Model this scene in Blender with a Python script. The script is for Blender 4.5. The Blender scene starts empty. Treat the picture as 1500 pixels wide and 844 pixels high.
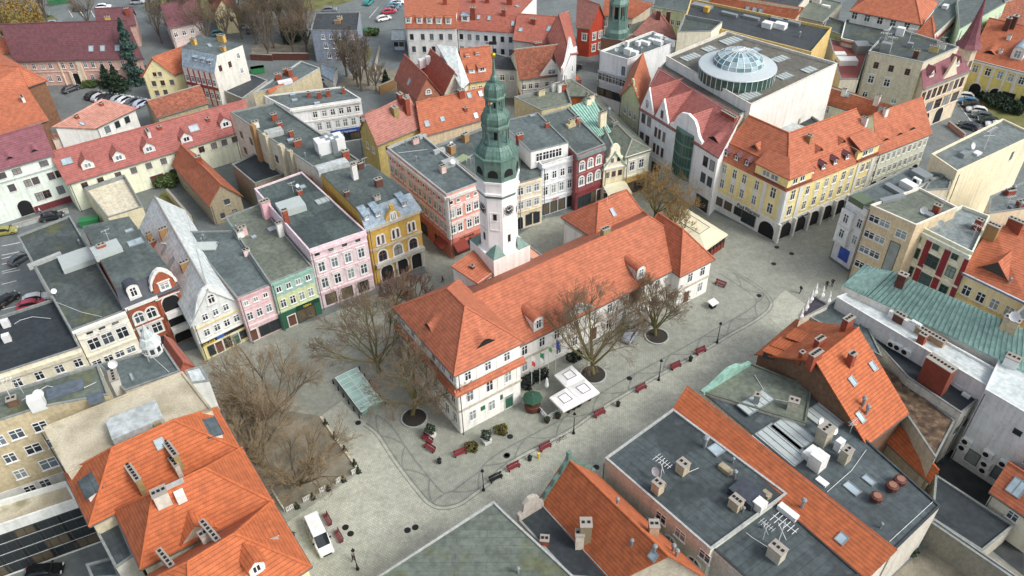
import bpy, math, random
import numpy as np
from mathutils import Vector, Matrix

# ---------------------------------------------------------------- camera, sky, sun, exposure
scene = bpy.context.scene
cam = bpy.data.cameras.new("camera"); camo = bpy.data.objects.new("camera", cam)
scene.collection.objects.link(camo); scene.camera = camo
cam.sensor_fit = 'HORIZONTAL'; cam.sensor_width = 36.0
cam.lens = 36.0 * 1180.0 / 1500.0
cam.clip_start = 1.0; cam.clip_end = 2000.0
PITCH, ROLL = math.radians(39.55), math.radians(-1.37)
camo.matrix_world = (Matrix.Translation((0, 0, 86.0)) @ Matrix.Rotation(math.pi/2 - PITCH, 4, 'X')
                     @ Matrix.Rotation(ROLL, 4, 'Z'))
SUN_EL, SUN_AZ = math.radians(45), math.radians(116)      # azimuth clockwise from +Y
world = bpy.data.worlds.new("World"); scene.world = world; world.use_nodes = True
wn = world.node_tree.nodes; wl = world.node_tree.links
bg = wn["Background"]; sky = wn.new("ShaderNodeTexSky"); sky.sky_type = 'NISHITA'
sky.sun_disc = False; sky.sun_elevation = SUN_EL; sky.sun_rotation = SUN_AZ
sky.air_density = 1.0; sky.dust_density = 4.0; sky.ozone_density = 1.0
hs = wn.new("ShaderNodeHueSaturation"); hs.inputs['Saturation'].default_value = 0.5
wl.new(sky.outputs[0], hs.inputs['Color']); wl.new(hs.outputs[0], bg.inputs['Color'])
bg.inputs['Strength'].default_value = 0.15
sl = bpy.data.lights.new("sun", 'SUN'); sl.energy = 1.1; sl.angle = math.radians(16); sl.color = (1.0, 0.985, 0.955)
so = bpy.data.objects.new("sun", sl); scene.collection.objects.link(so)
sd = Vector((math.sin(SUN_AZ)*math.cos(SUN_EL), math.cos(SUN_AZ)*math.cos(SUN_EL), math.sin(SUN_EL)))
so.rotation_euler = sd.to_track_quat('Z', 'Y').to_euler(); so.location = sd * 300
scene.view_settings.view_transform = 'Standard'; scene.view_settings.look = 'None'
scene.view_settings.exposure = 0.54; scene.view_settings.gamma = 1.0
scene.render.engine = 'CYCLES'
COL = scene.collection
rnd = random.Random(7)

# ---------------------------------------------------------------- materials
def lin(h):
    c = [int(h[i:i+2], 16)/255 for i in (0, 2, 4)]
    return tuple(v/12.92 if v <= .04045 else ((v+.055)/1.055)**2.4 for v in c) + (1,)
MATS = {}
def new_mat(name):
    m = bpy.data.materials.new(name); m.use_nodes = True; MATS[name] = m
    nt = m.node_tree; return m, nt.nodes, nt.links, nt.nodes['Principled BSDF']
def scale_c(c, k): return tuple(min(1, v*k) for v in c[:3]) + (1,)
def noise(n, l, coord, scale, detail=3, mapping=None):
    t = n.new('ShaderNodeTexNoise'); t.inputs['Scale'].default_value = scale; t.inputs['Detail'].default_value = detail
    if mapping:
        mp = n.new('ShaderNodeMapping'); mp.inputs['Scale'].default_value = mapping; l.new(coord, mp.inputs[0]); coord = mp.outputs[0]
    l.new(coord, t.inputs['Vector']); return t.outputs['Fac']
def ramp(n, l, fac, stops):
    r = n.new('ShaderNodeValToRGB'); e = r.color_ramp.elements
    while len(e) < len(stops): e.new(0.5)
    for k, (p, c) in enumerate(stops): e[k].position = p; e[k].color = c
    l.new(fac, r.inputs[0]); return r.outputs[0]
def mixc(n, l, fac, a, b, mode='MIX'):
    m = n.new('ShaderNodeMix'); m.data_type = 'RGBA'; m.blend_type = mode
    for s, v in ((m.inputs[0], fac), (m.inputs[6], a), (m.inputs[7], b)):
        if isinstance(v, (float, int)) or isinstance(v, tuple): s.default_value = v
        else: l.new(v, s)
    return m.outputs[2]
G = lambda v: (v, v, v, 1)
def grit(n, l, coord, scale, lo=.36, hi=.64, mapping=None): return ramp(n, l, noise(n, l, coord, scale, 6, mapping), [(lo, G(.12)), (hi, G(.88))])
def stucco(name, hexc, rough=.85, dirt=.5, var=.15):
    m, n, l, p = new_mat(name); c = lin(hexc)
    geo = n.new('ShaderNodeNewGeometry').outputs['Position']
    a = noise(n, l, geo, .35, 6); b = noise(n, l, geo, 1.2, 6, (1.6, 1.6, .12)); f = grit(n, l, geo, 2.4)
    c1 = mixc(n, l, a, scale_c(c, 1-var), scale_c(c, 1+var))
    st = ramp(n, l, b, [(.45, G(0)), (.75, G(1))])
    mm = n.new('ShaderNodeMath'); mm.operation = 'MULTIPLY'; l.new(st, mm.inputs[0]); mm.inputs[1].default_value = dirt
    c2 = mixc(n, l, mm.outputs[0], c1, scale_c(c, .62))
    wp = ramp(n, l, noise(n, l, geo, .55, 8), [(.56, G(0)), (.62, G(.3))]); c2 = mixc(n, l, wp, c2, tuple(x*.7+.03 for x in c[:3])+(1,))
    c3 = mixc(n, l, .16, c2, f, 'OVERLAY')
    l.new(c3, p.inputs['Base Color']); p.inputs['Roughness'].default_value = rough
    return m
def plain(name, hexc, rough=.6, metal=0.0, var=.12, scale=1.5):
    m, n, l, p = new_mat(name); c = lin(hexc)
    geo = n.new('ShaderNodeNewGeometry').outputs['Position']
    a = noise(n, l, geo, scale, 4)
    l.new(mixc(n, l, a, scale_c(c, 1-var), scale_c(c, 1+var)), p.inputs['Base Color'])
    p.inputs['Roughness'].default_value = rough; p.inputs['Metallic'].default_value = metal
    return m
def tiles(name, hexc, row=.44, wid=.3, var=.05, stain=.16, hex2=None):
    m, n, l, p = new_mat(name); c = lin(hexc); c2 = lin(hex2) if hex2 else scale_c(c, 1-var)
    uv = n.new('ShaderNodeUVMap').outputs[0]
    br = n.new('ShaderNodeTexBrick'); br.offset = .5; l.new(uv, br.inputs['Vector'])
    for k, v in (('Scale', 1.0), ('Mortar Size', .014), ('Mortar Smooth', .4), ('Brick Width', wid), ('Row Height', row), ('Bias', -.1)): br.inputs[k].default_value = v
    br.inputs['Color1'].default_value = scale_c(c, 1+var*.5); br.inputs['Color2'].default_value = c2; br.inputs['Mortar'].default_value = scale_c(c, .7)
    # each course laps over the one below: a dark line of joint along the rows
    sx = n.new('ShaderNodeSeparateXYZ'); l.new(uv, sx.inputs[0])
    fr = n.new('ShaderNodeMath'); fr.operation = 'DIVIDE'; l.new(sx.outputs[1], fr.inputs[0]); fr.inputs[1].default_value = row
    fm = n.new('ShaderNodeMath'); fm.operation = 'FRACT'; l.new(fr.outputs[0], fm.inputs[0])
    line = ramp(n, l, fm.outputs[0], [(0, G(.42)), (.24, G(.95)), (.84, G(1.0)), (1, G(.62))])
    geo = n.new('ShaderNodeNewGeometry').outputs['Position']
    b = grit(n, l, geo, 1.3); e = noise(n, l, uv, .8, 7, (1.0, .22, 1)); a = noise(n, l, geo, .22, 8); w = noise(n, l, geo, .9, 8)
    col = mixc(n, l, .7, br.outputs[0], line, 'MULTIPLY')
    for fac, lo, hi, amt, tone in ((a, .46, .66, stain, tuple(x*.55+.012 for x in c[:3])+(1,)), (e, .52, .7, stain*.9, tuple(x*.62 for x in c[:3])+(1,)), (w, .56, .72, stain*.8, tuple(min(1,x*1.18+.02) for x in c[:3])+(1,))):
        mm = n.new('ShaderNodeMath'); mm.operation = 'MULTIPLY'; l.new(ramp(n, l, fac, [(lo, G(0)), (hi, G(1))]), mm.inputs[0]); mm.inputs[1].default_value = amt
        col = mixc(n, l, mm.outputs[0], col, tone)
    col = mixc(n, l, .2, col, b, 'OVERLAY')
    l.new(col, p.inputs['Base Color']); p.inputs['Roughness'].default_value = .8
    bp = n.new('ShaderNodeBump'); bp.inputs['Strength'].default_value = .8; bp.inputs['Distance'].default_value = .05
    l.new(fm.outputs[0], bp.inputs['Height']); l.new(bp.outputs[0], p.inputs['Normal'])
    return m
def felt(name, hexc, moss=None, wet=.5, strip=1.0, light=None, rough=.8, seam=.78):
    m, n, l, p = new_mat(name); c = lin(hexc)
    uv = n.new('ShaderNodeUVMap').outputs[0]
    br = n.new('ShaderNodeTexBrick'); br.offset = .37; l.new(uv, br.inputs['Vector'])
    for k, v in (('Scale', 1.0), ('Mortar Size', .035), ('Mortar Smooth', .3), ('Brick Width', 9.0), ('Row Height', strip), ('Bias', 0)): br.inputs[k].default_value = v
    br.inputs['Color1'].default_value = scale_c(c, 1.06); br.inputs['Color2'].default_value = scale_c(c, .93); br.inputs['Mortar'].default_value = scale_c(c, seam)
    geo = n.new('ShaderNodeNewGeometry').outputs['Position']
    a = noise(n, l, geo, .15, 10); b = grit(n, l, geo, 1.6); d = noise(n, l, geo, .3, 8); e = noise(n, l, uv, 1.0, 8, (.09, .7, 1))
    w1 = ramp(n, l, a, [(.5, G(0)), (.535, G(1))])
    mm = n.new('ShaderNodeMath'); mm.operation = 'MULTIPLY'; l.new(w1, mm.inputs[0]); mm.inputs[1].default_value = wet
    col = mixc(n, l, mm.outputs[0], br.outputs[0], scale_c(c, .45))
    st = ramp(n, l, e, [(.53, G(0)), (.59, G(1))])                       # streaks along the sheets
    m2 = n.new('ShaderNodeMath'); m2.operation = 'MULTIPLY'; l.new(st, m2.inputs[0]); m2.inputs[1].default_value = wet*.75
    col = mixc(n, l, m2.outputs[0], col, scale_c(c, .5))
    pale = ramp(n, l, d, [(.55, G(0)), (.7, G(.22))]); col = mixc(n, l, pale, col, lin(light) if light else scale_c(c, 1.45))
    if moss:
        q = ramp(n, l, noise(n, l, geo, .27, 6), [(.54, G(0)), (.68, G(.7))]); col = mixc(n, l, q, col, lin(moss))
    col = mixc(n, l, .26, col, b, 'OVERLAY')
    l.new(col, p.inputs['Base Color'])
    l.new(ramp(n, l, a, [(.47, G(rough)), (.56, G(rough*.72))]), p.inputs['Roughness'])
    return m
def glass(name, hexc, rough=.08):
    m, n, l, p = new_mat(name); c = lin(hexc)
    geo = n.new('ShaderNodeNewGeometry').outputs['Position']
    l.new(mixc(n, l, noise(n, l, geo, .7, 2), scale_c(c, .6), scale_c(c, 1.4)), p.inputs['Base Color'])
    p.inputs['Roughness'].default_value = rough; p.inputs['Specular IOR Level'].default_value = .45
    return m
def brick(name, hexc, hex2):
    m, n, l, p = new_mat(name); geo = n.new('ShaderNodeNewGeometry').outputs['Position']
    a = noise(n, l, geo, 2.2, 6); b = noise(n, l, geo, .4, 4); f = noise(n, l, geo, 9, 2, (1, 1, 3))
    c = mixc(n, l, ramp(n, l, a, [(.35, G(0)), (.65, G(1))]), lin(hexc), lin(hex2))
    c = mixc(n, l, b, scale_c(lin(hexc), .7), c); c = mixc(n, l, .35, c, f, 'OVERLAY')
    l.new(c, p.inputs['Base Color']); p.inputs['Roughness'].default_value = .9
    return m
def paving(name, hexc, rot=.59, w=.3, h=.3, var=.08, stain=.4):
    m, n, l, p = new_mat(name); c = lin(hexc)
    geo = n.new('ShaderNodeNewGeometry').outputs['Position']
    mp = n.new('ShaderNodeMapping'); mp.inputs['Rotation'].default_value = (0, 0, rot); l.new(geo, mp.inputs[0])
    br = n.new('ShaderNodeTexBrick'); br.offset = .5; l.new(mp.outputs[0], br.inputs['Vector'])
    for k, v in (('Scale', 1.0), ('Mortar Size', .035), ('Mortar Smooth', .3), ('Brick Width', w), ('Row Height', h), ('Bias', 0)): br.inputs[k].default_value = v
    br.inputs['Color1'].default_value = scale_c(c, 1+var); br.inputs['Color2'].default_value = scale_c(c, 1-var); br.inputs['Mortar'].default_value = scale_c(c, .74)
    a = noise(n, l, geo, .09, 6); b = noise(n, l, geo, .5, 6); d = noise(n, l, geo, 4, 3)
    s = ramp(n, l, a, [(.4, G(0)), (.66, G(1))])
    mm = n.new('ShaderNodeMath'); mm.operation = 'MULTIPLY'; l.new(s, mm.inputs[0]); mm.inputs[1].default_value = stain
    col = mixc(n, l, mm.outputs[0], br.outputs[0], scale_c(c, .62))
    col = mixc(n, l, .3, col, b, 'OVERLAY'); col = mixc(n, l, .12, col, grit(n, l, geo, 1.4), 'OVERLAY')
    l.new(col, p.inputs['Base Color']); p.inputs['Roughness'].default_value = .7
    return m
def patchy(name, stops, scale=.4, rough=.95, scale2=5):
    m, n, l, p = new_mat(name); geo = n.new('ShaderNodeNewGeometry').outputs['Position']
    a = noise(n, l, geo, scale, 7); b = noise(n, l, geo, scale2, 4)
    c = ramp(n, l, a, [(q, lin(h)) for q, h in stops]); c = mixc(n, l, .4, c, b, 'OVERLAY')
    l.new(c, p.inputs['Base Color']); p.inputs['Roughness'].default_value = rough
    return m
for nm, hx in (('tile_orange','b46a4c'),('tile_orange2','af6444'),('tile_orange3','b8653c'),('tile_red','a96352'),('tile_pinkred','a2625a'),('tile_pink','b98575'),('tile_maroonred','84525a'),('tile_maroon','70484d'),('tile_faded','aa7468')):
    tiles(nm, hx); stucco(nm + '_ridge', hx)
tiles('tile_brown', '9a5a40', hex2='6b4232'); tiles('tile_rust', '9c5b45', hex2='6e4a38', var=.4, stain=.6); tiles('tile_moss', '77604c', hex2='4f4234', var=.5, stain=.7)
felt('felt_grey', '58625f'); felt('felt_blue', '5d6868', wet=.35); felt('felt_dark', '3d4346', wet=.4); felt('felt_dark2', '454f51', seam=.45, wet=.7); felt('felt_black', '2c3438', wet=.4, light='48535a')
felt('felt_green', '6c7366', wet=.3); felt('felt_moss', '4c5553', moss='5d6036', wet=.5); felt('felt_moss2', '626b62', seam=.62, moss='5f6340', wet=.4); felt('felt_streak', '4d5a58', wet=.7); felt('felt_light', '838d8d', wet=.25); felt('felt_light2', '6e7775', wet=.3)
felt('felt_strip', '4f5a5d', seam=.45, wet=.6, strip=1.1); felt('felt_taupe', '66645a', wet=.3); felt('felt_patch', '646f7a', wet=.1); felt('felt_cream', 'cfc8b0', wet=.2)
felt('roof_white', 'c3cac9', wet=.1, strip=.6); felt('roof_white2', 'bfc7c6', wet=.1, strip=2.5); felt('slate', '3f454f', wet=.2, strip=.3); felt('zinc', '8fa0ab', wet=.2, strip=.5)
felt('copper', '96b7ac', wet=.2, light='9fcab9', rough=.6, strip=40); felt('copper_light', '9bc7b6', wet=.1, light='a9d2c0', rough=.6, strip=40); stucco('copper_metal', '628076', .55, .9, .4)
patchy('concrete_stain', [(.3,'8b836c'),(.45,'a9a08a'),(.58,'c0b8a2'),(.7,'8a8668')], .22)
plain('plain_orange', 'b9694a', .85); plain('plain_maroon', '8a4f4a', .85); plain('plain_salmon', 'd39a80', .85)
plain('polycarb', 'aeb7b4', .35); stucco('coping', 'a9adaa', .6, .5, .2); plain('chimney_cap', '9a948a', .85); stucco('trim_white', 'dcdcd7', .7, .3, .08)
plain('frame_white', 'e6e6e4', .5); plain('frame_brown', '6a4638', .6); plain('frame_dark', '3a3d3e', .5); plain('frame_green', '2f5d4a', .5); plain('door_wood', '5d3426', .6)
glass('glass_dark', '2a3238'); glass('glass_mid', '4a555b'); glass('glass_curtain', '8d9694', .2); glass('glass_sky', '6d7a82', .06); glass('shop_glass', '2c3234'); glass('shop_glass_lit', '5d5444'); glass('skylight_glass', '9fb0b8', .2); glass('dome_glass', '5f7f88', .12); glass('gallery_glass', '3c5a52', .1); glass('canopy_glass', 'a3c4ba', .12)  # glass_sky has sky reflection, shop_glass_lit indoor light, painted into the colour
plain('shadow_void', '16181a', .9, 0, .05); plain('unit_white', 'd9dcda', .5); plain('unit_grey', '8c9394', .5, .3); plain('vent_red', '54281f', .6); plain('vent_lid', '8d6553', .8)  # shadow_void: near-black colour painted for the shade inside openings
plain('sign_dark', '22241f', .6); plain('sign_yellow', 'e0c14a', .5); plain('sign_red', 'c23a3a', .5); plain('awning_red', '7d3226', .8); plain('canvas_cream', 'dcd6b8', .85); plain('canvas_white', 'e9e9e6', .85); plain('canvas_green', '284c3a', .85)
plain('iron_black', '1f2222', .5, .2); plain('bench_red', '7d2b33', .6); plain('gold', 'd9a82a', .3, .8); plain('rubber', '17181a', .8); plain('rim', '9a9da0', .35, .7); plain('lamp_glass', 'cfd6d8', .2)
brick('brick_red', '8f4632', 'a85a42'); brick('brick_dark', '5b3a32', '7a4a3c'); brick('brick_tan', 'a8865a', '8f7048'); brick('brick_maroon', '7f3f30', '8f4a38'); brick('brick_old', '8f6a50', '6e4a3a'); brick('brick_moss', '6b5240', '8a6a50')
paving('paving', '989b8f', stain=.38); paving('paving_pale', 'b1b3a4', var=.12, stain=.2); paving('paving_dark', '7f847c', var=.12); paving('asphalt', '6f7675', w=9, h=7, var=.06, stain=.6)
patchy('grass', [(.3,'4d5230'),(.5,'676a3c'),(.7,'7a7448')], .4); patchy('soil', [(.3,'6b675b'),(.5,'7f7a6b'),(.7,'918b7b')], .5)
for nm, hx in (('bark_tan','928268'),('bark_brown','7a6a55'),('bark_red','7d5f52'),('bark_gold','937a4f'),('bark_moss','6f6a42'),('bark_grey','675f55'),('bark_tan2','6f604a')): patchy(nm, [(.3,hx),(.5,hx),(.7,hx)], 2)
patchy('leaf_dark', [(.3,'1f2c24'),(.5,'2e4030'),(.7,'3f5238')], 1.2); patchy('leaf_green', [(.3,'37462a'),(.5,'4d6034'),(.7,'667340')], 1.2); patchy('leaf_spruce', [(.3,'2a3f3a'),(.5,'3d5750'),(.7,'57726a')], 1.2); patchy('leaf_willow', [(.3,'6f5a30'),(.5,'8a7038'),(.7,'9c8244')], 1.2)
plain('poster_blue', '3a52a8', .4, 0, .5, 1.2); plain('skin', 'b98a70', .6); plain('hair', '2f2620', .7)
stucco('copper_seam', '4f7065', .5, .5, .2); plain('roof_metal', 'c9d3d3', .3, .3); glass('dome_glass_pale', '9fb9c0', .12); plain('bay_green', '5d7a70', .5); glass('car_glass', '20262b', .06)
plain('soil_dark', '35312b', .95, 0, .4, 4); plain('unit_teal', '7d9a94', .5); plain('pot_maroon', '4a2228', .7); patchy('leaf_olive', [(.3,'4a4a26'),(.5,'5f5a2c'),(.7,'7a6f3a')], 2); patchy('leaf_black', [(.3,'1c211d'),(.5,'2a302a'),(.7,'3a3f35')], 2)
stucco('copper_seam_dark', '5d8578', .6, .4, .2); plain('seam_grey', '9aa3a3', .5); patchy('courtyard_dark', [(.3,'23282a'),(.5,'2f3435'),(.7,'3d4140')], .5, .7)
stucco('coping_dark', '878c89', .7, .5, .25)
patchy('moss_roof', [(.32,'3b3028'),(.5,'5a4939'),(.68,'7f6c55')], 1.1); felt('roof_violet', '413c47', wet=.1, strip=.5, seam=.5)
plain('gutter', '565c5d', .5, .2)

def M(name):
    if name in MATS: return MATS[name]
    if name.startswith('w_'): return stucco(name, name[2:])
    if name.startswith('p_'): return plain(name, name[2:])
    if name.startswith('k_'):                                     # car paint
        m = plain(name, name[2:], .25, 0, .02); m.node_tree.nodes['Principled BSDF'].inputs['Coat Weight'].default_value = .6; return m
    raise KeyError(name)

# ---------------------------------------------------------------- mesh helpers
class MB:
    def __init__(s): s.v = []; s.f = []; s.m = []
    def add(s, vs, fs, m=0):
        o = len(s.v); s.v += [tuple(v) for v in vs]; s.f += [tuple(i+o for i in f) for f in fs]; s.m += [m]*len(fs); return s
    def box(s, x0, x1, y0, y1, z0, z1, m=0):
        return s.add([(x0,y0,z0),(x1,y0,z0),(x1,y1,z0),(x0,y1,z0),(x0,y0,z1),(x1,y0,z1),(x1,y1,z1),(x0,y1,z1)],
                     [(0,3,2,1),(4,5,6,7),(0,1,5,4),(1,2,6,5),(2,3,7,6),(3,0,4,7)], m)
    def obox(s, c, ax, ay, az, m=0):                               # oriented box: centre, three half vectors
        c, ax, ay, az = map(Vector, (c, ax, ay, az))
        return s.add([c+sx*ax+sy*ay+sz*az for sz in (-1,1) for sx, sy in ((-1,-1),(1,-1),(1,1),(-1,1))],
                     [(0,3,2,1),(4,5,6,7),(0,1,5,4),(1,2,6,5),(2,3,7,6),(3,0,4,7)], m)
    def prism(s, poly, z0, z1, m=0):                               # CCW polygon
        n = len(poly)
        return s.add([(x,y,z0) for x,y in poly]+[(x,y,z1) for x,y in poly],
                     [tuple(range(n-1,-1,-1)), tuple(range(n,2*n))]+[(i,(i+1)%n,(i+1)%n+n,i+n) for i in range(n)], m)
    def lathe(s, prof, seg=8, cx=0, cy=0, rot=0, m=0, cap=True):   # prof: (r, z) upwards
        o = []; k = len(prof)
        for r, z in prof:
            for j in range(seg):
                a = rot+2*math.pi*j/seg; o.append((cx+r*math.cos(a), cy+r*math.sin(a), z))
        f = [(i*seg+j, i*seg+(j+1)%seg, (i+1)*seg+(j+1)%seg, (i+1)*seg+j) for i in range(k-1) for j in range(seg)]
        if cap: f += [tuple(range(seg-1,-1,-1)), tuple((k-1)*seg+j for j in range(seg))]
        return s.add(o, f, m)
    def tube(s, a, b, r0, r1=None, seg=6, m=0):
        a, b = Vector(a), Vector(b); r1 = r0 if r1 is None else r1; d = (b-a).normalized()
        u = d.orthogonal().normalized(); w = d.cross(u); o = []
        for p, r in ((a,r0),(b,r1)):
            for j in range(seg):
                t = 2*math.pi*j/seg; o.append(p+u*(r*math.cos(t))+w*(r*math.sin(t)))
        return s.add(o, [(j,(j+1)%seg,(j+1)%seg+seg,j+seg) for j in range(seg)]+[tuple(range(seg-1,-1,-1)),tuple(range(seg,2*seg))], m)
    def outline(s, pts, y0, y1, m=0):                              # polygon in the x-z plane, extruded along y (y0 outer)
        n = len(pts)
        return s.add([(x,y0,z) for x,z in pts]+[(x,y1,z) for x,z in pts],
                     [tuple(range(n)), tuple(range(2*n-1,n-1,-1))]+[(i,i+n,(i+1)%n+n,(i+1)%n) for i in range(n)], m)
    def mesh(s, name, mats, uv=False, smooth=False):
        me = bpy.data.meshes.new(name); me.from_pydata(s.v, [], s.f)
        for k in mats: me.materials.append(M(k))
        me.polygons.foreach_set('material_index', s.m)
        if smooth: me.polygons.foreach_set('use_smooth', [True]*len(s.f))
        if uv: face_uv(me)
        me.update(); return me
def face_uv(me):
    ul = me.uv_layers.new(name='UVMap')
    for p in me.polygons:
        n = p.normal
        if n.z > .995 or n.length < .5:
            vs = [me.vertices[i].co for i in p.vertices]; t = max(((b-a) for a, b in zip(vs, vs[1:]+vs[:1])), key=lambda q: q.length).copy(); t.z = 0; t.normalize(); s = Vector((-t.y, t.x, 0))
        else:
            t = Vector((-n.y, n.x, 0)); t = t.normalized() if t.length > 1e-6 else Vector((1,0,0)); s = n.cross(t)
        for li in p.loop_indices:
            c = me.vertices[me.loops[li].vertex_index].co; ul.data[li].uv = (c.dot(t), c.dot(s))
def link(name, me, parent=None, loc=(0,0,0), rz=0):
    o = bpy.data.objects.new(name, me); COL.objects.link(o); o.location = loc; o.rotation_euler[2] = rz
    if parent: o.parent = parent
    return o
def tag(o, label=None, cat=None, group=None, kind=None):
    for k, v in (('label',label),('category',cat),('group',group),('kind',kind)):
        if v: o[k] = v
    return o
def thing(name, loc, rz=0, label=None, cat=None, group=None): return tag(link(name, None, None, loc, rz), label, cat, group)
def copy_tree(o, parent=None):
    c = o.copy(); COL.objects.link(c); c.parent = parent
    for ch in list(o.children): copy_tree(ch, c)
    return c
def tint(o, slot, mat):
    o.material_slots[slot].link = 'OBJECT'; o.material_slots[slot].material = M(mat)
TXT = {}
def lettering(text, size, mat, parent, loc, rot, ext=.03, name='lettering'):
    k = (text, size, ext)
    if k not in TXT:
        cu = bpy.data.curves.new('lettering', 'FONT'); cu.body = text; cu.size = size; cu.extrude = ext; cu.align_x = 'CENTER'; cu.resolution_u = 2
        ob = bpy.data.objects.new('lettering', cu); COL.objects.link(ob)
        dg = bpy.context.evaluated_depsgraph_get(); TXT[k] = bpy.data.meshes.new_from_object(ob.evaluated_get(dg))
        bpy.data.objects.remove(ob)
    me = TXT[k].copy(); me.materials.clear(); me.materials.append(M(mat))
    o = link(name, me, parent, loc); o.rotation_euler = rot; return o

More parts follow.
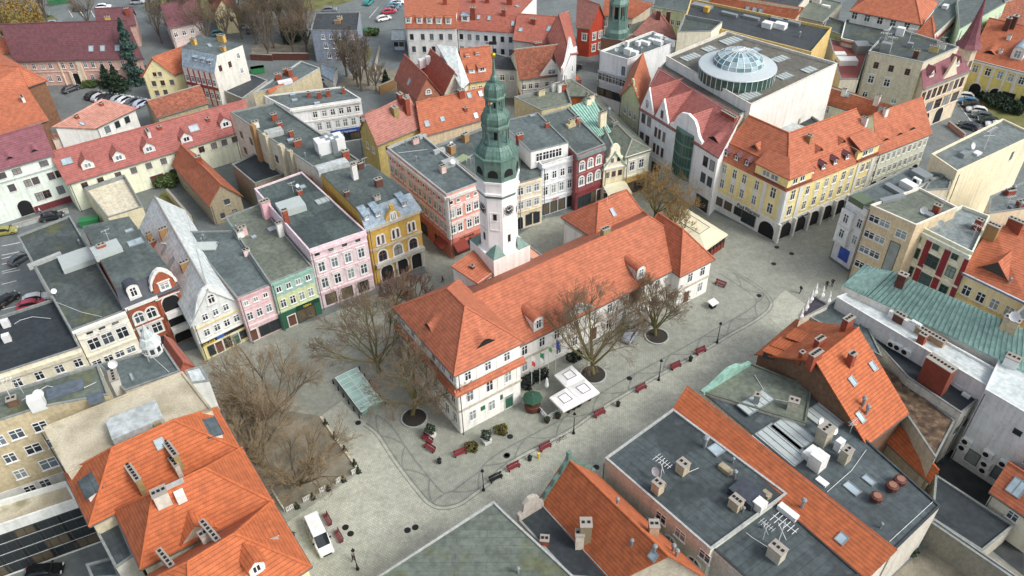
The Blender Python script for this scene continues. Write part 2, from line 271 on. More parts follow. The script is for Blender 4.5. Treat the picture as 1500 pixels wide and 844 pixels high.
# ---------------------------------------------------------------- data (metres; x right, y away from the camera, z up)
BUILDINGS = [
 {'k': 'L1','l': 'long cream house with a dark flat roof and four cross windows at the left edge','p': [(-74.23,75.45),(-60.7,82.68),(-68.95,93.42),(-82.99,85.13)],'h': 8.5,'w': 'w_e9e3cb','F': [(0,[0.42,0.6,0.77,0.93],[5.6],1.15,1.5,'w'),(0,[0.42,0.6,0.77,0.93],[2.2],1.15,1.6,'w')],'D': [('cornice',0,0,1,7.55,8.2,0.35,'w_ddd6c0'),('stringcourse',0,0,1,4.6,4.85,0.15,'w_e4dcc0')],'r': 'felt_black','pp': 0.35,'I': [('bx',-73.49,87.88,8.5,0.49,1,0.8,1.2,'unit_white','roof_vent_box'),('bx',-71.89,84.74,8.5,0.49,1,0.8,1.2,'unit_white','roof_vent_box')]},
 {'k': 'L2','l': 'pale cream house with three tall windows beside the red ornate house','p': [(-62.54,85.05),(-56.4,89.21),(-74.71,114.26),(-80.99,108.73)],'h': 9.6,'w': 'w_ece9d8','F': [(0,[0.26,0.52,0.8],[5.2],1.6,2.1,'t'),(0,[0.27,0.5,0.75],[8.2],0.9,0.35,'g'),(0,[0.16,0.38,0.6,0.82],[2.2],1.3,1.2,'w')],'D': [('cornice',0,0,1,8.95,9.5,0.35,'trim_white'),('stringcourse',0,0,1,4.3,4.6,0.25,'w_e4dfca'),('stringcourse',0,0,1,7.75,7.95,0.12,'trim_white')],'r': 'felt_moss','pp': 0.25,'I': [('bx',-67.77,101.83,9.6,0.6,6,4.2,0.9,'polycarb','rooflight'),('bx',-73.52,101.82,9.6,0.7,5,0.7,0.6,'coping','roof_curb'),('pipe',-69.83,106.26,9.6,0.6,1),('dish',-68.14,93.15,9.6,0.6,1)]},
 {'k': 'L3','l': 'red brick and white ornate house with arched loggias stacked beside a dormered slate roof','p': [(-56.49,89.42),(-50.13,94.02),(-61.98,109.29),(-68.5,106.75)],'h': 10.2,'w': 'w_9c553a','F': [(0,[0.17,0.4],[6.6],1.35,1.9,'a'),(0,[0.17,0.4],[3.6],1.5,1.9,'t'),(0,[0.15,0.42],[0.7],1.6,2,'s'),(0,[0.79],[6.6,3.6],2.6,2.7,'o'),(0,[0.79],[0.2],2.6,2.4,'o'),(0,[0.79],[10.6],1.3,1.2,'t')],'D': [('cornice',0,0,0.6,9.7,10.25,0.4,'trim_white'),('stringcourse',0,0,0.56,5.7,5.95,0.2,'trim_white'),('pilaster',0,0.56,0.62,0.2,10.2,0.2,'w_9c553a'),('pilaster',0,0.95,1,0.2,10.2,0.2,'w_9c553a'),('balcony',0,0.62,0.95,5.7,6.6,0.9,'trim_white'),('balcony',0,0.62,0.95,2.7,3.6,0.9,'trim_white'),('stringcourse',0,0.54,1,9.3,9.5,0.25,'trim_white')],'GF': [(0,0.56,1,[(0,9.2),(1,9.2),(1,11.2),(0.93,11.3),(0.9,12.2),(0.8,12.9),(0.65,13.6),(0.5,13.9),(0.35,13.6),(0.2,12.9),(0.1,12.2),(0.07,11.3),(0,11.2)],0.5,'w_9c553a'),(0,0.54,1.02,[(-0.02,11.1),(0.07,11.2),(0.1,12.1),(0.2,12.8),(0.35,13.5),(0.5,13.8),(0.65,13.5),(0.8,12.8),(0.9,12.1),(0.93,11.2),(1.02,11.1),(1.02,11.6),(0.98,11.7),(0.95,12.6),(0.85,13.3),(0.68,14),(0.5,14.3),(0.32,14),(0.15,13.3),(0.05,12.6),(0.02,11.7),(-0.02,11.6)],0.62,'trim_white')],'r': 'felt_grey','rv': [(-57.34,90.65,12.8),(-51.04,95.2,12.8),(-61.98,109.29,12.8),(-68.5,106.75,12.8)],'rf': [[0,1,2,3]],'rx': [(([(-56.57,88.92,10.08),(-49.63,93.94,10.08),(-51.04,95.2,12.8),(-57.34,90.65,12.8)],[[0,1,2,3]]),'slate')],'gv': [[(-50.13,94.02,10.2),(-61.98,109.29,10.2),(-61.98,109.29,12.7),(-51.04,95.2,12.7)],[(-61.98,109.29,10.2),(-68.5,106.75,10.2),(-68.5,106.75,12.7),(-61.98,109.29,12.7)],[(-68.5,106.75,10.2),(-56.49,89.42,10.2),(-57.34,90.65,12.7),(-68.5,106.75,12.7)]],'I': [('dm',-55.04,90.8,11,-0.94,1.47,1.7,1.7,'r','slate','trim_white'),('sk',-58.32,101.94,12.8,(0,0,1),2.2,1.6),('sk',-60.45,105.19,12.8,(0,0,1),1.2,0.8),('ch',-62.52,99.94,12.8,0.63,1.2,0.7,1.2,'brick_red'),('bx',-61.88,99.73,12.8,0.63,4,3,0.8,'polycarb','rooflight'),('antenna',-62.67,102.6,12.8,0.63,0.8)]},
 {'k': 'L4','l': 'white house with a curved gable and white sheet metal roof beside the red ornate house','p': [(-47.09,88.41),(-41.34,93.2),(-57.13,118.19),(-62.89,113.39)],'h': 7.6,'w': 'w_dfe3de','F': [(0,[0.22,0.44,0.65,0.86],[4.3],0.95,1.3,'w'),(0,[0.2,0.55],[0.4],1.2,2,'s'),(0,[0.36],[0.1],1.1,2.3,'D'),(0,[0.72],[0.1],1.1,2.3,'L'),(0,[0.89],[0.7],1.4,1.6,'s'),(0,[0.28,0.5,0.72],[7.2],0.9,1.2,'w'),(0,[0.5],[9.6],1,1.6,'a')],'D': [('shop_fascia',0,0.03,0.97,2.85,3.45,0.14,'sign_dark'),('stringcourse',0,0,1,6.2,6.4,0.2,'w_d9c68f'),('stringcourse',0,0,1,3.5,3.7,0.2,'trim_white'),('shopfront',0,0,1,-0.3,2.8,0.03,'w_e3d79f'),('shop_sign',0,0.36,0.52,2.9,3.4,0.2,'p_2f5fae')],'T': [(0,0.19,2.95,'OBUWIE',0.5,'sign_yellow')],'GF': [(0,0,1,[(0,7.4),(1,7.4),(1,8),(0.93,8.4),(0.86,9.4),(0.8,10.6),(0.72,11.7),(0.6,12.5),(0.5,12.75),(0.4,12.5),(0.28,11.7),(0.2,10.6),(0.14,9.4),(0.07,8.4),(0,8)],0.35,'w_d4d9d6')],'r': 'roof_white','rv': [(-40.88,93.13,7.48),(-57.05,118.71,7.48),(-63.35,113.46,7.48),(-47.18,87.88,7.48),(-44.03,90.51,12.2),(-60.2,116.09,12.2)],'rf': [[0,1,5,4],[2,3,4,5]],'gv': [[(-57.13,118.19,7.6),(-62.89,113.39,7.6),(-60.01,115.79,12.05)],[(-47.09,88.41,7.6),(-41.34,93.2,7.6),(-44.22,90.81,12.05)]],'rl': [((-44.03,90.51,12.2),(-60.2,116.09,12.2))],'I': [('ch',-59.83,109.18,8.28,0.69,0.9,0.5,1.1,'brick_tan'),('ch',-55.99,106.84,10.59,0.69,1.4,0.6,1.3,'brick_tan'),('ch',-58.56,107.14,8.25,0.69,1,0.5,1,'brick_red'),('ch',-49.76,97.68,11.03,0.69,1.4,0.7,1,'brick_tan'),('sk',-53.25,100.84,9.56,(-0.64,-0.4,0.65),0.8,1.8),('sk',-55.52,104.34,9.51,(-0.64,-0.4,0.65),0.6,1.4)]},
 {'k': 'L5','l': 'narrow pink house with shop window next to the white curved gable house','p': [(-40.96,92.22),(-36.8,95.23),(-46.03,109.67),(-54.36,109.76)],'h': 9,'w': 'w_dcc2c3','F': [(0,[0.2,0.5,0.8],[7.2],0.75,0.9,'w'),(0,[0.2,0.5,0.8],[4.3],0.95,1.5,'w'),(0,[0.5,0.83],[0.3],1.7,2.1,'s'),(0,[0.16],[0.05],1,2.3,'D')],'D': [('stringcourse',0,0,1,3.1,3.4,0.2,'w_efd0d2'),('cornice',0,0,1,8.7,9.05,0.25,'w_d9aeb2'),('stringcourse',0,0,1,6.5,6.6,0.1,'w_d9aeb2')],'r': 'felt_blue','pp': 0.15,'I': [('dm',-47.55,105.19,9,0,0,1.5,0.5,'x','polycarb','polycarb'),('pipe',-50.34,107.8,9,0.63,1),('pipe',-50.35,106.79,9,0.63,1),('ch',-42.03,103.03,9,0.63,1,0.5,1.1,'w_dbc7c4')]},
 {'k': 'L6','l': 'mint green house with a gold lettered shop sign between two pink houses','p': [(-36.57,94.96),(-30.89,98.85),(-43.12,116.65),(-47.98,113.01)],'h': 9.5,'w': 'w_9bbdb0','F': [(0,[0.15,0.38,0.61,0.85],[7.4],0.85,1.1,'w'),(0,[0.17,0.4,0.62,0.84],[4.3],0.95,1.6,'w'),(0,[0.27],[0.05],1.2,2.2,'D'),(0,[0.62],[0.2],3.2,2.4,'s')],'D': [('shopfront',0,0,1,-0.3,3.3,0.05,'p_2c5f48'),('shop_fascia',0,0.42,0.98,2.75,3.4,0.2,'p_123d2b'),('stringcourse',0,0,1,3.6,3.9,0.2,'w_cfd9a8'),('wall_panel',0,0.03,0.97,4,6.6,0.03,'w_c9d3a4'),('cornice',0,0,1,9.1,9.5,0.3,'w_8fb8a6')],'T': [(0,0.68,2.88,'REBAS',0.48,'sign_yellow')],'r': 'felt_green','pp': 0.15,'I': [('ch',-43.68,107.98,9.5,0.6,1.2,0.8,1.5,'w_d9b6b3'),('ch',-43.99,107.36,9.5,0.6,1.1,0.6,1.2,'trim_white'),('ch',-40.76,112.97,9.5,0.6,1.5,1.2,3.2,'w_e0b2b8'),('sk',-41.89,107.27,9.5,(0,0,1),0.8,0.8),('pipe',-45.26,109.46,9.5,0.6,1),('sk',-39.32,109.47,9.5,(0,0,1),1.5,1.2),('ch',-37.37,107.34,9.5,0.6,0.9,0.7,2.6,'trim_white')]},
 {'k': 'L7','l': 'wide pink house with arched window hoods and long dark roof between mint and yellow houses','p': [(-31.18,99.94),(-23.01,104.71),(-36.62,123.13),(-43.72,117.99)],'h': 11.8,'w': 'w_dfcbcf','F': [(0,[0.12,0.36,0.6,0.84],[10.5],0.8,0.5,'g'),(0,[0.15,0.38,0.62,0.86],[7.2],1.1,1.9,'t'),(0,[0.15,0.38,0.62,0.86],[3.9],1.15,2,'t'),(0,[0.2,0.5,0.8],[0.4],1.9,2.2,'s')],'D': [('cornice',0,0,1,11.3,11.8,0.4,'w_e9ccd2'),('stringcourse',0,0,1,3.1,3.4,0.25,'w_e9ccd2'),('stringcourse',0,0,1,6.5,6.7,0.15,'w_e9ccd2'),('stringcourse',0,0,1,9.9,10.1,0.15,'w_e9ccd2')],'r': 'felt_streak','pp': 0.2,'I': [('bx',-36.12,111.55,11.8,0.53,4.2,3.2,1.2,'polycarb','rooflight'),('sk',-31.26,114.06,11.8,(0,0,1),2.6,1.6),('ch',-36.14,107.88,11.8,0.53,0.8,0.7,2.4,'brick_red'),('ch',-35.58,116.21,11.8,0.53,0.8,0.6,0.8,'brick_red'),('sk',-35.6,118.5,11.8,(0,0,1),1,1),('antenna',-36.84,116.83,11.8,0.53,0.8),('dish',-36.22,117.66,11.8,0.53,0.8)],'pm': 'w_dfcbcf'},
 {'k': 'L8','l': 'ochre yellow house with arched windows and arcade at the corner by the lane','p': [(-23.02,105.74),(-15.04,111.06),(-24.35,122.46),(-32.39,119.69)],'h': 11.6,'w': 'w_c8a250','F': [(0,[0.18,0.25],[7.8],0.55,1.7,'A'),(0,[0.47,0.54],[7.9],0.55,1.7,'A'),(0,[0.78,0.85],[8],0.55,1.7,'A'),(0,[0.21,0.51,0.81],[4.4],1.5,2.1,'A'),(0,[0.25,0.55],[0.1],2.2,3.2,'o'),(0,[0.84],[0.1],1.8,3.2,'o'),(0,[0.48,0.52],[11.8],0.45,1.1,'A'),(1,4,[8.2,4.6],0.9,1.5,'w')],'D': [('cornice',0,0,1,11.1,11.65,0.4,'w_b9b5a8'),('stringcourse',0,0,1,7,7.3,0.25,'w_b9b5a8'),('balcony',0,0.05,1,3.6,4.3,0.7,'w_b3b0a6'),('pilaster',0,0.93,1,0,3.5,0.3,'w_b9b5a8'),('pilaster',0,0.42,0.46,0,3.5,0.3,'w_b9b5a8')],'GF': [(0,0.36,0.64,[(0,11.5),(1,11.5),(1,12.2),(0.6,13.6),(0.62,14.3),(0.38,14.3),(0.4,13.6),(0,12.2)],0.5,'w_c8a250')],'r': 'felt_grey','rv': [(-24.24,107.57,13.8),(-16.44,112.76,13.8),(-24.35,122.46,13.8),(-32.39,119.69,13.8)],'rf': [[0,1,2,3]],'rx': [(([(-23.11,105.26,11.48),(-14.53,110.98,11.48),(-16.44,112.76,13.8),(-24.24,107.57,13.8)],[[0,1,2,3]]),'zinc')],'gv': [[(-15.04,111.06,11.6),(-24.35,122.46,11.6),(-24.35,122.46,13.7),(-16.44,112.76,13.7)],[(-24.35,122.46,11.6),(-32.39,119.69,11.6),(-32.39,119.69,13.7),(-24.35,122.46,13.7)],[(-32.39,119.69,11.6),(-23.02,105.74,11.6),(-24.24,107.57,13.7),(-32.39,119.69,13.7)]],'I': [('dm',-22.99,106.76,12.55,-0.98,0.91,1,1.2,'s','zinc','zinc'),('dm',-21.3,107.8,12.49,-0.98,0.91,1,1.2,'s','zinc','zinc'),('dm',-17.28,110.5,12.51,-0.98,0.91,1,1.2,'s','zinc','zinc'),('ch',-26.72,112.18,13.8,0.59,0.8,0.5,0.9,'brick_dark'),('ch',-21.63,110.88,13.8,0.59,1,0.6,0.7,'w_b9b5a8'),('ch',-21.8,115.02,13.8,0.59,1.2,0.8,1.4,'brick_dark'),('ch',-26.09,117.5,13.8,0.59,0.9,0.8,2.8,'trim_white'),('ch',-25.58,120.73,13.8,0.59,0.9,0.7,1.2,'brick_dark'),('dish',-21.71,115.58,13.8,0.59,1),('antenna',-24.87,121.3,13.8,0.59,0.7)]},
 {'k': 'N2','l': 'long grey flat roofed back house with a big white cooling unit and patched party walls','p': [(-32.57,120.28),(-26.33,123.71),(-45.98,146.8),(-53.84,143.17)],'h': 13.5,'w': 'w_cfc9b8','F': [(3,[0.08,0.2,0.5,0.8],[9,5.5],1,1.5,'d')],'D': [('chimney_stack',3,0.28,0.32,0,14.6,0.7,'brick_tan'),('chimney_stack',3,0.42,0.46,0,14.4,0.7,'w_bfb79f'),('chimney_stack',3,0.6,0.64,0,14.4,0.8,'w_bfb79f'),('chimney_stack',3,0.7,0.73,0,14.4,0.7,'w_a39c86'),('wall_patch',3,0.3,0.62,0,9,0.03,'w_c9b99a'),('wall_patch',3,0.75,0.9,2,11,0.03,'w_a5886a')],'r': 'felt_grey','pp': 0.25,'I': [('bx',-31.99,128.1,13.5,0.5,5,2.6,2.4,'unit_white','cooling_unit'),('bx',-30.62,121.45,13.5,0.5,5.5,2,1,'roof_white','duct_hood'),('ch',-28.72,124.75,13.5,0.5,1.2,0.8,1.6,'brick_red'),('ch',-38.22,129.87,13.5,0.5,1.4,0.8,1.1,'brick_red'),('ch',-40.05,133.32,13.5,0.5,0.8,0.7,1.2,'brick_red'),('ch',-42.82,136.59,13.5,0.5,0.9,0.7,1.2,'brick_red'),('ch',-44.58,139.92,13.5,0.5,1,0.7,1.3,'brick_red'),('bx',-43.43,134.18,13.5,0.5,3.2,2,0.9,'coping','rooflight'),('ch',-47.5,137.18,13.5,0.5,1.2,0.8,1.2,'trim_white'),('hatch',-39.89,131.62,13.5,0.5,1),('pipe',-33.26,124.97,13.5,0.5,1),('pipe',-36.14,125.73,13.5,0.5,1),('bx',-33.17,128.35,13.5,0.5,0.9,0.9,2.45,'unit_grey','fan'),('bx',-32.08,127.65,13.5,0.5,0.9,0.9,2.45,'unit_grey','fan'),('bx',-31.01,127.08,13.5,0.5,0.9,0.9,2.45,'unit_grey','fan'),('bx',-32.86,129.45,13.5,0.5,0.9,0.9,2.45,'unit_grey','fan'),('bx',-31.79,128.94,13.5,0.5,0.9,0.9,2.45,'unit_grey','fan'),('bx',-30.7,128.23,13.5,0.5,0.9,0.9,2.45,'unit_grey','fan')]},
 {'k': 'N3','l': 'low house with a black bitumen roof in the courtyard behind the long grey roof','p': [(-46.97,127.5),(-42.45,130.47),(-48.97,138.84),(-52.96,134.57)],'h': 7,'w': 'w_8f8874','F': [(0,3,[3.6],1,1.4,'w')],'r': 'felt_black','pp': 0.2},
 {'k': 'N4','l': 'small orange tiled house with a mossy gable in the courtyard','p': [(-55.22,124.71),(-50.23,127.54),(-62.2,142.18),(-66.32,139.55)],'h': 4.6,'w': 'w_a59a80','F': [(0,[0.55],[3.6],1,1.1,'g'),(0,[0.3,0.7],[1],0.8,1.1,'g')],'r': 'tile_orange','rv': [(-49.69,127.44,4.48),(-62.13,142.64,4.48),(-66.83,139.64,4.48),(-55.31,124.25,4.48),(-52.5,125.85,8.2),(-64.48,141.14,8.2)],'rf': [[0,1,5,4],[2,3,4,5]],'gv': [[(-62.2,142.18,4.6),(-66.32,139.55,4.6),(-64.26,140.86,8.05)],[(-55.22,124.71,4.6),(-50.23,127.54,4.6),(-52.72,126.12,8.05)]],'rl': [((-52.5,125.85,8.2),(-64.48,141.14,8.2))],'I': [('ch',-58.78,134.03,8.08,0.52,1.1,0.8,1.3,'brick_red')]},
 {'k': 'M1','l': 'salmon pink corner building with white trim and red shop awnings by the tower','p': [(-10.49,112.75),(-5.03,116.38),(-16.22,133.63),(-21.98,128.87)],'h': 12.9,'w': 'w_df9f92','F': [(0,[0.12,0.33,0.62,0.85],[11],0.75,0.75,'w'),(0,[0.12,0.33,0.62,0.85],[8.2],0.95,1.6,'t'),(0,[0.12,0.33,0.62,0.85],[5],0.95,1.7,'t'),(3,12,[11],0.7,0.75,'w'),(3,12,[8.3,5.1],0.9,1.6,'t'),(3,[0.06,0.3,0.55,0.8],[0.3],2.2,2.3,'s'),(0,[0.3,0.72],[0.2],2.6,2.4,'s')],'D': [('cornice',0,0,1,12.2,12.75,0.35,'w_d8d8d0'),('cornice',3,0,1,12.2,12.75,0.35,'w_d8d8d0'),('stringcourse',0,0,1,10.4,10.65,0.15,'w_f0d6cd'),('stringcourse',3,0,1,10.4,10.65,0.15,'w_f0d6cd'),('stringcourse',0,0,1,7.2,7.45,0.15,'w_f0d6cd'),('stringcourse',3,0,1,7.2,7.45,0.15,'w_f0d6cd'),('shopfront',0,0,1,-0.3,3.9,0.04,'w_c4745f'),('shopfront',3,0,1,-0.3,3.9,0.04,'w_c4745f'),('wall_panel',3,0.3,0.34,4,12.2,0.1,'w_f0d6cd'),('pilaster',0,0,0.05,4,12.2,0.1,'trim_white'),('pilaster',3,0.96,1,4,12.2,0.1,'trim_white')],'A': [(0,0.06,0.45,3.1,1.6,0.9,'awning_red'),(0,0.6,0.96,3.1,1.6,0.9,'awning_red'),(3,0.82,0.96,3,1.4,0.9,'awning_red')],'T': [(0,0.5,3.35,'La Gondola',0.62,'sign_dark')],'r': 'felt_blue','pp': 0.35,'I': [('ch',-11.42,120.36,12.9,0.59,0.9,0.8,1.3,'w_d9bfb4'),('sk',-10.04,123.34,12.9,(0,0,1),2.4,1.8),('bx',-10.34,123.05,12.9,0.59,2.6,2,0.7,'coping','rooflight'),('ch',-17.01,130.75,12.9,0.59,1.2,0.8,1,'w_c9a7a0'),('pipe',-16.44,124.58,12.9,0.59,1),('bx',-15.82,132.72,12.9,0.59,1.5,0.6,0.6,'coping','roof_curb'),('bx',-12.49,127.25,12.9,0.59,2.2,0.7,0.7,'coping','roof_curb'),('pipe',-18.73,130.17,12.9,0.59,1),('dish',-9.83,121.88,12.9,0.59,1.2)],'pm': 'coping'},
 {'k': 'M1b','l': 'flat grey roofed annexe with small parapet walls behind the salmon corner building','p': [(-5.07,119.08),(1.62,126.74),(-3.97,138.56),(-13.35,131.71)],'h': 11.5,'w': 'w_d8d0b8','r': 'felt_grey','pp': 0.4,'I': [('ch',-10.38,129.25,11.5,0.85,1.2,0.9,1.6,'brick_tan'),('ch',-8.01,133.49,11.5,0.85,1.2,0.9,1.6,'brick_tan'),('dish',-10.62,130.91,11.5,0.85,1),('bx',-8.48,127.22,11.5,0.85,2.4,1.6,0.2,'p_8d9a78','tarpaulin'),('pipe',-7.61,125.27,11.5,0.85,1),('antenna',-6.79,125.23,11.5,0.85,0.7)]},
 {'k': 'M2','l': 'narrow cream house with grey roof right beside the clock tower','p': [(1.41,120.78),(5.76,122.76),(6.33,131.27),(1.99,129.29)],'h': 9.8,'w': 'w_e9dcc0','F': [(0,[0.12,0.45,0.78],[7.4,4.4],1.05,1.6,'t'),(0,[0.45,0.78],[0.5],1.3,2.4,'s'),(0,[0.08],[0.1],1.1,2.7,'o')],'D': [('cornice',0,0,1,9.4,9.8,0.25,'w_e4d6b5'),('stringcourse',0,0,1,3.7,3.95,0.2,'w_e0d0ab')],'T': [(0,0.62,3.1,'ballerup',0.45,'sign_dark')],'r': 'felt_grey','pp': 0.15},
 {'k': 'M3','l': 'bluish white four storey house with a glazed penthouse and red shop lettering','p': [(5.92,125.02),(12.27,128.3),(11.12,130.79),(4.6,127.49)],'h': 10.6,'w': 'w_dde5ea','F': [(0,[0.12,0.36,0.6,0.82],[7.6],0.95,1.6,'w'),(0,[0.1,0.34,0.58,0.82],[4.4],1,1.9,'t'),(0,[0.12,0.36,0.6,0.86],[0.2],1.5,2.5,'s')],'D': [('cornice',0,0,1,10.2,10.6,0.25,'trim_white'),('stringcourse',0,0,1,3.4,3.7,0.2,'trim_white')],'T': [(0,0.4,3,'DEIN',0.6,'sign_red')],'r': 'felt_black','pp': 0.5,'pm': 'trim_white'},
 {'k': 'M3t','p': [(3.89,125.58),(10.79,128.56),(5.77,140.37),(-1.57,137.08)],'h': 13.4,'w': 'w_e4e6e2','z': 10,'F': [(0,[0.22,0.4,0.57,0.74],[11.2],1.3,1.7,'w')],'r': 'felt_blue','pp': 0.1,'I': [('ch',2.06,130.44,13.4,0.41,1.2,0.8,1,'brick_red'),('sk',4.7,139.46,13.4,(0,0,1),1.2,0.7),('ch',7.23,134.56,13.4,0.41,0.8,0.5,1,'brick_red')],'into': 'M3'},
 {'k': 'M4','l': 'dark red brick house with pale window surrounds between bluish and cream gabled houses','p': [(12.17,126.66),(17.61,130.2),(11.88,144.87),(6.19,141.74)],'h': 11.9,'w': 'w_8b4d4e','F': [(0,[0.2,0.5,0.8],[8.4,5.2],1,1.8,'a'),(0,[0.2,0.44],[0.3],1.6,2.5,'s'),(0,[0.68],[0.3],1.4,2.5,'s'),(0,[0.87],[0.1],1,2.6,'D')],'D': [('cornice',0,0,1,11.1,11.8,0.45,'w_7f8a8a'),('shopfront',0,0,1,-0.3,3.7,0.05,'w_80363a'),('stringcourse',0,0,1,3.7,4,0.25,'w_80363a'),('stringcourse',0,0,1,7.6,7.8,0.12,'w_a96a68')],'r': 'felt_grey','pp': 0.2,'I': [('bx',11.9,137.57,11.9,0.58,1.8,1,0.6,'w_b9ad8a','vent_block'),('ch',12.1,137.92,11.9,0.58,1.2,0.7,1.2,'w_b9ad8a'),('antenna',13.6,137.13,11.9,0.58,0.8),('ch',13.25,138.85,11.9,0.58,0.9,0.7,1.2,'brick_red')]},
 {'k': 'M5','l': 'cream house with a scrolled baroque gable above a shop awning','p': [(17.61,129.68),(21.7,131.13),(18.67,155.99),(14.59,154.54)],'h': 7.2,'w': 'w_efe6c2','F': [(0,[0.2,0.5,0.8],[5],0.8,1.2,'d'),(0,[0.38,0.68],[8.2],0.6,0.9,'d'),(0,[0.5],[0.2],3.4,2.6,'s')],'D': [('cornice',0,0,1,6.9,7.2,0.3,'trim_white')],'GF': [(0,0,1,[(0,7.1),(1,7.1),(1,7.9),(0.9,8.2),(0.9,9),(0.78,9.4),(0.72,10.4),(0.72,11.2),(0.62,11.8),(0.5,12),(0.38,11.8),(0.28,11.2),(0.28,10.4),(0.22,9.4),(0.1,9),(0.1,8.2),(0,7.9)],0.35,'w_f3ecd2')],'A': [(0,-0.02,1.06,3.7,3.4,0.9,'canvas_cream')],'r': 'copper','rv': [(22.08,130.89,7.08),(18.96,156.47,7.08),(14.2,154.78,7.08),(17.32,129.2,7.08),(19.7,130.05,10.4),(16.58,155.62,10.4)],'rf': [[0,1,5,4],[2,3,4,5]],'gv': [[(18.67,155.99,7.2),(14.59,154.54,7.2),(16.63,155.26,10.25)],[(17.61,129.68,7.2),(21.7,131.13,7.2),(19.65,130.4,10.25)]],'rl': [((19.7,130.05,10.4),(16.58,155.62,10.4))]},
 {'k': 'M5b','l': 'low building with a pale green copper roof behind the scrolled gable','p': [(16.96,137.1),(19.47,138.69),(17.18,149.46),(12.75,146.75)],'h': 10.2,'w': 'w_dcd6c0','F': [(0,[0.6],[8.7],1,0.7,'d')],'r': 'copper_light','rv': [(16.81,136.58,10.08),(19.86,138.53,10.08),(17.42,150.02,11.4),(12.31,146.89,11.4)],'rf': [[0,1,2,3]],'gv': [[(19.47,138.69,10.2),(17.18,149.46,10.2),(17.18,149.46,11.3)],[(17.18,149.46,10.2),(12.75,146.75,10.2),(12.75,146.75,11.3),(17.18,149.46,11.3)],[(12.75,146.75,10.2),(16.96,137.1,10.2),(12.75,146.75,11.3)]],'I': [('ch',18.18,140.19,10.36,0.57,1.5,0.8,3,'w_e5dcc0'),('ch',16.75,148.7,11.31,0.57,1.4,0.6,1.4,'w_e5dcc0'),('ch',16.1,147.66,11.24,0.57,1,0.6,1.2,'w_e5dcc0')]},
 {'k': 'M6','l': 'pale cream corner house with a long olive roof opposite the white gables','p': [(21.71,130.92),(26.66,133.45),(18.71,156.57),(14.13,151.83)],'h': 9,'w': 'w_e6e4d0','F': [(0,[0.3,0.68],[5.4],1.1,2,'t'),(0,[0.25,0.7],[0.3],2.4,2.6,'s'),(1,10,[5.4],1,1.8,'w')],'D': [('cornice',0,0,1,8.4,9,0.3,'w_e2dfc8'),('stringcourse',0,0,1,4.2,4.5,0.25,'w_d9d2b4'),('shopfront',0,0,1,-0.3,4,0.04,'w_c9a35c')],'r': 'felt_green','rv': [(27.09,133.27,8.88),(18.86,157.23,8.88),(13.72,151.91,8.88),(21.52,130.43,8.88),(23.31,134.68,10.5),(17.62,150.8,10.5)],'rf': [[0,1,5,4],[1,2,5],[2,3,4,5],[3,0,4]],'rl': [((23.31,134.68,10.5),(17.62,150.8,10.5)),((23.31,134.68,10.5),(27.09,133.27,8.88)),((23.31,134.68,10.5),(21.52,130.43,8.88)),((17.62,150.8,10.5),(18.86,157.23,8.88)),((17.62,150.8,10.5),(13.72,151.91,8.88))],'I': [('pipe',19.89,144.01,10.44,0.47,2),('ch',20.66,140.6,10.24,0.47,1,0.6,0.8,'unit_grey')]},
 {'k': 'M7','l': 'olive flat roofed block with a cream parapet and clustered chimneys behind the red brick house','p': [(6.69,145.12),(12.85,147.93),(12.13,156.37),(1.39,151.34)],'h': 11,'w': 'w_d6cc9e','F': [(0,[0.15,0.35,0.7,0.85],[9.3],1.2,0.7,'g')],'r': 'felt_green','pp': 0.5,'I': [('ch',6.93,152.8,11,0.43,1.4,0.8,1.2,'w_c9bf95'),('ch',9.56,154.64,11,0.43,0.8,0.7,1.8,'trim_white'),('ch',10.85,154.15,11,0.43,1,0.7,1.8,'trim_white'),('ch',11.63,154.53,11,0.43,1.2,0.8,1.5,'brick_red'),('antenna',10.3,154.39,11,0.43,0.8)]},
 {'k': 'M8','l': 'hipped olive roofed house behind clustered chimneys','p': [(12.05,154.88),(18.02,154.56),(13.71,162.17),(7.24,157.69)],'h': 10,'w': 'w_b0623c','r': 'felt_green','rv': [(11.95,154.53,9.88),(18.64,154.18,9.88),(13.83,162.68,9.88),(6.59,157.66,9.88),(12.12,157.05,12.2),(13.39,157.48,12.2)],'rf': [[0,1,5,4],[1,2,5],[2,3,4,5],[3,0,4]],'rl': [((12.12,157.05,12.2),(13.39,157.48,12.2)),((12.12,157.05,12.2),(11.95,154.53,9.88)),((12.12,157.05,12.2),(6.59,157.66,9.88)),((13.39,157.48,12.2),(18.64,154.18,9.88)),((13.39,157.48,12.2),(13.83,162.68,9.88))]},
 {'k': 'M9','l': 'long low shed with a bare orange roof by the street bend','p': [(2.61,169.48),(17.37,176.06),(17.44,178.61),(2.13,176.89)],'h': 3.2,'w': 'w_bf6a48','n': 'shed','c': 'shed','r': 'plain_orange','pp': 0.1},
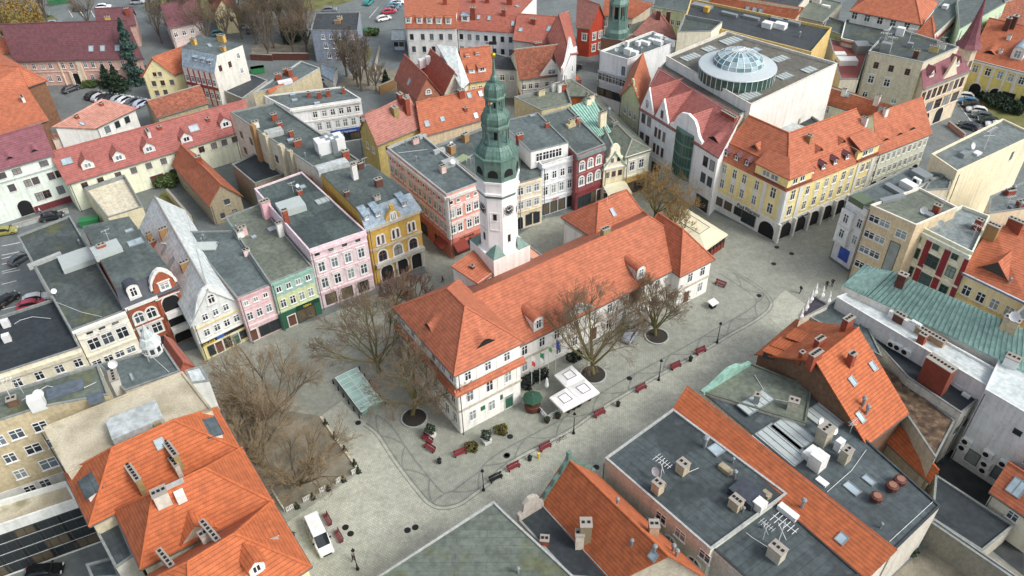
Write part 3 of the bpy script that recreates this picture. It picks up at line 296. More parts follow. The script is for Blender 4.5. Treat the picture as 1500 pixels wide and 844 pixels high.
 {'k': 'R0','l': 'white and grey office block with ribbon windows and a flat roof full of vents','p': [(20.45,168.42),(25.92,163.74),(37.91,172.53),(33.47,178.69)],'h': 13,'w': 'w_e3e6e8','pm': 'trim_white','F': [(0,[0.13,0.38,0.62,0.87],[6.9],2.2,1.7,'w'),(0,[0.13,0.38,0.62,0.87],[3.2],2.3,1.9,'s'),(3,6,[9.6,6.5],1.5,1.5,'w'),(0,[0.88],[9.6],0.9,2,'g')],'D': [('stringcourse',0,0,1,8.9,9.3,0.5,'w_b9c0c6'),('stringcourse',0,0,1,5.5,6.5,0.25,'w_b9c0c6')],'r': 'felt_blue','pp': 0.45,'I': [('bx',26.49,167.3,13,-0.71,1.6,1.2,1.4,'unit_white','ventilation_unit'),('bx',27.81,166.75,13,-0.71,1.4,1.2,1,'unit_white','ventilation_unit'),('bx',30.82,172.65,13,-0.71,2.4,1,0.7,'unit_white','ventilation_unit'),('bx',32.38,173.57,13,-0.71,1.2,1,0.9,'unit_white','ventilation_unit'),('bx',34.28,175.3,13,-0.71,1.8,1.4,1,'unit_white','ventilation_unit'),('bx',33.84,172.47,13,-0.71,2,1.2,0.9,'unit_white','ventilation_unit'),('bx',29.24,172.04,13,-0.71,1,1,1,'unit_white','ventilation_unit'),('bx',26.76,171.69,13,-0.71,0.8,0.8,1.2,'unit_white','ventilation_unit'),('dish',24.1,167.25,13,-0.71,1.2),('bx',36.45,172.32,13,-0.71,2.6,1,1,'unit_white','ventilation_unit'),('pipe',29.31,167.62,13,-0.71,1.6)]},
 {'k': 'R1a','l': 'old olive stepped gable house with an orange roof squeezed beside the office block','p': [(23.27,151.22),(26.37,145.46),(29.9,158.51),(27.59,165.72)],'h': 11.5,'w': 'w_c9c8a6','F': [(0,[0.25,0.5,0.75],[8,5,2],0.8,1.4,'w')],'GF': [(0,0.05,0.95,[(0,11.4),(1,11.4),(1,12),(0.85,12),(0.85,13.2),(0.7,13.2),(0.7,14.6),(0.58,14.6),(0.55,16.2),(0.45,16.2),(0.42,14.6),(0.3,14.6),(0.3,13.2),(0.15,13.2),(0.15,12),(0,12)],0.3,'w_c3c79c')],'r': 'tile_orange','rv': [(26.45,144.72,11.38),(30.26,158.52,11.38),(27.58,166.31,11.38),(22.89,151.18,11.38),(24.67,147.95,15.5),(28.92,162.41,15.5)],'rf': [[0,1,5,4],[2,3,4,5]],'gv': [[(29.9,158.51,11.5),(27.59,165.72,11.5),(28.74,162.12,15.35)],[(23.27,151.22,11.5),(26.37,145.46,11.5),(24.82,148.34,15.35)]],'rl': [((24.67,147.95,15.5),(28.92,162.41,15.5))]},
 {'k': 'R1','l': 'white shopping gallery with pointed gables, red tiled roof and curved green glass bay','p': [(25.81,142.38),(36.91,123.67),(41.04,129.38),(30.14,150.06)],'h': 13,'w': 'w_e9ebea','F': [(0,[0.05,0.13],[10.2,6.2],1.1,2,'d'),(0,[0.23,0.28,0.34],[9,5.6],0.7,2,'d'),(0,[0.87,0.95],[9.4,6],1.2,2,'g'),(0,[0.05,0.13],[1],1.5,2.6,'s'),(0,[0.28],[1],2.5,2.6,'s'),(0,[0.9],[0.4],3.2,2.8,'s'),(0,[0.09],[13.8],0.8,1.6,'a'),(0,[0.29],[13.6],0.7,1.5,'d')],'GF': [(0,0,0.18,[(0,12.8),(1,12.8),(1,13),(0.5,18),(0,13)],0.3,'w_eceeed'),(0,0.2,0.38,[(0,12.8),(1,12.8),(1,13),(0.5,17.5),(0,13)],0.3,'w_eceeed'),(0,0.4,0.8,[(0,12.8),(1,12.8),(1,13.6),(0.93,13.9),(0.86,14.6),(0.8,15.8),(0.7,16.8),(0.5,17.3),(0.3,16.8),(0.2,15.8),(0.14,14.6),(0.07,13.9),(0,13.6)],0.5,'w_eef0ef')],'D': [('stringcourse',0,0,0.4,4.3,4.6,0.2,'w_cfd3d3')],'r': 'tile_pinkred','rv': [(25.41,142.37,12.88),(36.88,123.03,12.88),(41.45,129.35,17.5),(30.15,150.79,17.5)],'rf': [[0,1,2,3]],'gv': [[(36.91,123.67,13),(41.04,129.38,13),(41.04,129.38,17.4)],[(41.04,129.38,13),(30.14,150.06,13),(30.14,150.06,17.4),(41.04,129.38,17.4)],[(30.14,150.06,13),(25.81,142.38,13),(30.14,150.06,17.4)]],'I': [('dm',36.61,127.09,14.06,-2.61,0.65,3.2,0.8,'e','tile_pinkred','trim_white'),('ch',39.71,130.55,16.93,-1.04,3.4,0.8,0.5,'brick_red')]},
 {'k': 'R1b','p': [(30.27,150.72),(41.22,129.95),(44.09,133.31),(32.2,153.88)],'h': 17,'w': 'w_d8d6cb','r': 'felt_taupe','pp': 0.15,'into': 'R1'},
 {'k': 'R1c','p': [(31.81,152.34),(43.39,130.93),(64.09,147.1),(46.35,164)],'h': 18.5,'w': 'w_e3e4df','pm': 'w_d2cfc4','r': 'felt_taupe','pp': 0.5,'I': [('sk',36.77,152.67,18.5,(0,0,1),4.2,2.2),('sk',41.17,156.42,18.5,(0,0,1),2.8,2.2),('sk',46.47,160.26,18.5,(0,0,1),4.6,2.6),('sk',50.35,155.43,18.5,(0,0,1),2.2,1.6),('sk',54.06,150.81,18.5,(0,0,1),3.6,2),('sk',58.24,145.53,18.5,(0,0,1),3,2),('sk',52.81,143,18.5,(0,0,1),3.2,2),('sk',44.38,135.4,18.5,(0,0,1),4,2.4)],'into': 'R1'},
 {'k': 'R2','l': 'yellow corner building with an arcade of white columns and orange roof of small dormers','p': [(38.1,126.66),(46.98,115.42),(66.36,126.63),(59.85,137.88),(50.21,132.31),(48.31,134.72)],'h': 11,'w': 'w_eddc9a','F': [(0,[0.1,0.26,0.41,0.6],[8.1],0.95,1.9,'w'),(0,[0.1,0.26,0.41,0.6],[5],0.95,1.9,'w'),(0,[0.84],[8.1,4.9],1.15,2.1,'w'),(0,[0.1,0.25,0.41],[1.3],1.7,1.7,'s'),(0,[0.58],[0.6],3,2.4,'s'),(0,[0.86],[0.1],3.2,3.1,'o'),(1,[0.09],[8.1,4.9],1.1,2.1,'w'),(1,[0.25,0.36,0.46,0.55,0.65,0.74],[8,4.9],0.95,1.8,'w'),(1,[0.87,0.93],[8,4.9],0.9,1.8,'w'),(1,[0.09,0.25,0.4,0.55,0.7,0.85,0.96],[0.1],3.1,3.2,'o')],'D': [('wall_panel',0,0,1,-0.3,4.1,0.06,'w_e6e6de'),('wall_panel',1,0,1,-0.3,4.1,0.06,'w_e6e6de'),('pilaster',0,0.69,0.74,4.1,10.9,0.14,'trim_white'),('pilaster',0,0.95,1,4.1,10.9,0.14,'trim_white'),('pilaster',1,0,0.04,4.1,10.9,0.14,'trim_white'),('pilaster',1,0.15,0.19,4.1,10.9,0.14,'trim_white'),('pilaster',1,0.8,0.83,4.1,10.9,0.14,'trim_white'),('pilaster',1,0.96,1,4.1,10.9,0.14,'trim_white'),('cornice',0,0,1,10.5,10.9,0.3,'w_e8e2cf'),('cornice',1,0,1,10.5,10.9,0.3,'w_e8e2cf'),('wall_panel',0,0.06,0.14,6.95,8,0.03,'trim_white'),('wall_panel',0,0.22,0.3,6.95,8,0.03,'trim_white'),('wall_panel',0,0.37,0.45,6.95,8,0.03,'trim_white'),('wall_panel',0,0.56,0.64,6.95,8,0.03,'trim_white'),('wall_panel',1,0.23,0.27,6.8,7.9,0.03,'trim_white'),('wall_panel',1,0.34,0.38,6.8,7.9,0.03,'trim_white'),('wall_panel',1,0.44,0.48,6.8,7.9,0.03,'trim_white'),('wall_panel',1,0.53,0.57,6.8,7.9,0.03,'trim_white'),('wall_panel',1,0.63,0.67,6.8,7.9,0.03,'trim_white'),('wall_panel',1,0.72,0.76,6.8,7.9,0.03,'trim_white'),('column',1,-0.01,0.01,-0.3,3.9,0.7,'w_d8d6cc'),('column',1,0.16,0.18,-0.3,3.9,0.7,'w_d8d6cc'),('column',1,0.32,0.34,-0.3,3.9,0.7,'w_d8d6cc'),('column',1,0.47,0.49,-0.3,3.9,0.7,'w_d8d6cc'),('column',1,0.62,0.64,-0.3,3.9,0.7,'w_d8d6cc'),('column',1,0.77,0.79,-0.3,3.9,0.7,'w_d8d6cc'),('column',1,0.9,0.92,-0.3,3.9,0.7,'w_d8d6cc')],'T': [(0,0.56,3.25,'Pod Filarami',1,'sign_dark'),(1,0.07,3.25,'STYK',0.9,'sign_dark'),(1,0.25,3.3,'Pod Filarami',0.7,'sign_dark')],'r': 'tile_orange','rv': [(37.79,126.42,10.9),(46.88,114.9,10.9),(66.56,126.28,10.9),(39.43,127.71,13.3),(47.4,117.61,13.3),(65.52,128.09,13.3),(43.21,130.69,17),(48.59,123.86,17),(63.11,132.25,17),(48.31,134.72,11),(50.21,132.31,11),(59.85,137.88,11)],'rf': [[0,1,4,3],[1,2,5,4],[3,4,7,6],[4,5,8,7],[6,7,10,9],[7,8,11,10]],'gv': [[(38.1,126.66,11),(38.1,126.66,11),(39.43,127.71,13.3),(43.21,130.69,17),(48.31,134.72,11)],[(66.36,126.63,11),(59.85,137.88,11),(63.11,132.25,17),(65.52,128.09,13.3)]],'rl': [((43.21,130.69,17),(48.59,123.86,17)),((48.59,123.86,17),(63.11,132.25,17)),((39.43,127.71,13.3),(47.4,117.61,13.3)),((47.4,117.61,13.3),(65.52,128.09,13.3)),((47.4,117.61,13.3),(48.59,123.86,17))],'I': [('dm',38.84,125.86,11.45,-2.47,1.15,1.1,1.1,'g','tile_maroon','frame_brown'),('dm',40.32,124.11,11.54,-2.47,1.15,1.1,1.1,'g','tile_maroon','frame_brown'),('dm',41.74,122.31,11.54,-2.47,1.15,1.1,1.1,'g','tile_maroon','frame_brown'),('dm',43.32,120.3,11.53,-2.47,1.15,1.1,1.1,'g','tile_maroon','frame_brown'),('dm',52.09,118.77,11.75,-1.05,1.15,1.1,1.1,'g','tile_maroon','frame_brown'),('dm',54.47,120.15,11.76,-1.05,1.15,1.1,1.1,'g','tile_maroon','frame_brown'),('dm',57,121.64,11.78,-1.05,1.15,1.1,1.1,'g','tile_maroon','frame_brown'),('dm',59.58,123.17,11.83,-1.05,1.15,1.1,1.1,'g','tile_maroon','frame_brown'),('dm',61.79,124.53,11.9,-1.05,1.15,1.1,1.1,'g','tile_maroon','frame_brown'),('dm',43.23,124.16,13.9,-2.47,0.77,1.5,0.2,'x','tile_orange','frame_dark'),('dm',43.37,124.14,13.98,-2.47,0.77,1.5,0.2,'x','tile_orange','frame_dark'),('dm',54.06,122.52,14,-1.05,0.77,1.5,0.2,'x','tile_orange','frame_dark'),('dm',58.95,125.25,13.94,-1.05,0.77,1.5,0.2,'x','tile_orange','frame_dark'),('ch',52.17,123.57,15.43,-0.9,0.9,0.7,1.2,'brick_tan'),('ch',64.18,129.95,15.05,-0.9,1,0.6,1.3,'trim_white')]},
 {'k': 'R2c','p': [(42.79,120.53),(46.94,115.24),(51.88,118.12),(50.52,120.47),(47.6,118.7),(44.93,122.21)],'h': 13.3,'w': 'w_eddc9a','z': 10.8,'into': 'R2','F': [(0,[0.34,0.6],[11.6],1.5,1.1,'w'),(1,[0.3,0.6],[11.6],1.1,1.1,'w')],'D': [('cornice',0,0,1,11,11.3,0.35,'tile_orange'),('cornice',1,0,1,11,11.3,0.35,'tile_orange')],'r': 'tile_orange','rv': [(42.4,120.22,13.4),(46.8,114.5,13.4),(52.13,117.68,13.4),(50.52,120.47,14.8),(47.6,118.7,15.2),(44.93,122.21,14.8)],'rf': [[0,1,4,5],[1,2,3,4]]},
 {'k': 'R2d','p': [(61.66,123.77),(66.42,126.52),(65.06,128.88),(60.3,126.13)],'h': 13.3,'w': 'w_eddc9a','z': 10.8,'into': 'R2','F': [(0,[0.35,0.62],[11.6],1.2,1.1,'w')],'D': [('cornice',0,0,1,11,11.3,0.35,'tile_orange')],'r': 'tile_orange','rv': [(61.91,123.34,13.4),(66.67,126.09,13.4),(65.06,128.88,14.8),(60.3,126.13,14.8)],'rf': [[0,1,2,3]]},
 {'k': 'R3','l': 'pale green and cream house with an orange roof of eyebrow dormers beyond the arcaded building','p': [(67.98,129.36),(80.7,136.51),(79.01,147.48),(69.52,142.92)],'h': 9.3,'w': 'w_dfe3cf','F': [(0,10,[6.8,3.9],0.8,1.5,'w'),(0,[0.1,0.3,0.5,0.7,0.9],[0.2],2.4,2.6,'o')],'D': [('stringcourse',0,0,1,3.3,3.5,0.2,'w_cfd3bf')],'r': 'tile_orange','rv': [(67.56,128.72,9.18),(81.08,136.33,9.18),(79.28,148,9.18),(69.19,143.15,9.18),(68.38,135.93,13.9),(80.18,142.16,13.9)],'rf': [[0,1,5,4],[2,3,4,5]],'gv': [[(80.7,136.51,9.3),(79.01,147.48,9.3),(79.85,141.99,13.75)],[(69.52,142.92,9.3),(67.98,129.36,9.3),(68.75,136.14,13.75)]],'rl': [((68.38,135.93,13.9),(80.18,142.16,13.9))],'I': [('dm',70.13,131.93,10.47,-1.09,0.79,2.6,0.5,'e','tile_orange','trim_white'),('dm',73.37,133.78,10.51,-1.06,0.85,2.6,0.5,'e','tile_orange','trim_white'),('dm',76.48,135.62,10.58,-1.06,0.85,2.6,0.5,'e','tile_orange','trim_white'),('ch',70.82,136.34,13.28,0.51,0.9,0.6,1.4,'trim_white')]},
 {'k': 'R4a','l': 'dark flat courtyard roof with a pale metal hood behind the yellow building','p': [(49.59,139.28),(54.51,135.47),(61.76,140.88),(58.99,147.91)],'h': 9,'w': 'w_dcdcd4','r': 'felt_black','pp': 0.3,'I': [('bx',53.67,138.71,9,-0.66,6,4,1.2,'roof_white','roof_hood'),('bx',54.97,142.87,9,-0.66,1.6,1.2,2.2,'trim_white','vent_block'),('bx',56.8,142.24,9,-0.66,1.4,1.4,1.4,'w_b9b5a0','vent_block'),('bx',53.14,141.15,9,-0.66,1.6,1.2,2.2,'trim_white','vent_block')]},
 {'k': 'R4','l': 'cream house with a red tile roof tucked behind the yellow arcaded building','p': [(63.99,150.51),(71.28,143.97),(74.85,141.37),(65.25,151.03)],'h': 9.5,'w': 'w_e2e5d2','F': [(0,[0.18,0.55],[7.2],0.9,1.5,'w'),(0,[0.1,0.5],[4.6],0.8,0.6,'g')],'r': 'tile_orange','rv': [(63.35,150.62,9.38),(71.06,143.7,9.38),(74.97,141.26,12.5),(65.33,151.44,12.5)],'rf': [[0,1,2,3]],'gv': [[(71.28,143.97,9.5),(74.85,141.37,9.5),(74.85,141.37,12.4)],[(74.85,141.37,9.5),(65.25,151.03,9.5),(65.25,151.03,12.4),(74.85,141.37,12.4)],[(65.25,151.03,9.5),(63.99,150.51,9.5),(65.25,151.03,12.4)]],'I': [('ch',67.53,148.53,11.86,-0.73,0.9,0.6,1,'trim_white'),('sk',68.13,148.01,11.98,(-0.61,-0.58,0.54),0.8,1),('ch',72.24,143.79,12.12,-0.73,1,0.6,1.6,'trim_white'),('sk',72.99,142.63,11.32,(-0.65,-0.72,0.25),1,1)]},
 {'k': 'R5','l': 'tall beige building with a mossy flat roof full of antennas and a maroon tiled side','p': [(75.99,160.74),(84.96,154.61),(95.25,161.67),(85.69,173.76)],'h': 15,'w': 'w_cfc8b0','F': [(0,[0.2,0.48,0.78],[12],1,1.4,'d'),(0,[0.18,0.48],[8.6],1.2,1.7,'t'),(0,[0.15,0.4,0.7],[5.4],1.1,1.2,'w'),(3,[0.8],[11.5,8],1.6,3,'w')],'r': 'felt_moss','pp': 0.35,'I': [('antenna',79.47,162.41,15,-0.6,1.4),('antenna',80.63,161.4,15,-0.6,1.2),('bx',79.52,161,15,-0.6,2,1.4,2,'unit_grey','aerial_cabinet'),('bx',85.81,169.34,15,-0.6,1.6,1.2,1.8,'unit_white','vent_block'),('antenna',86.04,164.89,15,-0.6,1.3),('bx',85.49,163,15,-0.6,1.2,1,1,'unit_grey','aerial_cabinet'),('ch',84.44,157.5,15,-0.6,1,0.5,1.6,'brick_dark'),('ch',89.43,160.42,15,-0.6,1.8,0.8,1.2,'w_c9b27a'),('ch',91.58,161.89,15,-0.6,1.8,0.8,1.2,'trim_white'),('antenna',92.47,163.07,15,-0.6,0.8),('bx',81.05,166.16,15,-0.6,1,1,2.6,'unit_grey','aerial_cabinet')],'pm': 'coping'},
 {'k': 'R5b','p': [(85.47,152.42),(97.87,159.84),(95.83,162.44),(85.44,155.71)],'h': 11,'w': 'w_d6c6ac','F': [(0,8,[7.4],1.2,2.2,'d'),(0,5,[4.2],2.2,2.2,'d'),(0,[0.3,0.62],[0.3],2.6,3.6,'o'),(0,[0.08],[0.2],1.6,2.8,'o')],'D': [('stringcourse',0,0,1,6.7,7,0.25,'w_c9b696'),('stringcourse',0,0,1,3.9,4.1,0.25,'w_c9b696'),('cornice',0,0,1,10.3,10.9,0.4,'w_8a8f86')],'GF': [(0,0.4,0.75,[(0,10.8),(1,10.8),(0.8,12.2),(0.6,14.2),(0.5,15.5),(0.4,14.2),(0.2,12.2)],0.4,'w_dccfb6')],'r': 'tile_maroonred','rv': [(85.13,151.8,10.88),(98.39,159.75,10.88),(95.91,162.9,14.7),(85.09,155.9,14.7)],'rf': [[0,1,2,3]],'gv': [[(97.87,159.84,11),(95.83,162.44,11),(95.83,162.44,14.6)],[(95.83,162.44,11),(85.44,155.71,11),(85.44,155.71,14.6),(95.83,162.44,14.6)],[(85.44,155.71,11),(85.47,152.42,11),(85.44,155.71,14.6)]],'I': [('dm',87.56,154.63,12.04,-1,1.11,1.6,0.9,'p','tile_maroonred','w_d6c6ac'),('dm',94.76,159.08,12.12,-1.03,0.96,1.6,0.9,'p','tile_maroonred','w_d6c6ac')],'into': 'R5'},
 {'k': 'R5c','l': 'low maroon roofed annexe with service units between the gallery and the tall beige building','p': [(71.03,159.66),(74.84,159.45),(81.67,173.2),(75.61,181.32)],'h': 9.5,'w': 'w_d2cdb8','r': 'plain_maroon','pp': 0.2,'I': [('bx',74.23,170.23,9.5,-0.05,2.4,1.8,1.4,'unit_white','service_unit'),('bx',75.09,167.71,9.5,-0.05,4,2.4,1.2,'unit_white','service_unit'),('bx',80.23,173.79,9.5,-0.05,3,3,2,'unit_grey','service_unit')]},
 {'k': 'R6','l': 'yellow and white townhouse with an orange roof and round grey dormer at the right edge','p': [(105.29,172.05),(117.08,161.27),(130.49,181.72),(119.75,192.5)],'h': 8.2,'w': 'w_e3d27e','F': [(0,[0.09,0.26,0.42,0.56,0.7,0.85],[5.1],1.2,1.8,'w'),(0,[0.18,0.45],[0.2],2.4,2.7,'o'),(0,[0.62,0.85],[0.3],2.6,2.5,'s')],'D': [('pilaster',0,0.15,0.19,0,7.4,0.15,'trim_white'),('pilaster',0,0.31,0.34,0,7.4,0.15,'trim_white'),('pilaster',0,0.47,0.5,0,7.4,0.15,'trim_white'),('pilaster',0,0.61,0.65,0,7.4,0.15,'trim_white'),('cornice',0,0,1,7.4,8.1,0.4,'trim_white')],'r': 'tile_orange2','rv': [(104.82,172,8.08),(117.15,160.73,8.08),(130.94,181.77,8.08),(119.71,193.04,8.08),(112.26,182.52,13.2),(124.04,171.25,13.2)],'rf': [[0,1,5,4],[2,3,4,5]],'gv': [[(117.08,161.27,8.2),(130.49,181.72,8.2),(123.78,171.5,13.05)],[(119.75,192.5,8.2),(105.29,172.05,8.2),(112.52,182.27,13.05)]],'rl': [((112.26,182.52,13.2),(124.04,171.25,13.2))],'I': [('dm',108.79,171.92,9.16,-2.33,0.4,3,0.7,'e','tile_orange2','trim_white'),('dm',112.98,168.47,9.27,-2.31,0.41,2.4,1.8,'r','zinc','trim_white'),('ch',113.64,174.66,11.3,-0.74,0.8,0.8,0.9,'trim_white'),('ch',110.84,171.36,9.56,-0.74,0.7,0.7,0.7,'trim_white'),('ch',114.17,177.8,12.36,-0.74,1.1,1.4,2.6,'brick_dark'),('ch',115.5,177.84,12.74,-0.74,1.1,1.4,2.6,'brick_dark')]},
 {'k': 'R7','l': 'white three storey block with dark cross windows and mossy terrace under an orange roof','p': [(76.79,177.61),(89.97,166.33),(99.25,186.59),(81.59,188.84)],'h': 11,'w': 'w_dedfd6','F': [(0,[0.13,0.3,0.47,0.63],[7.2],1.5,2.1,'w'),(0,[0.13,0.3,0.47,0.63],[3.4],1.5,2.1,'w')],'D': [('cornice',0,0,1,10.4,10.9,0.3,'w_a8746a')],'r': 'felt_moss','pp': 0.2,'pm': 'w_dedfd6'},
 {'k': 'R7b','p': [(81.84,187.29),(94.24,178.1),(103.24,190.61),(90.31,200.82)],'h': 14,'w': 'w_e4e5de','z': 10.5,'F': [(0,[0.06,0.25,0.44,0.63,0.83],[12],1.3,1.6,'w')],'r': 'tile_orange','rv': [(81.37,187.2,13.88),(94.32,177.61,13.88),(103.72,190.68,13.88),(90.22,201.34,13.88),(90.56,190.62,18.5),(95.05,187.18,18.5)],'rf': [[0,1,5,4],[1,2,5],[2,3,4,5],[3,0,4]],'rl': [((90.56,190.62,18.5),(95.05,187.18,18.5)),((90.56,190.62,18.5),(81.37,187.2,13.88)),((90.56,190.62,18.5),(90.22,201.34,13.88)),((95.05,187.18,18.5),(94.32,177.61,13.88)),((95.05,187.18,18.5),(103.72,190.68,13.88))],'into': 'R7'},
 {'k': 'R8','l': 'ochre block with a dark strip roof and stepped yellow parapets behind the dome','p': [(41.12,181.23),(64.32,161.64),(72.67,174.46),(45.02,194.28)],'h': 14.5,'w': 'w_d3b877','pm': 'w_d3b877','r': 'felt_dark','pp': 0.5,'I': [('bx',59.05,176.88,14.5,-0.7,2.2,1.8,1.2,'unit_white','service_unit'),('bx',61.74,176.18,14.5,-0.7,2.6,1.8,1.2,'unit_white','service_unit'),('pipe',64.49,170.85,14.5,-0.7,1.4),('bx',52.1,184.43,14.5,-0.7,4,1,0.6,'unit_grey','service_unit'),('bx',56.58,181.91,14.5,-0.7,4,1,0.6,'unit_grey','service_unit'),('bx',46.82,189.97,14.5,-0.7,5,2,0.6,'unit_grey','service_unit'),('bx',47.31,187.02,14.5,-0.7,1.2,1,1.2,'w_c9a34a','vent_block'),('bx',62.59,180.27,14.5,-0.7,4,1,0.6,'unit_grey','service_unit'),('bx',64.99,178.61,14.5,-0.7,4,1,0.6,'unit_grey','service_unit')]},
 {'k': 'R8b','l': 'plain cream block with a mossy parapet beside the office block vents','p': [(37.57,171.03),(44.97,171.09),(48.44,176.06),(40.94,180.85)],'h': 15.5,'w': 'w_e2dcc6','r': 'felt_moss','pp': 0.8},
 {'k': 'R9','l': 'pale long house with an orange roof of paired rooflights behind the dark strip roof','p': [(50.85,199.54),(68.96,188.19),(70.04,188.46),(51.84,199.44)],'h': 12,'w': 'w_d6cdb8','F': [(0,8,[9],0.8,1,'w')],'r': 'tile_orange','rv': [(50.43,199.69,11.88),(68.9,187.81,11.88),(70.8,188.34,14.5),(51.96,199.78,14.5)],'rf': [[0,1,2,3]],'gv': [[(68.96,188.19,12),(70.04,188.46,12),(70.04,188.46,14.4)],[(70.04,188.46,12),(51.84,199.44,12),(51.84,199.44,14.4),(70.04,188.46,14.4)],[(51.84,199.44,12),(50.85,199.54,12),(51.84,199.44,14.4)]],'I': [('sk',60.64,193.36,12.24,(-0.47,-0.73,0.49),1,2),('sk',61.98,192.42,12.11,(-0.47,-0.73,0.49),1,2),('sk',59.11,194.17,11.97,(-0.47,-0.73,0.49),1,2),('sk',61.79,192.4,11.9,(-0.47,-0.73,0.49),1,2)]},
 {'k': 'R10','l': 'house with a plain dark grey roof and small attic windows at the top edge','p': [(58.73,197.38),(69.61,190),(76.3,200.62),(63.73,206.72)],'h': 13.5,'w': 'w_d9d2c2','F': [(0,6,[11.8],0.7,0.7,'w')],'r': 'felt_dark','pp': 0.2},
 {'k': 'R11','l': 'long house with a blank olive grey roof near the top edge','p': [(70.16,191.65),(75.6,187.16),(84.24,199.46),(78.61,204.93)],'h': 11,'w': 'w_b9b3a0','r': 'felt_green','pp': 0.2,'I': [('bx',78.17,200.48,11,-0.69,2,1.2,1.6,'trim_white','vent_block'),('bx',79.45,197.29,11,-0.69,2,1,0.5,'trim_white','rooflight')]},
 {'k': 'R12','l': 'ornate olive green facade with small dormers between maroon roofs','p': [(74.83,184.33),(78.02,180.34),(81.38,187.85),(78.37,192.08)],'h': 10.5,'w': 'w_b9bd8f','F': [(0,3,[7.2],0.8,1.3,'w')],'r': 'felt_moss','pp': 0.3},
 {'k': 'R13','l': 'long pale house with red cornice stripe and grey roof along the upper right street','p': [(97.52,176.53),(111.74,192.49),(114.55,204.92),(99.9,186.8)],'h': 12,'w': 'w_dcdad0','F': [(0,8,[8,4.5],0.9,1.4,'w')],'D': [('stringcourse',0,0,1,9.8,10.5,0.2,'w_9a4a4a')],'r': 'felt_grey','pp': 0.2,'I': [('bx',106.55,192.23,12,0.84,1.6,1.2,0.8,'unit_white','vent_block')]},
 {'k': 'R13b','l': 'small orange pyramid roof between the pale house and the tall beige building','p': [(93.7,177.47),(97.13,176.21),(99.06,179.8),(97.05,182.1)],'h': 11.5,'w': 'w_dcdad0','r': 'tile_orange','rv': [(93.15,177.3,11.38),(97.3,175.78,11.38),(99.48,179.85,11.38),(97.02,182.66,11.38),(96.76,178.88,15.5),(96.72,178.91,15.5)],'rf': [[0,1,5,4],[1,2,5],[2,3,4,5],[3,0,4]],'rl': [((96.76,178.88,15.5),(96.72,178.91,15.5)),((96.76,178.88,15.5),(93.15,177.3,11.38)),((96.76,178.88,15.5),(97.02,182.66,11.38)),((96.72,178.91,15.5),(97.3,175.78,11.38)),((96.72,178.91,15.5),(99.48,179.85,11.38))]},
 {'k': 'R14','l': 'mint green long facade with many narrow windows at the top right corner','p': [(102.71,176.37),(120.66,191.6),(125.83,207.94),(109.66,193.54)],'h': 13,'w': 'w_b5d3b4','F': [(0,11,[9.5,6.2],0.9,1.6,'w'),(0,9,[0.4],1.6,2.4,'s')],'D': [('shopfront',0,0,1,-0.3,3.4,0.05,'w_8fc08c')],'r': 'felt_grey','pp': 0.2},
 {'k': 'R15','l': 'brown roofed house with long chimneys at the upper right edge','p': [(118.09,187.93),(130.65,193.51),(140.14,211.92),(123.41,200.03)],'h': 8,'w': 'w_c9b9a8','r': 'tile_brown','rv': [(117.58,187.42,7.88),(130.9,193.24,7.88),(140.45,212.28,7.88),(123.13,200.26,7.88),(120.36,193.84,12),(135.68,202.76,12)],'rf': [[0,1,5,4],[2,3,4,5]],'gv': [[(130.65,193.51,8),(140.14,211.92,8),(135.4,202.71,11.85)],[(123.41,200.03,8),(118.09,187.93,8),(120.75,193.98,11.85)]],'rl': [((120.36,193.84,12),(135.68,202.76,12))]},
 {'k': 'S1','l': 'white corner house with rounded bay balconies and a bluish flat roof','p': [(55.43,110.66),(57.44,106.91),(74.13,116.77),(68.96,119.38)],'h': 12,'w': 'w_e9ecec','F': [(0,[0.32],[8.2,5.2],1,1.7,'w'),(0,[0.84],[8.3,5],0.95,1.7,'w'),(3,[0.9],[8.4,5],0.85,1.5,'w')],'D': [('balcony',0,0.02,0.65,7.2,7.6,0.8,'trim_white'),('balcony',0,0.02,0.65,3.9,4.3,0.8,'trim_white'),('bay',0,0.02,0.6,4.3,10.4,0.7,'w_e9ecec'),('poster',0,0.35,0.82,0.9,3.3,0.12,'poster_blue'),('stringcourse',0,0,1,10.6,10.9,0.25,'trim_white')],'r': 'felt_blue','pp': 0.3,'I': [('bx',64.31,111.81,12,-1.08,5.2,1.2,0.6,'unit_grey','duct'),('bx',66.33,113.11,12,-1.08,2.6,1.4,1.2,'unit_white','ventilation_unit'),('ac',68.23,114.44,12,-1.08,1.4),('bx',69.85,116.56,12,-1.08,3,2,1,'unit_grey','ventilation_unit'),('bx',57.29,109.54,12,-1.08,3,2.4,0.8,'p_5d6b55','bay_roof')]},
 {'k': 'S2','l': 'beige four storey house with paired white windows and a dark stairwell strip','p': [(56.43,104.62),(61.3,98.99),(69.53,103.45),(65.9,109.2)],'h': 14.4,'w': 'w_d6c3a0','pm': 'w_e2ddd0','F': [(0,[0.16,0.4],[12],1.7,1.3,'w'),(0,[0.16,0.4],[9],1.7,1.3,'w'),(0,[0.16,0.4],[6],1.7,1.3,'w'),(0,[0.16,0.4],[3],1.7,1.3,'w'),(0,[0.78],[11.4],1.8,1.5,'w'),(0,[0.74],[1.2],1.7,9.2,'g')],'r': 'felt_green','pp': 0.3,'I': [('bx',60.53,106.41,14.4,0.34,4.5,0.9,0.5,'unit_grey','duct'),('bx',64.21,102.03,14.4,-0.86,1.6,1.2,0.4,'unit_grey','roof_hatch_lid'),('dish',63.13,101.13,14.4,-0.86,1.4),('ch',65.74,102.51,14.4,-0.86,1,0.8,1.4,'brick_red'),('antenna',66.65,102.82,14.4,-0.86,1)]},
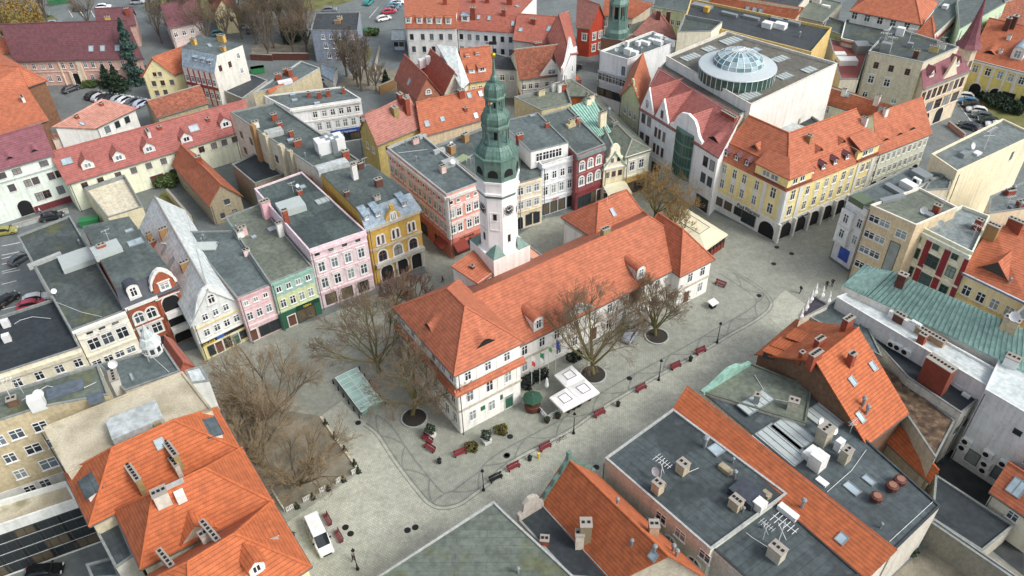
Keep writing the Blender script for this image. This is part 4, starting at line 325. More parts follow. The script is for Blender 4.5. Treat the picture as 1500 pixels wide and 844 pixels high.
 {'k': 'S3','l': 'cream house with dark red panels, green windows and white baroque window hoods','p': [(62.76,101.28),(68.09,93.94),(74.91,103.1),(72,106.18)],'h': 12.6,'w': 'w_e3ddbd','pm': 'w_d9dccb','F': [(0,[0.1,0.43,0.77],[10.6],1,1.2,'G'),(0,[0.15],[7.6],1.3,1.9,'G'),(0,[0.46],[7.4],1.9,2.2,'G'),(0,[0.8],[7.4],1.3,1.9,'G'),(0,[0.15],[4],1.3,1.9,'G'),(0,[0.46],[3.8],1.9,2.2,'G'),(0,[0.8],[3.8],1.3,1.9,'G')],'D': [('wall_panel',0,0,0.06,3,11.9,0.05,'w_8e3038'),('wall_panel',0,0.25,0.35,3,11.9,0.05,'w_8e3038'),('wall_panel',0,0.58,0.69,3,11.9,0.05,'w_8e3038'),('wall_panel',0,0.92,1,3,11.9,0.05,'w_8e3038'),('stringcourse',0,0,1,6.3,6.6,0.2,'w_ece6cf'),('cornice',0,0,1,11.9,12.6,0.5,'w_d9dccb')],'r': 'felt_light','pp': 0.5,'I': [('ch',71.72,100.35,12.6,-0.94,1,0.8,1.8,'brick_red'),('dish',65.77,100.05,12.6,-0.94,1.4),('bx',70.84,101.05,12.6,-0.94,0.9,0.7,0.5,'unit_grey','roof_hatch_lid'),('antenna',70,97.98,12.6,-0.94,1)],'GF': [(0,0.06,0.24,[(0,9.6),(1,9.6),(1,9.85),(0.8,10),(0.65,10.45),(0.5,10.6),(0.35,10.45),(0.2,10),(0,9.85)],0.02,'w_efead6'),(0,0.06,0.24,[(0,6),(1,6),(1,6.25),(0.8,6.4),(0.65,6.85),(0.5,7),(0.35,6.85),(0.2,6.4),(0,6.25)],0.02,'w_efead6'),(0,0.35,0.57,[(0,9.6),(1,9.6),(1,9.85),(0.8,10),(0.65,10.45),(0.5,10.6),(0.35,10.45),(0.2,10),(0,9.85)],0.02,'w_efead6'),(0,0.35,0.57,[(0,6),(1,6),(1,6.25),(0.8,6.4),(0.65,6.85),(0.5,7),(0.35,6.85),(0.2,6.4),(0,6.25)],0.02,'w_efead6'),(0,0.71,0.89,[(0,9.6),(1,9.6),(1,9.85),(0.8,10),(0.65,10.45),(0.5,10.6),(0.35,10.45),(0.2,10),(0,9.85)],0.02,'w_efead6'),(0,0.71,0.89,[(0,6),(1,6),(1,6.25),(0.8,6.4),(0.65,6.85),(0.5,7),(0.35,6.85),(0.2,6.4),(0,6.25)],0.02,'w_efead6')]},
 {'k': 'S4','l': 'yellow house with an orange tiled roof, triangular dormer and twin rooflight','p': [(68.14,94.16),(74.04,86.89),(89.44,105.32),(79.09,104.58)],'h': 9.4,'w': 'w_ecdcab','F': [(0,[0.15,0.38,0.6,0.83],[5.6],1.3,1.8,'w'),(0,[0.15,0.38,0.6,0.83],[2],1.3,1.8,'w')],'D': [('cornice',0,0,1,8.9,9.35,0.4,'w_b9bfc9'),('stringcourse',0,0,1,4.9,5.3,0.2,'w_d9c07f')],'r': 'tile_orange2','rv': [(67.66,94.19,9.28),(74.04,86.34,9.28),(90.14,105.68,9.28),(78.94,104.92,9.28),(73.3,99.56,14),(82.09,96.01,14)],'rf': [[0,1,5,4],[2,3,4,5]],'gv': [[(74.04,86.89,9.4),(89.44,105.32,9.4),(81.74,96.11,13.85)],[(79.09,104.58,9.4),(68.14,94.16,9.4),(73.62,99.37,13.85)]],'rl': [((73.3,99.56,14),(82.09,96.01,14))],'I': [('dm',71.52,92.51,10.02,-2.46,0.38,4.4,0.2,'x','tile_orange2','frame_dark'),('sk',75.21,95.39,11.9,(-0.21,-0.51,0.83),2.2,1.8),('ch',72.55,98,12.85,-0.89,1.8,1,2.2,'brick_tan'),('ch',75.94,98.43,13.96,-0.89,2.2,0.8,1.6,'brick_red'),('pipe',72.84,90.45,9.92,-0.89,1.2)]},
 {'k': 'S4b','l': 'narrow orange house edge beside the copper roof at the right edge','p': [(70.72,84.12),(73.82,80.23),(79.39,87.77),(74.46,87.15)],'h': 9,'w': 'w_dfa463','F': [(0,[0.3,0.8],[5.6,2],1.2,1.8,'w')],'r': 'felt_grey','pp': 0.3},
 {'k': 'S5','l': 'long cream windowless wall with a grey flat roof at the upper right','p': [(74.47,114.48),(93.49,126.09),(90.54,132.01),(72.64,120.28)],'h': 14,'w': 'w_e6dcbf','F': [(0,[0.75],[11],0.7,1.6,'g')],'r': 'felt_light2','pp': 0.3,'I': [('bx',78.52,120.12,14,0.55,3,1,0.8,'unit_grey','roof_vent_box'),('dish',79.25,120.71,14,0.55,1.4),('bx',80.5,120.34,14,0.55,1.4,1,0.4,'unit_white','rooflight'),('antenna',82.43,121.8,14,0.55,1.6)],'pm': 'w_e6dcbf'},
 {'k': 'S5b','l': 'pale lower annexe wall in front of the long cream wall','p': [(68.6,112.14),(72.72,112.24),(75.54,116.97),(71.3,115.7)],'h': 12.2,'w': 'w_e3ddc8','r': 'felt_blue','pp': 0.1},
 {'k': 'S6','l': 'grey flat roof at the right edge above the red panelled house','p': [(75.6,104.56),(85.17,106.31),(88.45,114.93),(78.16,109.37)],'h': 12.2,'w': 'w_e2d8bb','r': 'felt_light2','pp': 0.4,'I': [('ch',81.63,106.62,12.2,0.18,1.2,0.8,1.2,'brick_red'),('pipe',81.2,105.96,12.2,0.18,1.6),('bx',80.67,106.51,12.2,0.18,1.5,0.8,0.4,'unit_grey','roof_hatch_lid'),('ch',81.79,110.22,12.2,0.18,1.4,0.8,1,'brick_red'),('pipe',82.29,110.52,12.2,0.18,1.8),('antenna',79.27,106.17,12.2,0.18,1)]},
 {'k': 'T1','l': 'long building with a green standing seam copper roof on the right','p': [(46.36,86.78),(65.46,67.97),(65.26,72.34),(49.91,88.31)],'h': 13.3,'w': 'w_d9d6cc','r': 'copper','rv': [(49.06,84.3,13.3),(64.32,68.35,13.3),(64.61,71.9,17.2),(51.82,84.86,17.2),(46.39,86.86,13.3),(49.74,88.91,15.2),(51.46,85.33,16.9)],'rf': [[0,1,2,3],[4,0,3,5]],'I': [('ch',52.45,83.51,16.37,-0.78,1.1,0.9,1.4,'brick_dark'),('ch',62.27,73.92,16.8,-0.78,1.8,1,1.2,'w_b9ad8f'),('dish',62.35,73.88,16.84,-0.78,1.6),('ch',62.19,70.78,13.51,-0.78,1.6,1.2,0.9,'unit_white')]},
 {'k': 'T2','l': 'white rendered parapet wall building below the copper roof with wall mounted cooling units','p': [(45.39,85.34),(58.38,67.73),(60.84,70.53),(48.19,86.83)],'h': 12.2,'w': 'w_dcdedb','pm': 'w_dcdedb','AC': [(0,0.43,10),(0,0.47,10.1),(0,0.52,10.1)],'r': 'roof_white','pp': 0.25,'I': [('ch',52.08,80.31,12.2,-0.94,1.4,0.9,1.2,'brick_dark'),('ch',53.37,76.04,12.2,-0.94,0.9,0.8,1.5,'brick_red'),('bx',53.47,78.52,12.2,-0.94,1.4,0.5,1.4,'unit_white','roof_hatch_lid'),('ch',54.79,76.78,12.2,-0.94,4,0.8,0.9,'w_a58a6a'),('bx',52.38,79.94,12.2,-0.94,4,0.6,1,'trim_white','parapet_wall')]},
 {'k': 'T3','l': 'black flat roof with wet patches between the orange gable and the white parapet wall','p': [(50.95,72.26),(55.11,65.99),(60.4,69.8),(46.96,87.86)],'h': 9.6,'w': 'w_cfcdc0','F': [(1,3,[5.2],0.8,1.2,'g')],'r': 'felt_black','pp': 0.15,'I': [('ch',53.38,70.73,9.6,-0.98,3.4,1.4,4.2,'brick_maroon'),('bx',56.75,70.46,9.6,-0.98,1.2,0.8,0.6,'unit_white','ventilation_unit'),('bx',56.98,68.88,9.6,-0.98,1,0.5,0.4,'unit_white','ventilation_unit'),('pipe',54.03,75.5,9.6,-0.98,1.4)]},
 {'k': 'T3b','l': 'grey roof corner with a white pinnacled gable facing the square','p': [(41.5,83.4),(48.58,75.39),(48.87,84.48),(46.4,87.14)],'h': 10.4,'w': 'w_c9c6b8','r': 'felt_blue','pp': 0.1,'I': [('sk',47.83,82.22,10.4,(0,0,1),1.2,0.8)]},
 {'k': 'T3c','p': [(39.46,82.2),(44.39,85.09),(43.09,87.13),(43.03,87.33)],'h': 11.2,'w': 'w_c9c6b8','r': 'roof_violet','pp': 0.05,'into': 'T3b'},
 {'k': 'T4','l': 'pale grey tall wall building with rows of cooling units at the lower right','p': [(57.25,66.77),(67.5,53.2),(76,60),(63.5,74.5)],'h': 13,'w': 'w_d6dad9','pm': 'w_d6dad9','F': [(0,[0.13,0.33,0.53],[1.2],1.6,2.2,'g'),(0,[0.3,0.62],[9.4],1,0.9,'g'),(0,[0.45],[6.2],0.9,0.9,'g'),(0,[0.85],[4.5],1.4,1.8,'w')],'AC': [(0,0.05,2.6),(0,0.05,3.8),(0,0.21,3.9),(0,0.23,2.3),(0,0.24,1.2),(0,0.33,4),(0,0.42,3),(0,0.42,1.8),(0,0.5,4),(0,0.6,2.4),(0,0.6,1.2)],'r': 'roof_white2','pp': 0.1},
 {'k': 'T6','l': 'low black roofed garage in the dark courtyard at the lower right','p': [(48.91,55.26),(52.81,50.85),(57.98,54.04),(51.99,61.48)],'h': 3.4,'w': 'w_a9a597','n': 'garage','c': 'garage','r': 'felt_black','pp': 0.15},
 {'k': 'T7','l': 'long mossy concrete garden wall along the lower right yard','p': [(48.05,54.36),(54.56,46.42),(55.18,46.64),(48.66,54.72)],'h': 4.2,'w': 'w_8f8b7c','n': 'garden_wall','c': 'wall','r': 'felt_moss2','pp': 0.05},
 {'k': 'T5','l': 'small orange roofed house with a blue rooflight at the right edge','p': [(56.42,57.38),(59.79,52.56),(63.99,57.03),(60.64,61.33)],'h': 5.6,'w': 'w_e4dfc9','F': [(0,[0.5],[3.4],1.3,1.3,'w')],'r': 'tile_orange2','rv': [(55.96,57.43,5.48),(59.75,52,5.48),(64.45,57,5.48),(60.68,61.84,5.48),(58.32,59.64,8.2),(62.1,54.5,8.2)],'rf': [[0,1,5,4],[2,3,4,5]],'gv': [[(59.79,52.56,5.6),(63.99,57.03,5.6),(61.89,54.79,8.05)],[(60.64,61.33,5.6),(56.42,57.38,5.6),(58.53,59.35,8.05)]],'rl': [((58.32,59.64,8.2),(62.1,54.5,8.2))],'I': [('sk',58.51,56.89,6.95,(-0.52,-0.38,0.76),1.6,2)]},
 {'k': 'FB7','l': 'orange gabled house with square brick chimneys in the right foreground','p': [(42.33,62.54),(48.87,67.07),(40.21,84.36),(33.16,77.98)],'h': 9,'w': 'brick_moss','r': 'tile_orange3','rv': [(42.22,62.04,8.88),(49.32,66.95,8.88),(40.31,84.93,8.88),(32.71,78.05,8.88),(37.27,70.37,15),(44.64,76.3,15)],'rf': [[0,1,5,4],[2,3,4,5]],'gv': [[(48.87,67.07,9),(40.21,84.36,9),(44.36,76.06,14.85)],[(33.16,77.98,9),(42.33,62.54,9),(37.56,70.57,14.85)]],'rl': [((37.27,70.37,15),(44.64,76.3,15))],'I': [('ch',43.39,76.98,14.15,0.61,1.5,0.8,1.9,'brick_red'),('ch',39.18,74.54,13.67,0.61,1.3,0.7,1.2,'brick_red'),('ch',36.49,72.74,13.4,0.61,0.6,0.5,0.9,'brick_red'),('ch',37.16,70.65,14.8,0.61,1.8,0.8,1.4,'brick_red'),('ch',42.06,71.17,13.48,0.61,0.8,0.8,1.9,'brick_red'),('sk',42.02,69.2,12.52,(0.34,-0.42,0.84),0.8,1.2),('sk',45.5,71.73,12.48,(0.29,-0.42,0.86),0.8,1.2),('pipe',42.77,66.6,10.93,0.61,1.6),('pipe',43.05,65.73,10.39,0.61,1.6),('sk',42.1,65.12,10.46,(0.34,-0.42,0.84),0.8,1.4),('dm',37.56,79.39,10.46,2.31,0.7,2.2,0.9,'s','tile_orange3','felt_dark'),('dm',35.4,78.36,9.98,2.31,0.7,2.2,0.9,'s','tile_orange3','felt_dark'),('dm',34.11,77.53,9.81,2.31,0.7,2.2,0.9,'s','tile_orange3','felt_dark')]},
 {'k': 'FB7d','l': 'small orange lean to roof with a red awning below the brown mossy wall','p': [(47.56,66.5),(50.38,60.19),(51.39,61.05),(50.19,68.06)],'h': 4.5,'w': 'w_9a927c','n': 'lean_to','c': 'lean to','r': 'tile_orange3','rv': [(47.12,66.64,4.38),(50.25,59.62,4.38),(51.77,60.91,4.38),(50.45,68.62,4.38),(48.78,67.63,6.1),(51.01,60.27,6.1)],'rf': [[0,1,5,4],[2,3,4,5]],'gv': [[(50.38,60.19,4.5),(51.39,61.05,4.5),(50.88,60.62,5.95)],[(50.19,68.06,4.5),(47.56,66.5,4.5),(48.88,67.28,5.95)]],'rl': [((48.78,67.63,6.1),(51.01,60.27,6.1))]},
 {'k': 'FB8','l': 'brown mossy tiled roof beside the orange gable with a tall red chimney','p': [(49.21,67.09),(49.99,60.4),(54.75,66),(49.05,76.62)],'h': 8.3,'w': 'w_b9b09a','r': 'moss_roof','pp': 0.05},
 {'k': 'FB6','l': 'wide slate grey flat roof with rooflights and red ventilators in the right foreground','p': [(39.87,47.61),(47.21,53.11),(38.14,70.84),(24.06,71.29)],'h': 9,'w': 'w_c4bfb2','r': 'felt_strip','pp': 0.12,'I': [('sk',31.86,62.17,9,(0,0,1),3.6,6),('sk',33.88,64.09,9,(0,0,1),3,4.6),('sk',38.49,66.49,9,(0,0,1),3.4,4),('ch',36.99,62.62,9,0.64,1.6,1.4,2.6,'w_a9a390'),('ch',38.65,59.74,9,0.64,1.2,1,2,'w_a9a390'),('bx',35.16,58.98,9,0.64,1.6,1.6,2.2,'trim_white','vent_block'),('bx',34.95,60.58,9,0.64,2,1.2,0.9,'unit_white','ventilation_unit'),('bx',38.53,61.51,9,0.64,1,0.8,1.6,'unit_white','vent_block'),('vent',43.79,56.26,9,0.64,1.3),('vent',42.59,55.48,9,0.64,1.3),('vent',40.33,54.09,9,0.64,1.3),('sk',38.27,55.74,9,(0,0,1),1,1.8),('sk',40.58,56.85,9,(0,0,1),0.8,1.4),('bx',35.17,56.79,9,0.64,0.8,1.4,0.2,'unit_white','rooflight'),('pipe',39.59,50.57,9,0.64,1),('dish',38.29,63.34,9,0.64,1.2),('dish',37.1,64.93,9,0.64,1.2),('antenna',40.75,63.88,9,0.64,0.9)],'pm': 'felt_strip'},
 {'k': 'FB6b','l': 'olive flat roof with a pale skylight behind a curved copper parapet on the square','p': [(23.92,70.86),(35.66,65.13),(38.12,71.03),(31.2,75.86)],'h': 9.4,'w': 'w_c6c4b4','GF': [(3,0,1,[(0,9.2),(1,9.2),(1,9.7),(0.85,9.9),(0.68,10.6),(0.5,11.2),(0.3,10.9),(0.15,10),(0,9.8)],0.5,'copper_light')],'r': 'felt_green','pp': 0.15,'I': [('ch',34.69,67.63,9.4,-0.45,1.2,1,1.6,'w_c4bfae'),('sk',30.46,68.81,9.4,(0,0,1),4.6,2),('ch',30.45,68.79,9.4,-0.45,0.7,0.7,1.5,'unit_grey')],'pm': 'felt_green'},
 {'k': 'FB5','l': 'long narrow orange tiled roof strip running between the grey flat roofs','p': [(20.12,67.91),(35.84,44.68),(38.88,46.68),(21.87,69.96)],'h': 9.6,'w': 'w_cfcabb','r': 'tile_orange3','rv': [(19.68,67.94,9.48),(35.74,44.2,9.48),(39.38,46.59,11.1),(21.89,70.52,11.1)],'rf': [[0,1,2,3]],'gv': [[(35.84,44.68,9.6),(38.88,46.68,9.6),(38.88,46.68,11)],[(38.88,46.68,9.6),(21.87,69.96,9.6),(21.87,69.96,11),(38.88,46.68,11)],[(21.87,69.96,9.6),(20.12,67.91,9.6),(21.87,69.96,11)]],'I': [('pipe',31.48,52.8,9.96,-0.98,1.6),('sk',34.51,48.68,10.04,(-0.29,-0.2,0.94),1,1.1)]},
 {'k': 'FB4','l': 'large dark strip felted flat roof with chimneys and aerials in the front','p': [(10.53,60.24),(20.37,47.86),(30.32,54.65),(19.73,67.6)],'h': 9.8,'w': 'w_c9cabd','F': [(0,[0.57,0.75,0.97],[7.3],1.5,1.5,'w'),(0,[0.5,0.68,0.9],[4.2],1.5,2,'a')],'r': 'felt_dark2','pp': 0.15,'I': [('ch',19.16,58.12,9.8,-0.9,1.2,1.1,1.6,'w_b5a98f'),('ch',15.89,55.47,9.8,-0.9,1.1,1,1.6,'w_b5a98f'),('antenna',16.46,56.95,9.8,-0.9,1.4),('dish',16.05,57.24,9.8,-0.9,1.3),('pipe',22.49,61.65,9.8,-0.9,2),('sk',23.8,61.16,9.8,(0,0,1),1.5,1.5),('bx',24.18,58.12,9.8,-0.9,1.6,0.8,0.6,'w_9a9078','vent_block'),('pipe',24.99,57.11,9.8,-0.9,1.4),('bx',25.72,54.52,9.8,-0.9,3.2,2.6,1,'slate','roof_hood'),('ch',24.18,53.12,9.8,-0.9,1.3,1.1,1.4,'w_b5a98f'),('bx',26.76,52.92,9.8,-0.9,1.2,1.2,1.2,'trim_white','vent_block'),('bx',27.93,54.45,9.8,-0.9,1,0.8,0.6,'w_9a9078','vent_block'),('dish',16.71,55.71,9.8,-0.9,1),('pipe',25.31,59.21,9.8,-0.9,1),('pipe',24.9,52.46,9.8,-0.9,1)],'pm': 'coping'},
 {'k': 'FB4b','l': 'lower dark felted roof with a big aerial at the bottom right of the dark roof','p': [(20.66,48.57),(24.14,44.07),(35.67,44.79),(30.27,55.22)],'h': 9.2,'w': 'w_bdbab0','r': 'felt_dark2','pp': 0.12,'I': [('ch',27.15,47.17,9.2,-0.91,1.6,1.2,1.8,'w_b5b0a0'),('antenna',27.63,48.33,9.2,-0.91,1.8),('bx',29.95,52.48,9.2,-0.91,2.4,0.8,0.7,'unit_white','vent_block'),('pipe',26.77,50.79,9.2,-0.91,1),('antenna',26.41,49.33,9.2,-0.91,1.1)],'pm': 'felt_dark2'},
 {'k': 'FB3','l': 'orange gabled house with copper scroll gable end and twin chimneys in the front','p': [(9.87,45.64),(19.9,45.37),(9.02,59.72),(2.71,55.61)],'h': 8,'w': 'w_c9bfa8','GF': [(2,-0.04,1.04,[(0,7.8),(1,7.8),(1,8.6),(0.93,8.9),(0.9,9.8),(0.8,10.2),(0.76,11.2),(0.66,11.6),(0.6,12.9),(0.53,13.4),(0.53,14.6),(0.47,14.6),(0.47,13.4),(0.4,12.9),(0.34,11.6),(0.24,11.2),(0.2,10.2),(0.1,9.8),(0.07,8.9),(0,8.6)],0.35,'copper_metal')],'r': 'tile_orange3','rv': [(20.62,45.01,7.88),(9.11,60.19,7.88),(2.21,55.71,7.88),(9.68,45.29,7.88),(15.15,45.15,13.2),(5.66,57.95,13.2)],'rf': [[0,1,5,4],[2,3,4,5]],'gv': [[(9.02,59.72,8),(2.71,55.61,8),(5.87,57.67,13.05)],[(9.87,45.64,8),(19.9,45.37,8),(14.88,45.5,13.05)]],'rl': [((15.15,45.15,13.2),(5.66,57.95,13.2))],'I': [('ch',7.31,50.21,9.02,-0.03,1.2,1.2,2.8,'w_8d7d62'),('ch',6.66,49.83,8.12,-0.03,0.9,0.9,2.4,'w_c9bfae'),('ch',14.34,49.17,11.05,-0.03,1,1,1.8,'w_b5a98f'),('pipe',11.81,47.49,11.56,-0.03,1.2),('pipe',13.86,46.01,12.53,-0.03,1.4),('pipe',10.78,51.95,12.53,-0.03,1.2),('pipe',16.21,47.31,10.55,-0.03,1.4),('pipe',16.31,46.34,11.17,-0.03,1.4),('sk',13.79,45.8,12.32,(-0.63,-0.45,0.63),0.9,0.9)]},
 {'k': 'FB2','l': 'narrow black wet flat roof with a shaped baroque parapet beside the orange gable','p': [(5.44,46.16),(9.87,45.64),(2.81,55.4),(-0.01,53.47)],'h': 8,'w': 'w_bdb6aa','GF': [(2,0,1,[(0,7.8),(1,7.8),(1,9),(0.85,9.3),(0.8,10.4),(0.6,11),(0.4,11),(0.2,10.4),(0.15,9.3),(0,9)],0.4,'w_b3aca2')],'r': 'felt_black','pp': 0.12,'I': [('ch',2.91,50.26,8,-0.12,0.9,0.8,1,'brick_red')]},
 {'k': 'FB1','l': 'wide mossy grey green flat roof at the bottom of the picture','p': [(-16.22,45.01),(6.71,44.42),(-1.37,53.54),(-2.66,55.1)],'h': 9,'w': 'w_b9b6a9','r': 'felt_moss2','pp': 0.12,'I': [('pipe',-0.09,46.17,9,-0.03,1.2)],'pm': 'coping'},
 {'k': 'FL1a','l': 'orange hipped roof house at the back of the three foreground roofs','p': [(-43.84,49.22),(-31.15,58.44),(-35.09,64.24),(-48.72,55.39)],'h': 15.5,'w': 'w_cfc4a6','r': 'tile_orange3','rv': [(-43.91,48.74,15.38),(-30.67,58.36,15.38),(-35,64.72,15.38),(-49.24,55.47,15.38),(-42.29,55.05,20.1),(-36.96,58.71,20.1)],'rf': [[0,1,5,4],[1,2,5],[2,3,4,5],[3,0,4]],'rl': [((-42.29,55.05,20.1),(-36.96,58.71,20.1)),((-42.29,55.05,20.1),(-43.91,48.74,15.38)),((-42.29,55.05,20.1),(-49.24,55.47,15.38)),((-36.96,58.71,20.1),(-30.67,58.36,15.38)),((-36.96,58.71,20.1),(-35,64.72,15.38))],'I': [('ch',-40.11,53.25,17.06,0.73,0.6,3,1.3,'w_9a8a5f'),('ch',-36.89,55.98,17.44,0.73,0.6,2.8,1.3,'w_9a8a5f'),('ch',-36.6,55.09,16.38,0.73,0.5,1.6,1.2,'w_cfccc0'),('sk',-38.14,56.55,18.86,(0.45,-0.62,0.64),0.9,1.1),('dm',-45.06,52,16.4,-2.47,0.91,2.6,0.9,'s','felt_strip','trim_white'),('dm',-33.38,60.27,16.48,0.6,0.94,2.8,0.8,'s','felt_strip','trim_white')]},
 {'k': 'FL1b','l': 'middle one of three orange foreground roofs with a big white chimney','p': [(-36.86,44.17),(-25.93,51.22),(-30.73,58.15),(-41.62,50.54)],'h': 15.5,'w': 'w_d9d2bd','r': 'tile_orange3','rv': [(-36.94,43.7,15.38),(-25.43,51.12,15.38),(-30.64,58.64,15.38),(-42.12,50.62,15.38),(-36.21,49.39,19.9),(-31.86,52.31,19.9)],'rf': [[0,1,5,4],[1,2,5],[2,3,4,5],[3,0,4]],'rl': [((-36.21,49.39,19.9),(-31.86,52.31,19.9)),((-36.21,49.39,19.9),(-36.94,43.7,15.38)),((-36.21,49.39,19.9),(-42.12,50.62,15.38)),((-31.86,52.31,19.9),(-25.43,51.12,15.38)),((-31.86,52.31,19.9),(-30.64,58.64,15.38))],'I': [('ch',-35.36,49.05,19.1,0.57,1.4,1.1,1.4,'w_cfccc0'),('bx',-33.78,49.57,18.64,0.57,0.9,0.9,0.9,'trim_white','vent_block'),('bx',-34.42,50.44,19.76,0.57,1.8,0.3,0.3,'coping','roof_curb'),('dm',-32.09,47.16,15.66,-1,1.01,3.4,0.3,'x','tile_orange3','w_d9d2bd')]},
 {'k': 'FL1c','l': 'orange roofed house with white dormers nearest the camera at bottom left','p': [(-29.55,36.18),(-20.63,43.65),(-25.74,50.92),(-39.8,39.66)],'h': 15.5,'w': 'w_e3d9a8','r': 'tile_orange3','rv': [(-29.48,35.79,15.38),(-20.16,43.59,15.38),(-25.67,51.43,15.38),(-40.52,39.53,15.38),(-30.35,41.45,20.1),(-26.79,44.35,20.1)],'rf': [[0,1,5,4],[1,2,5],[2,3,4,5],[3,0,4]],'rl': [((-30.35,41.45,20.1),(-26.79,44.35,20.1)),((-30.35,41.45,20.1),(-29.48,35.79,15.38)),((-30.35,41.45,20.1),(-40.52,39.53,15.38)),((-26.79,44.35,20.1),(-20.16,43.59,15.38)),((-26.79,44.35,20.1),(-25.67,51.43,15.38))],'I': [('ch',-29.5,45.33,17.67,0.78,0.5,4.2,1,'w_cfccc0'),('ch',-33.66,43.33,16.66,0.8,0.5,2.6,1.2,'w_b5ad92'),('ch',-30.63,45.71,16.7,0.7,0.8,0.8,1.5,'w_cfccc0'),('dm',-24.67,42.15,17.12,-0.87,0.98,1.5,1.5,'g','tile_orange3','trim_white'),('dm',-24.66,42.01,17.01,-0.87,0.98,1.5,1.5,'g','tile_orange3','trim_white'),('dm',-24.07,46.53,16.8,0.61,0.95,1.8,0.9,'s','tile_orange3','coping')]},
 {'k': 'FL2','l': 'plain grey flat roof between the beige house and the orange roofs','p': [(-40.54,45.19),(-39.23,46.56),(-42.98,51.79),(-44.7,50.2)],'h': 13.2,'w': 'w_d6d6d0','r': 'felt_strip','pp': 0.2},
 {'k': 'FL2b','l': 'lower grey roof by the dark courtyard at the bottom left','p': [(-44.5,46.17),(-41.67,46.33),(-43.31,48.56),(-45.76,47.81)],'h': 9.8,'w': 'w_c9c9c2','r': 'felt_strip','pp': 0.15},
 {'k': 'FL4','l': 'stained bare concrete flat roof in the left foreground','p': [(-47.82,54.37),(-34.71,62.8),(-39.96,69.02),(-53.11,60.73)],'h': 17,'w': 'w_c9c2ac','F': [(3,4,[7.2,3.8],1.3,1.4,'w')],'r': 'concrete_stain','pp': 0.12,'I': [('bx',-42.42,60.54,17,0.57,5.5,3.4,1.4,'roof_white2','roof_hood'),('bx',-40.11,60.61,17,0.57,0.8,1.6,1.2,'w_9a8a5f','vent_block')],'pm': 'concrete_stain'},
 {'k': 'FL3b','l': 'tall glazed veranda with white bars and terrace roof at the left bottom','p': [(-62.27,51.99),(-51.08,57.09),(-53.32,59.65),(-66.02,54.74)],'h': 8,'w': 'w_dfe2dd','pm': 'w_dfe2dd','F': [(0,[0.1,0.3,0.5,0.7,0.9],[0.4],3,1.6,'s'),(0,[0.1,0.3,0.5,0.7,0.9],[2.2],3,1.6,'s'),(0,[0.1,0.3,0.5,0.7,0.9],[4],3,1.6,'s'),(0,[0.1,0.3,0.5,0.7,0.9],[5.8],3,1.4,'s')],'r': 'concrete_stain','pp': 0.7},
 {'k': 'FL5','l': 'mossy olive flat roof house with a beige window facade and aerials at the left edge','p': [(-62.79,59.18),(-54.22,63.36),(-47.16,65.02),(-50.37,70.1),(-63.76,63.91)],'h': 17.5,'w': 'w_c4b694','F': [(0,[0.62,0.88],[14.2],1.5,1.5,'w'),(0,[0.69,0.93],[11.2],1.7,1.5,'w'),(0,[0.75,0.97],[8],1.9,1.7,'w'),(0,[0.6,0.95],[5],1.2,1.6,'w'),(0,[0.42],[14,11,8,5],1.3,1.5,'w')],'D': [('wall_panel',0,0,1,2,6.8,0.05,'w_dfe0da')],'r': 'felt_moss2','pp': 0.2,'I': [('bx',-52.7,66.12,17.5,0.45,4,2,0.2,'felt_patch','repair_patch'),('bx',-48.46,64.55,17.5,0.45,1.6,1.2,0.5,'felt_patch','repair_patch'),('bx',-54.71,63.62,17.5,0.45,1.6,1.2,1.6,'unit_white','ventilation_unit'),('antenna',-58.02,64.43,17.5,0.45,1.4),('ch',-57.71,64,17.5,0.45,1,0.8,1,'brick_moss'),('dish',-54.49,64.31,17.5,0.45,1.4),('antenna',-57.43,65.7,17.5,0.45,0.8)]},
 {'k': 'FL6','l': 'dark slate flat roof with a white octagonal turret at the square','p': [(-48.78,70.38),(-42.86,73.63),(-46.32,78.13),(-53.93,75.22)],'h': 12.5,'w': 'w_cfcabb','r': 'felt_blue','pp': 0.2,'I': [('ch',-50.51,72.01,12.5,0.5,1,2.2,1.3,'trim_white'),('antenna',-47.56,75.67,12.5,0.5,0.9),('sk',-48.86,72.92,12.5,(0,0,1),0.3,1.4),('dish',-51.22,73.97,12.5,0.5,1.4)]},
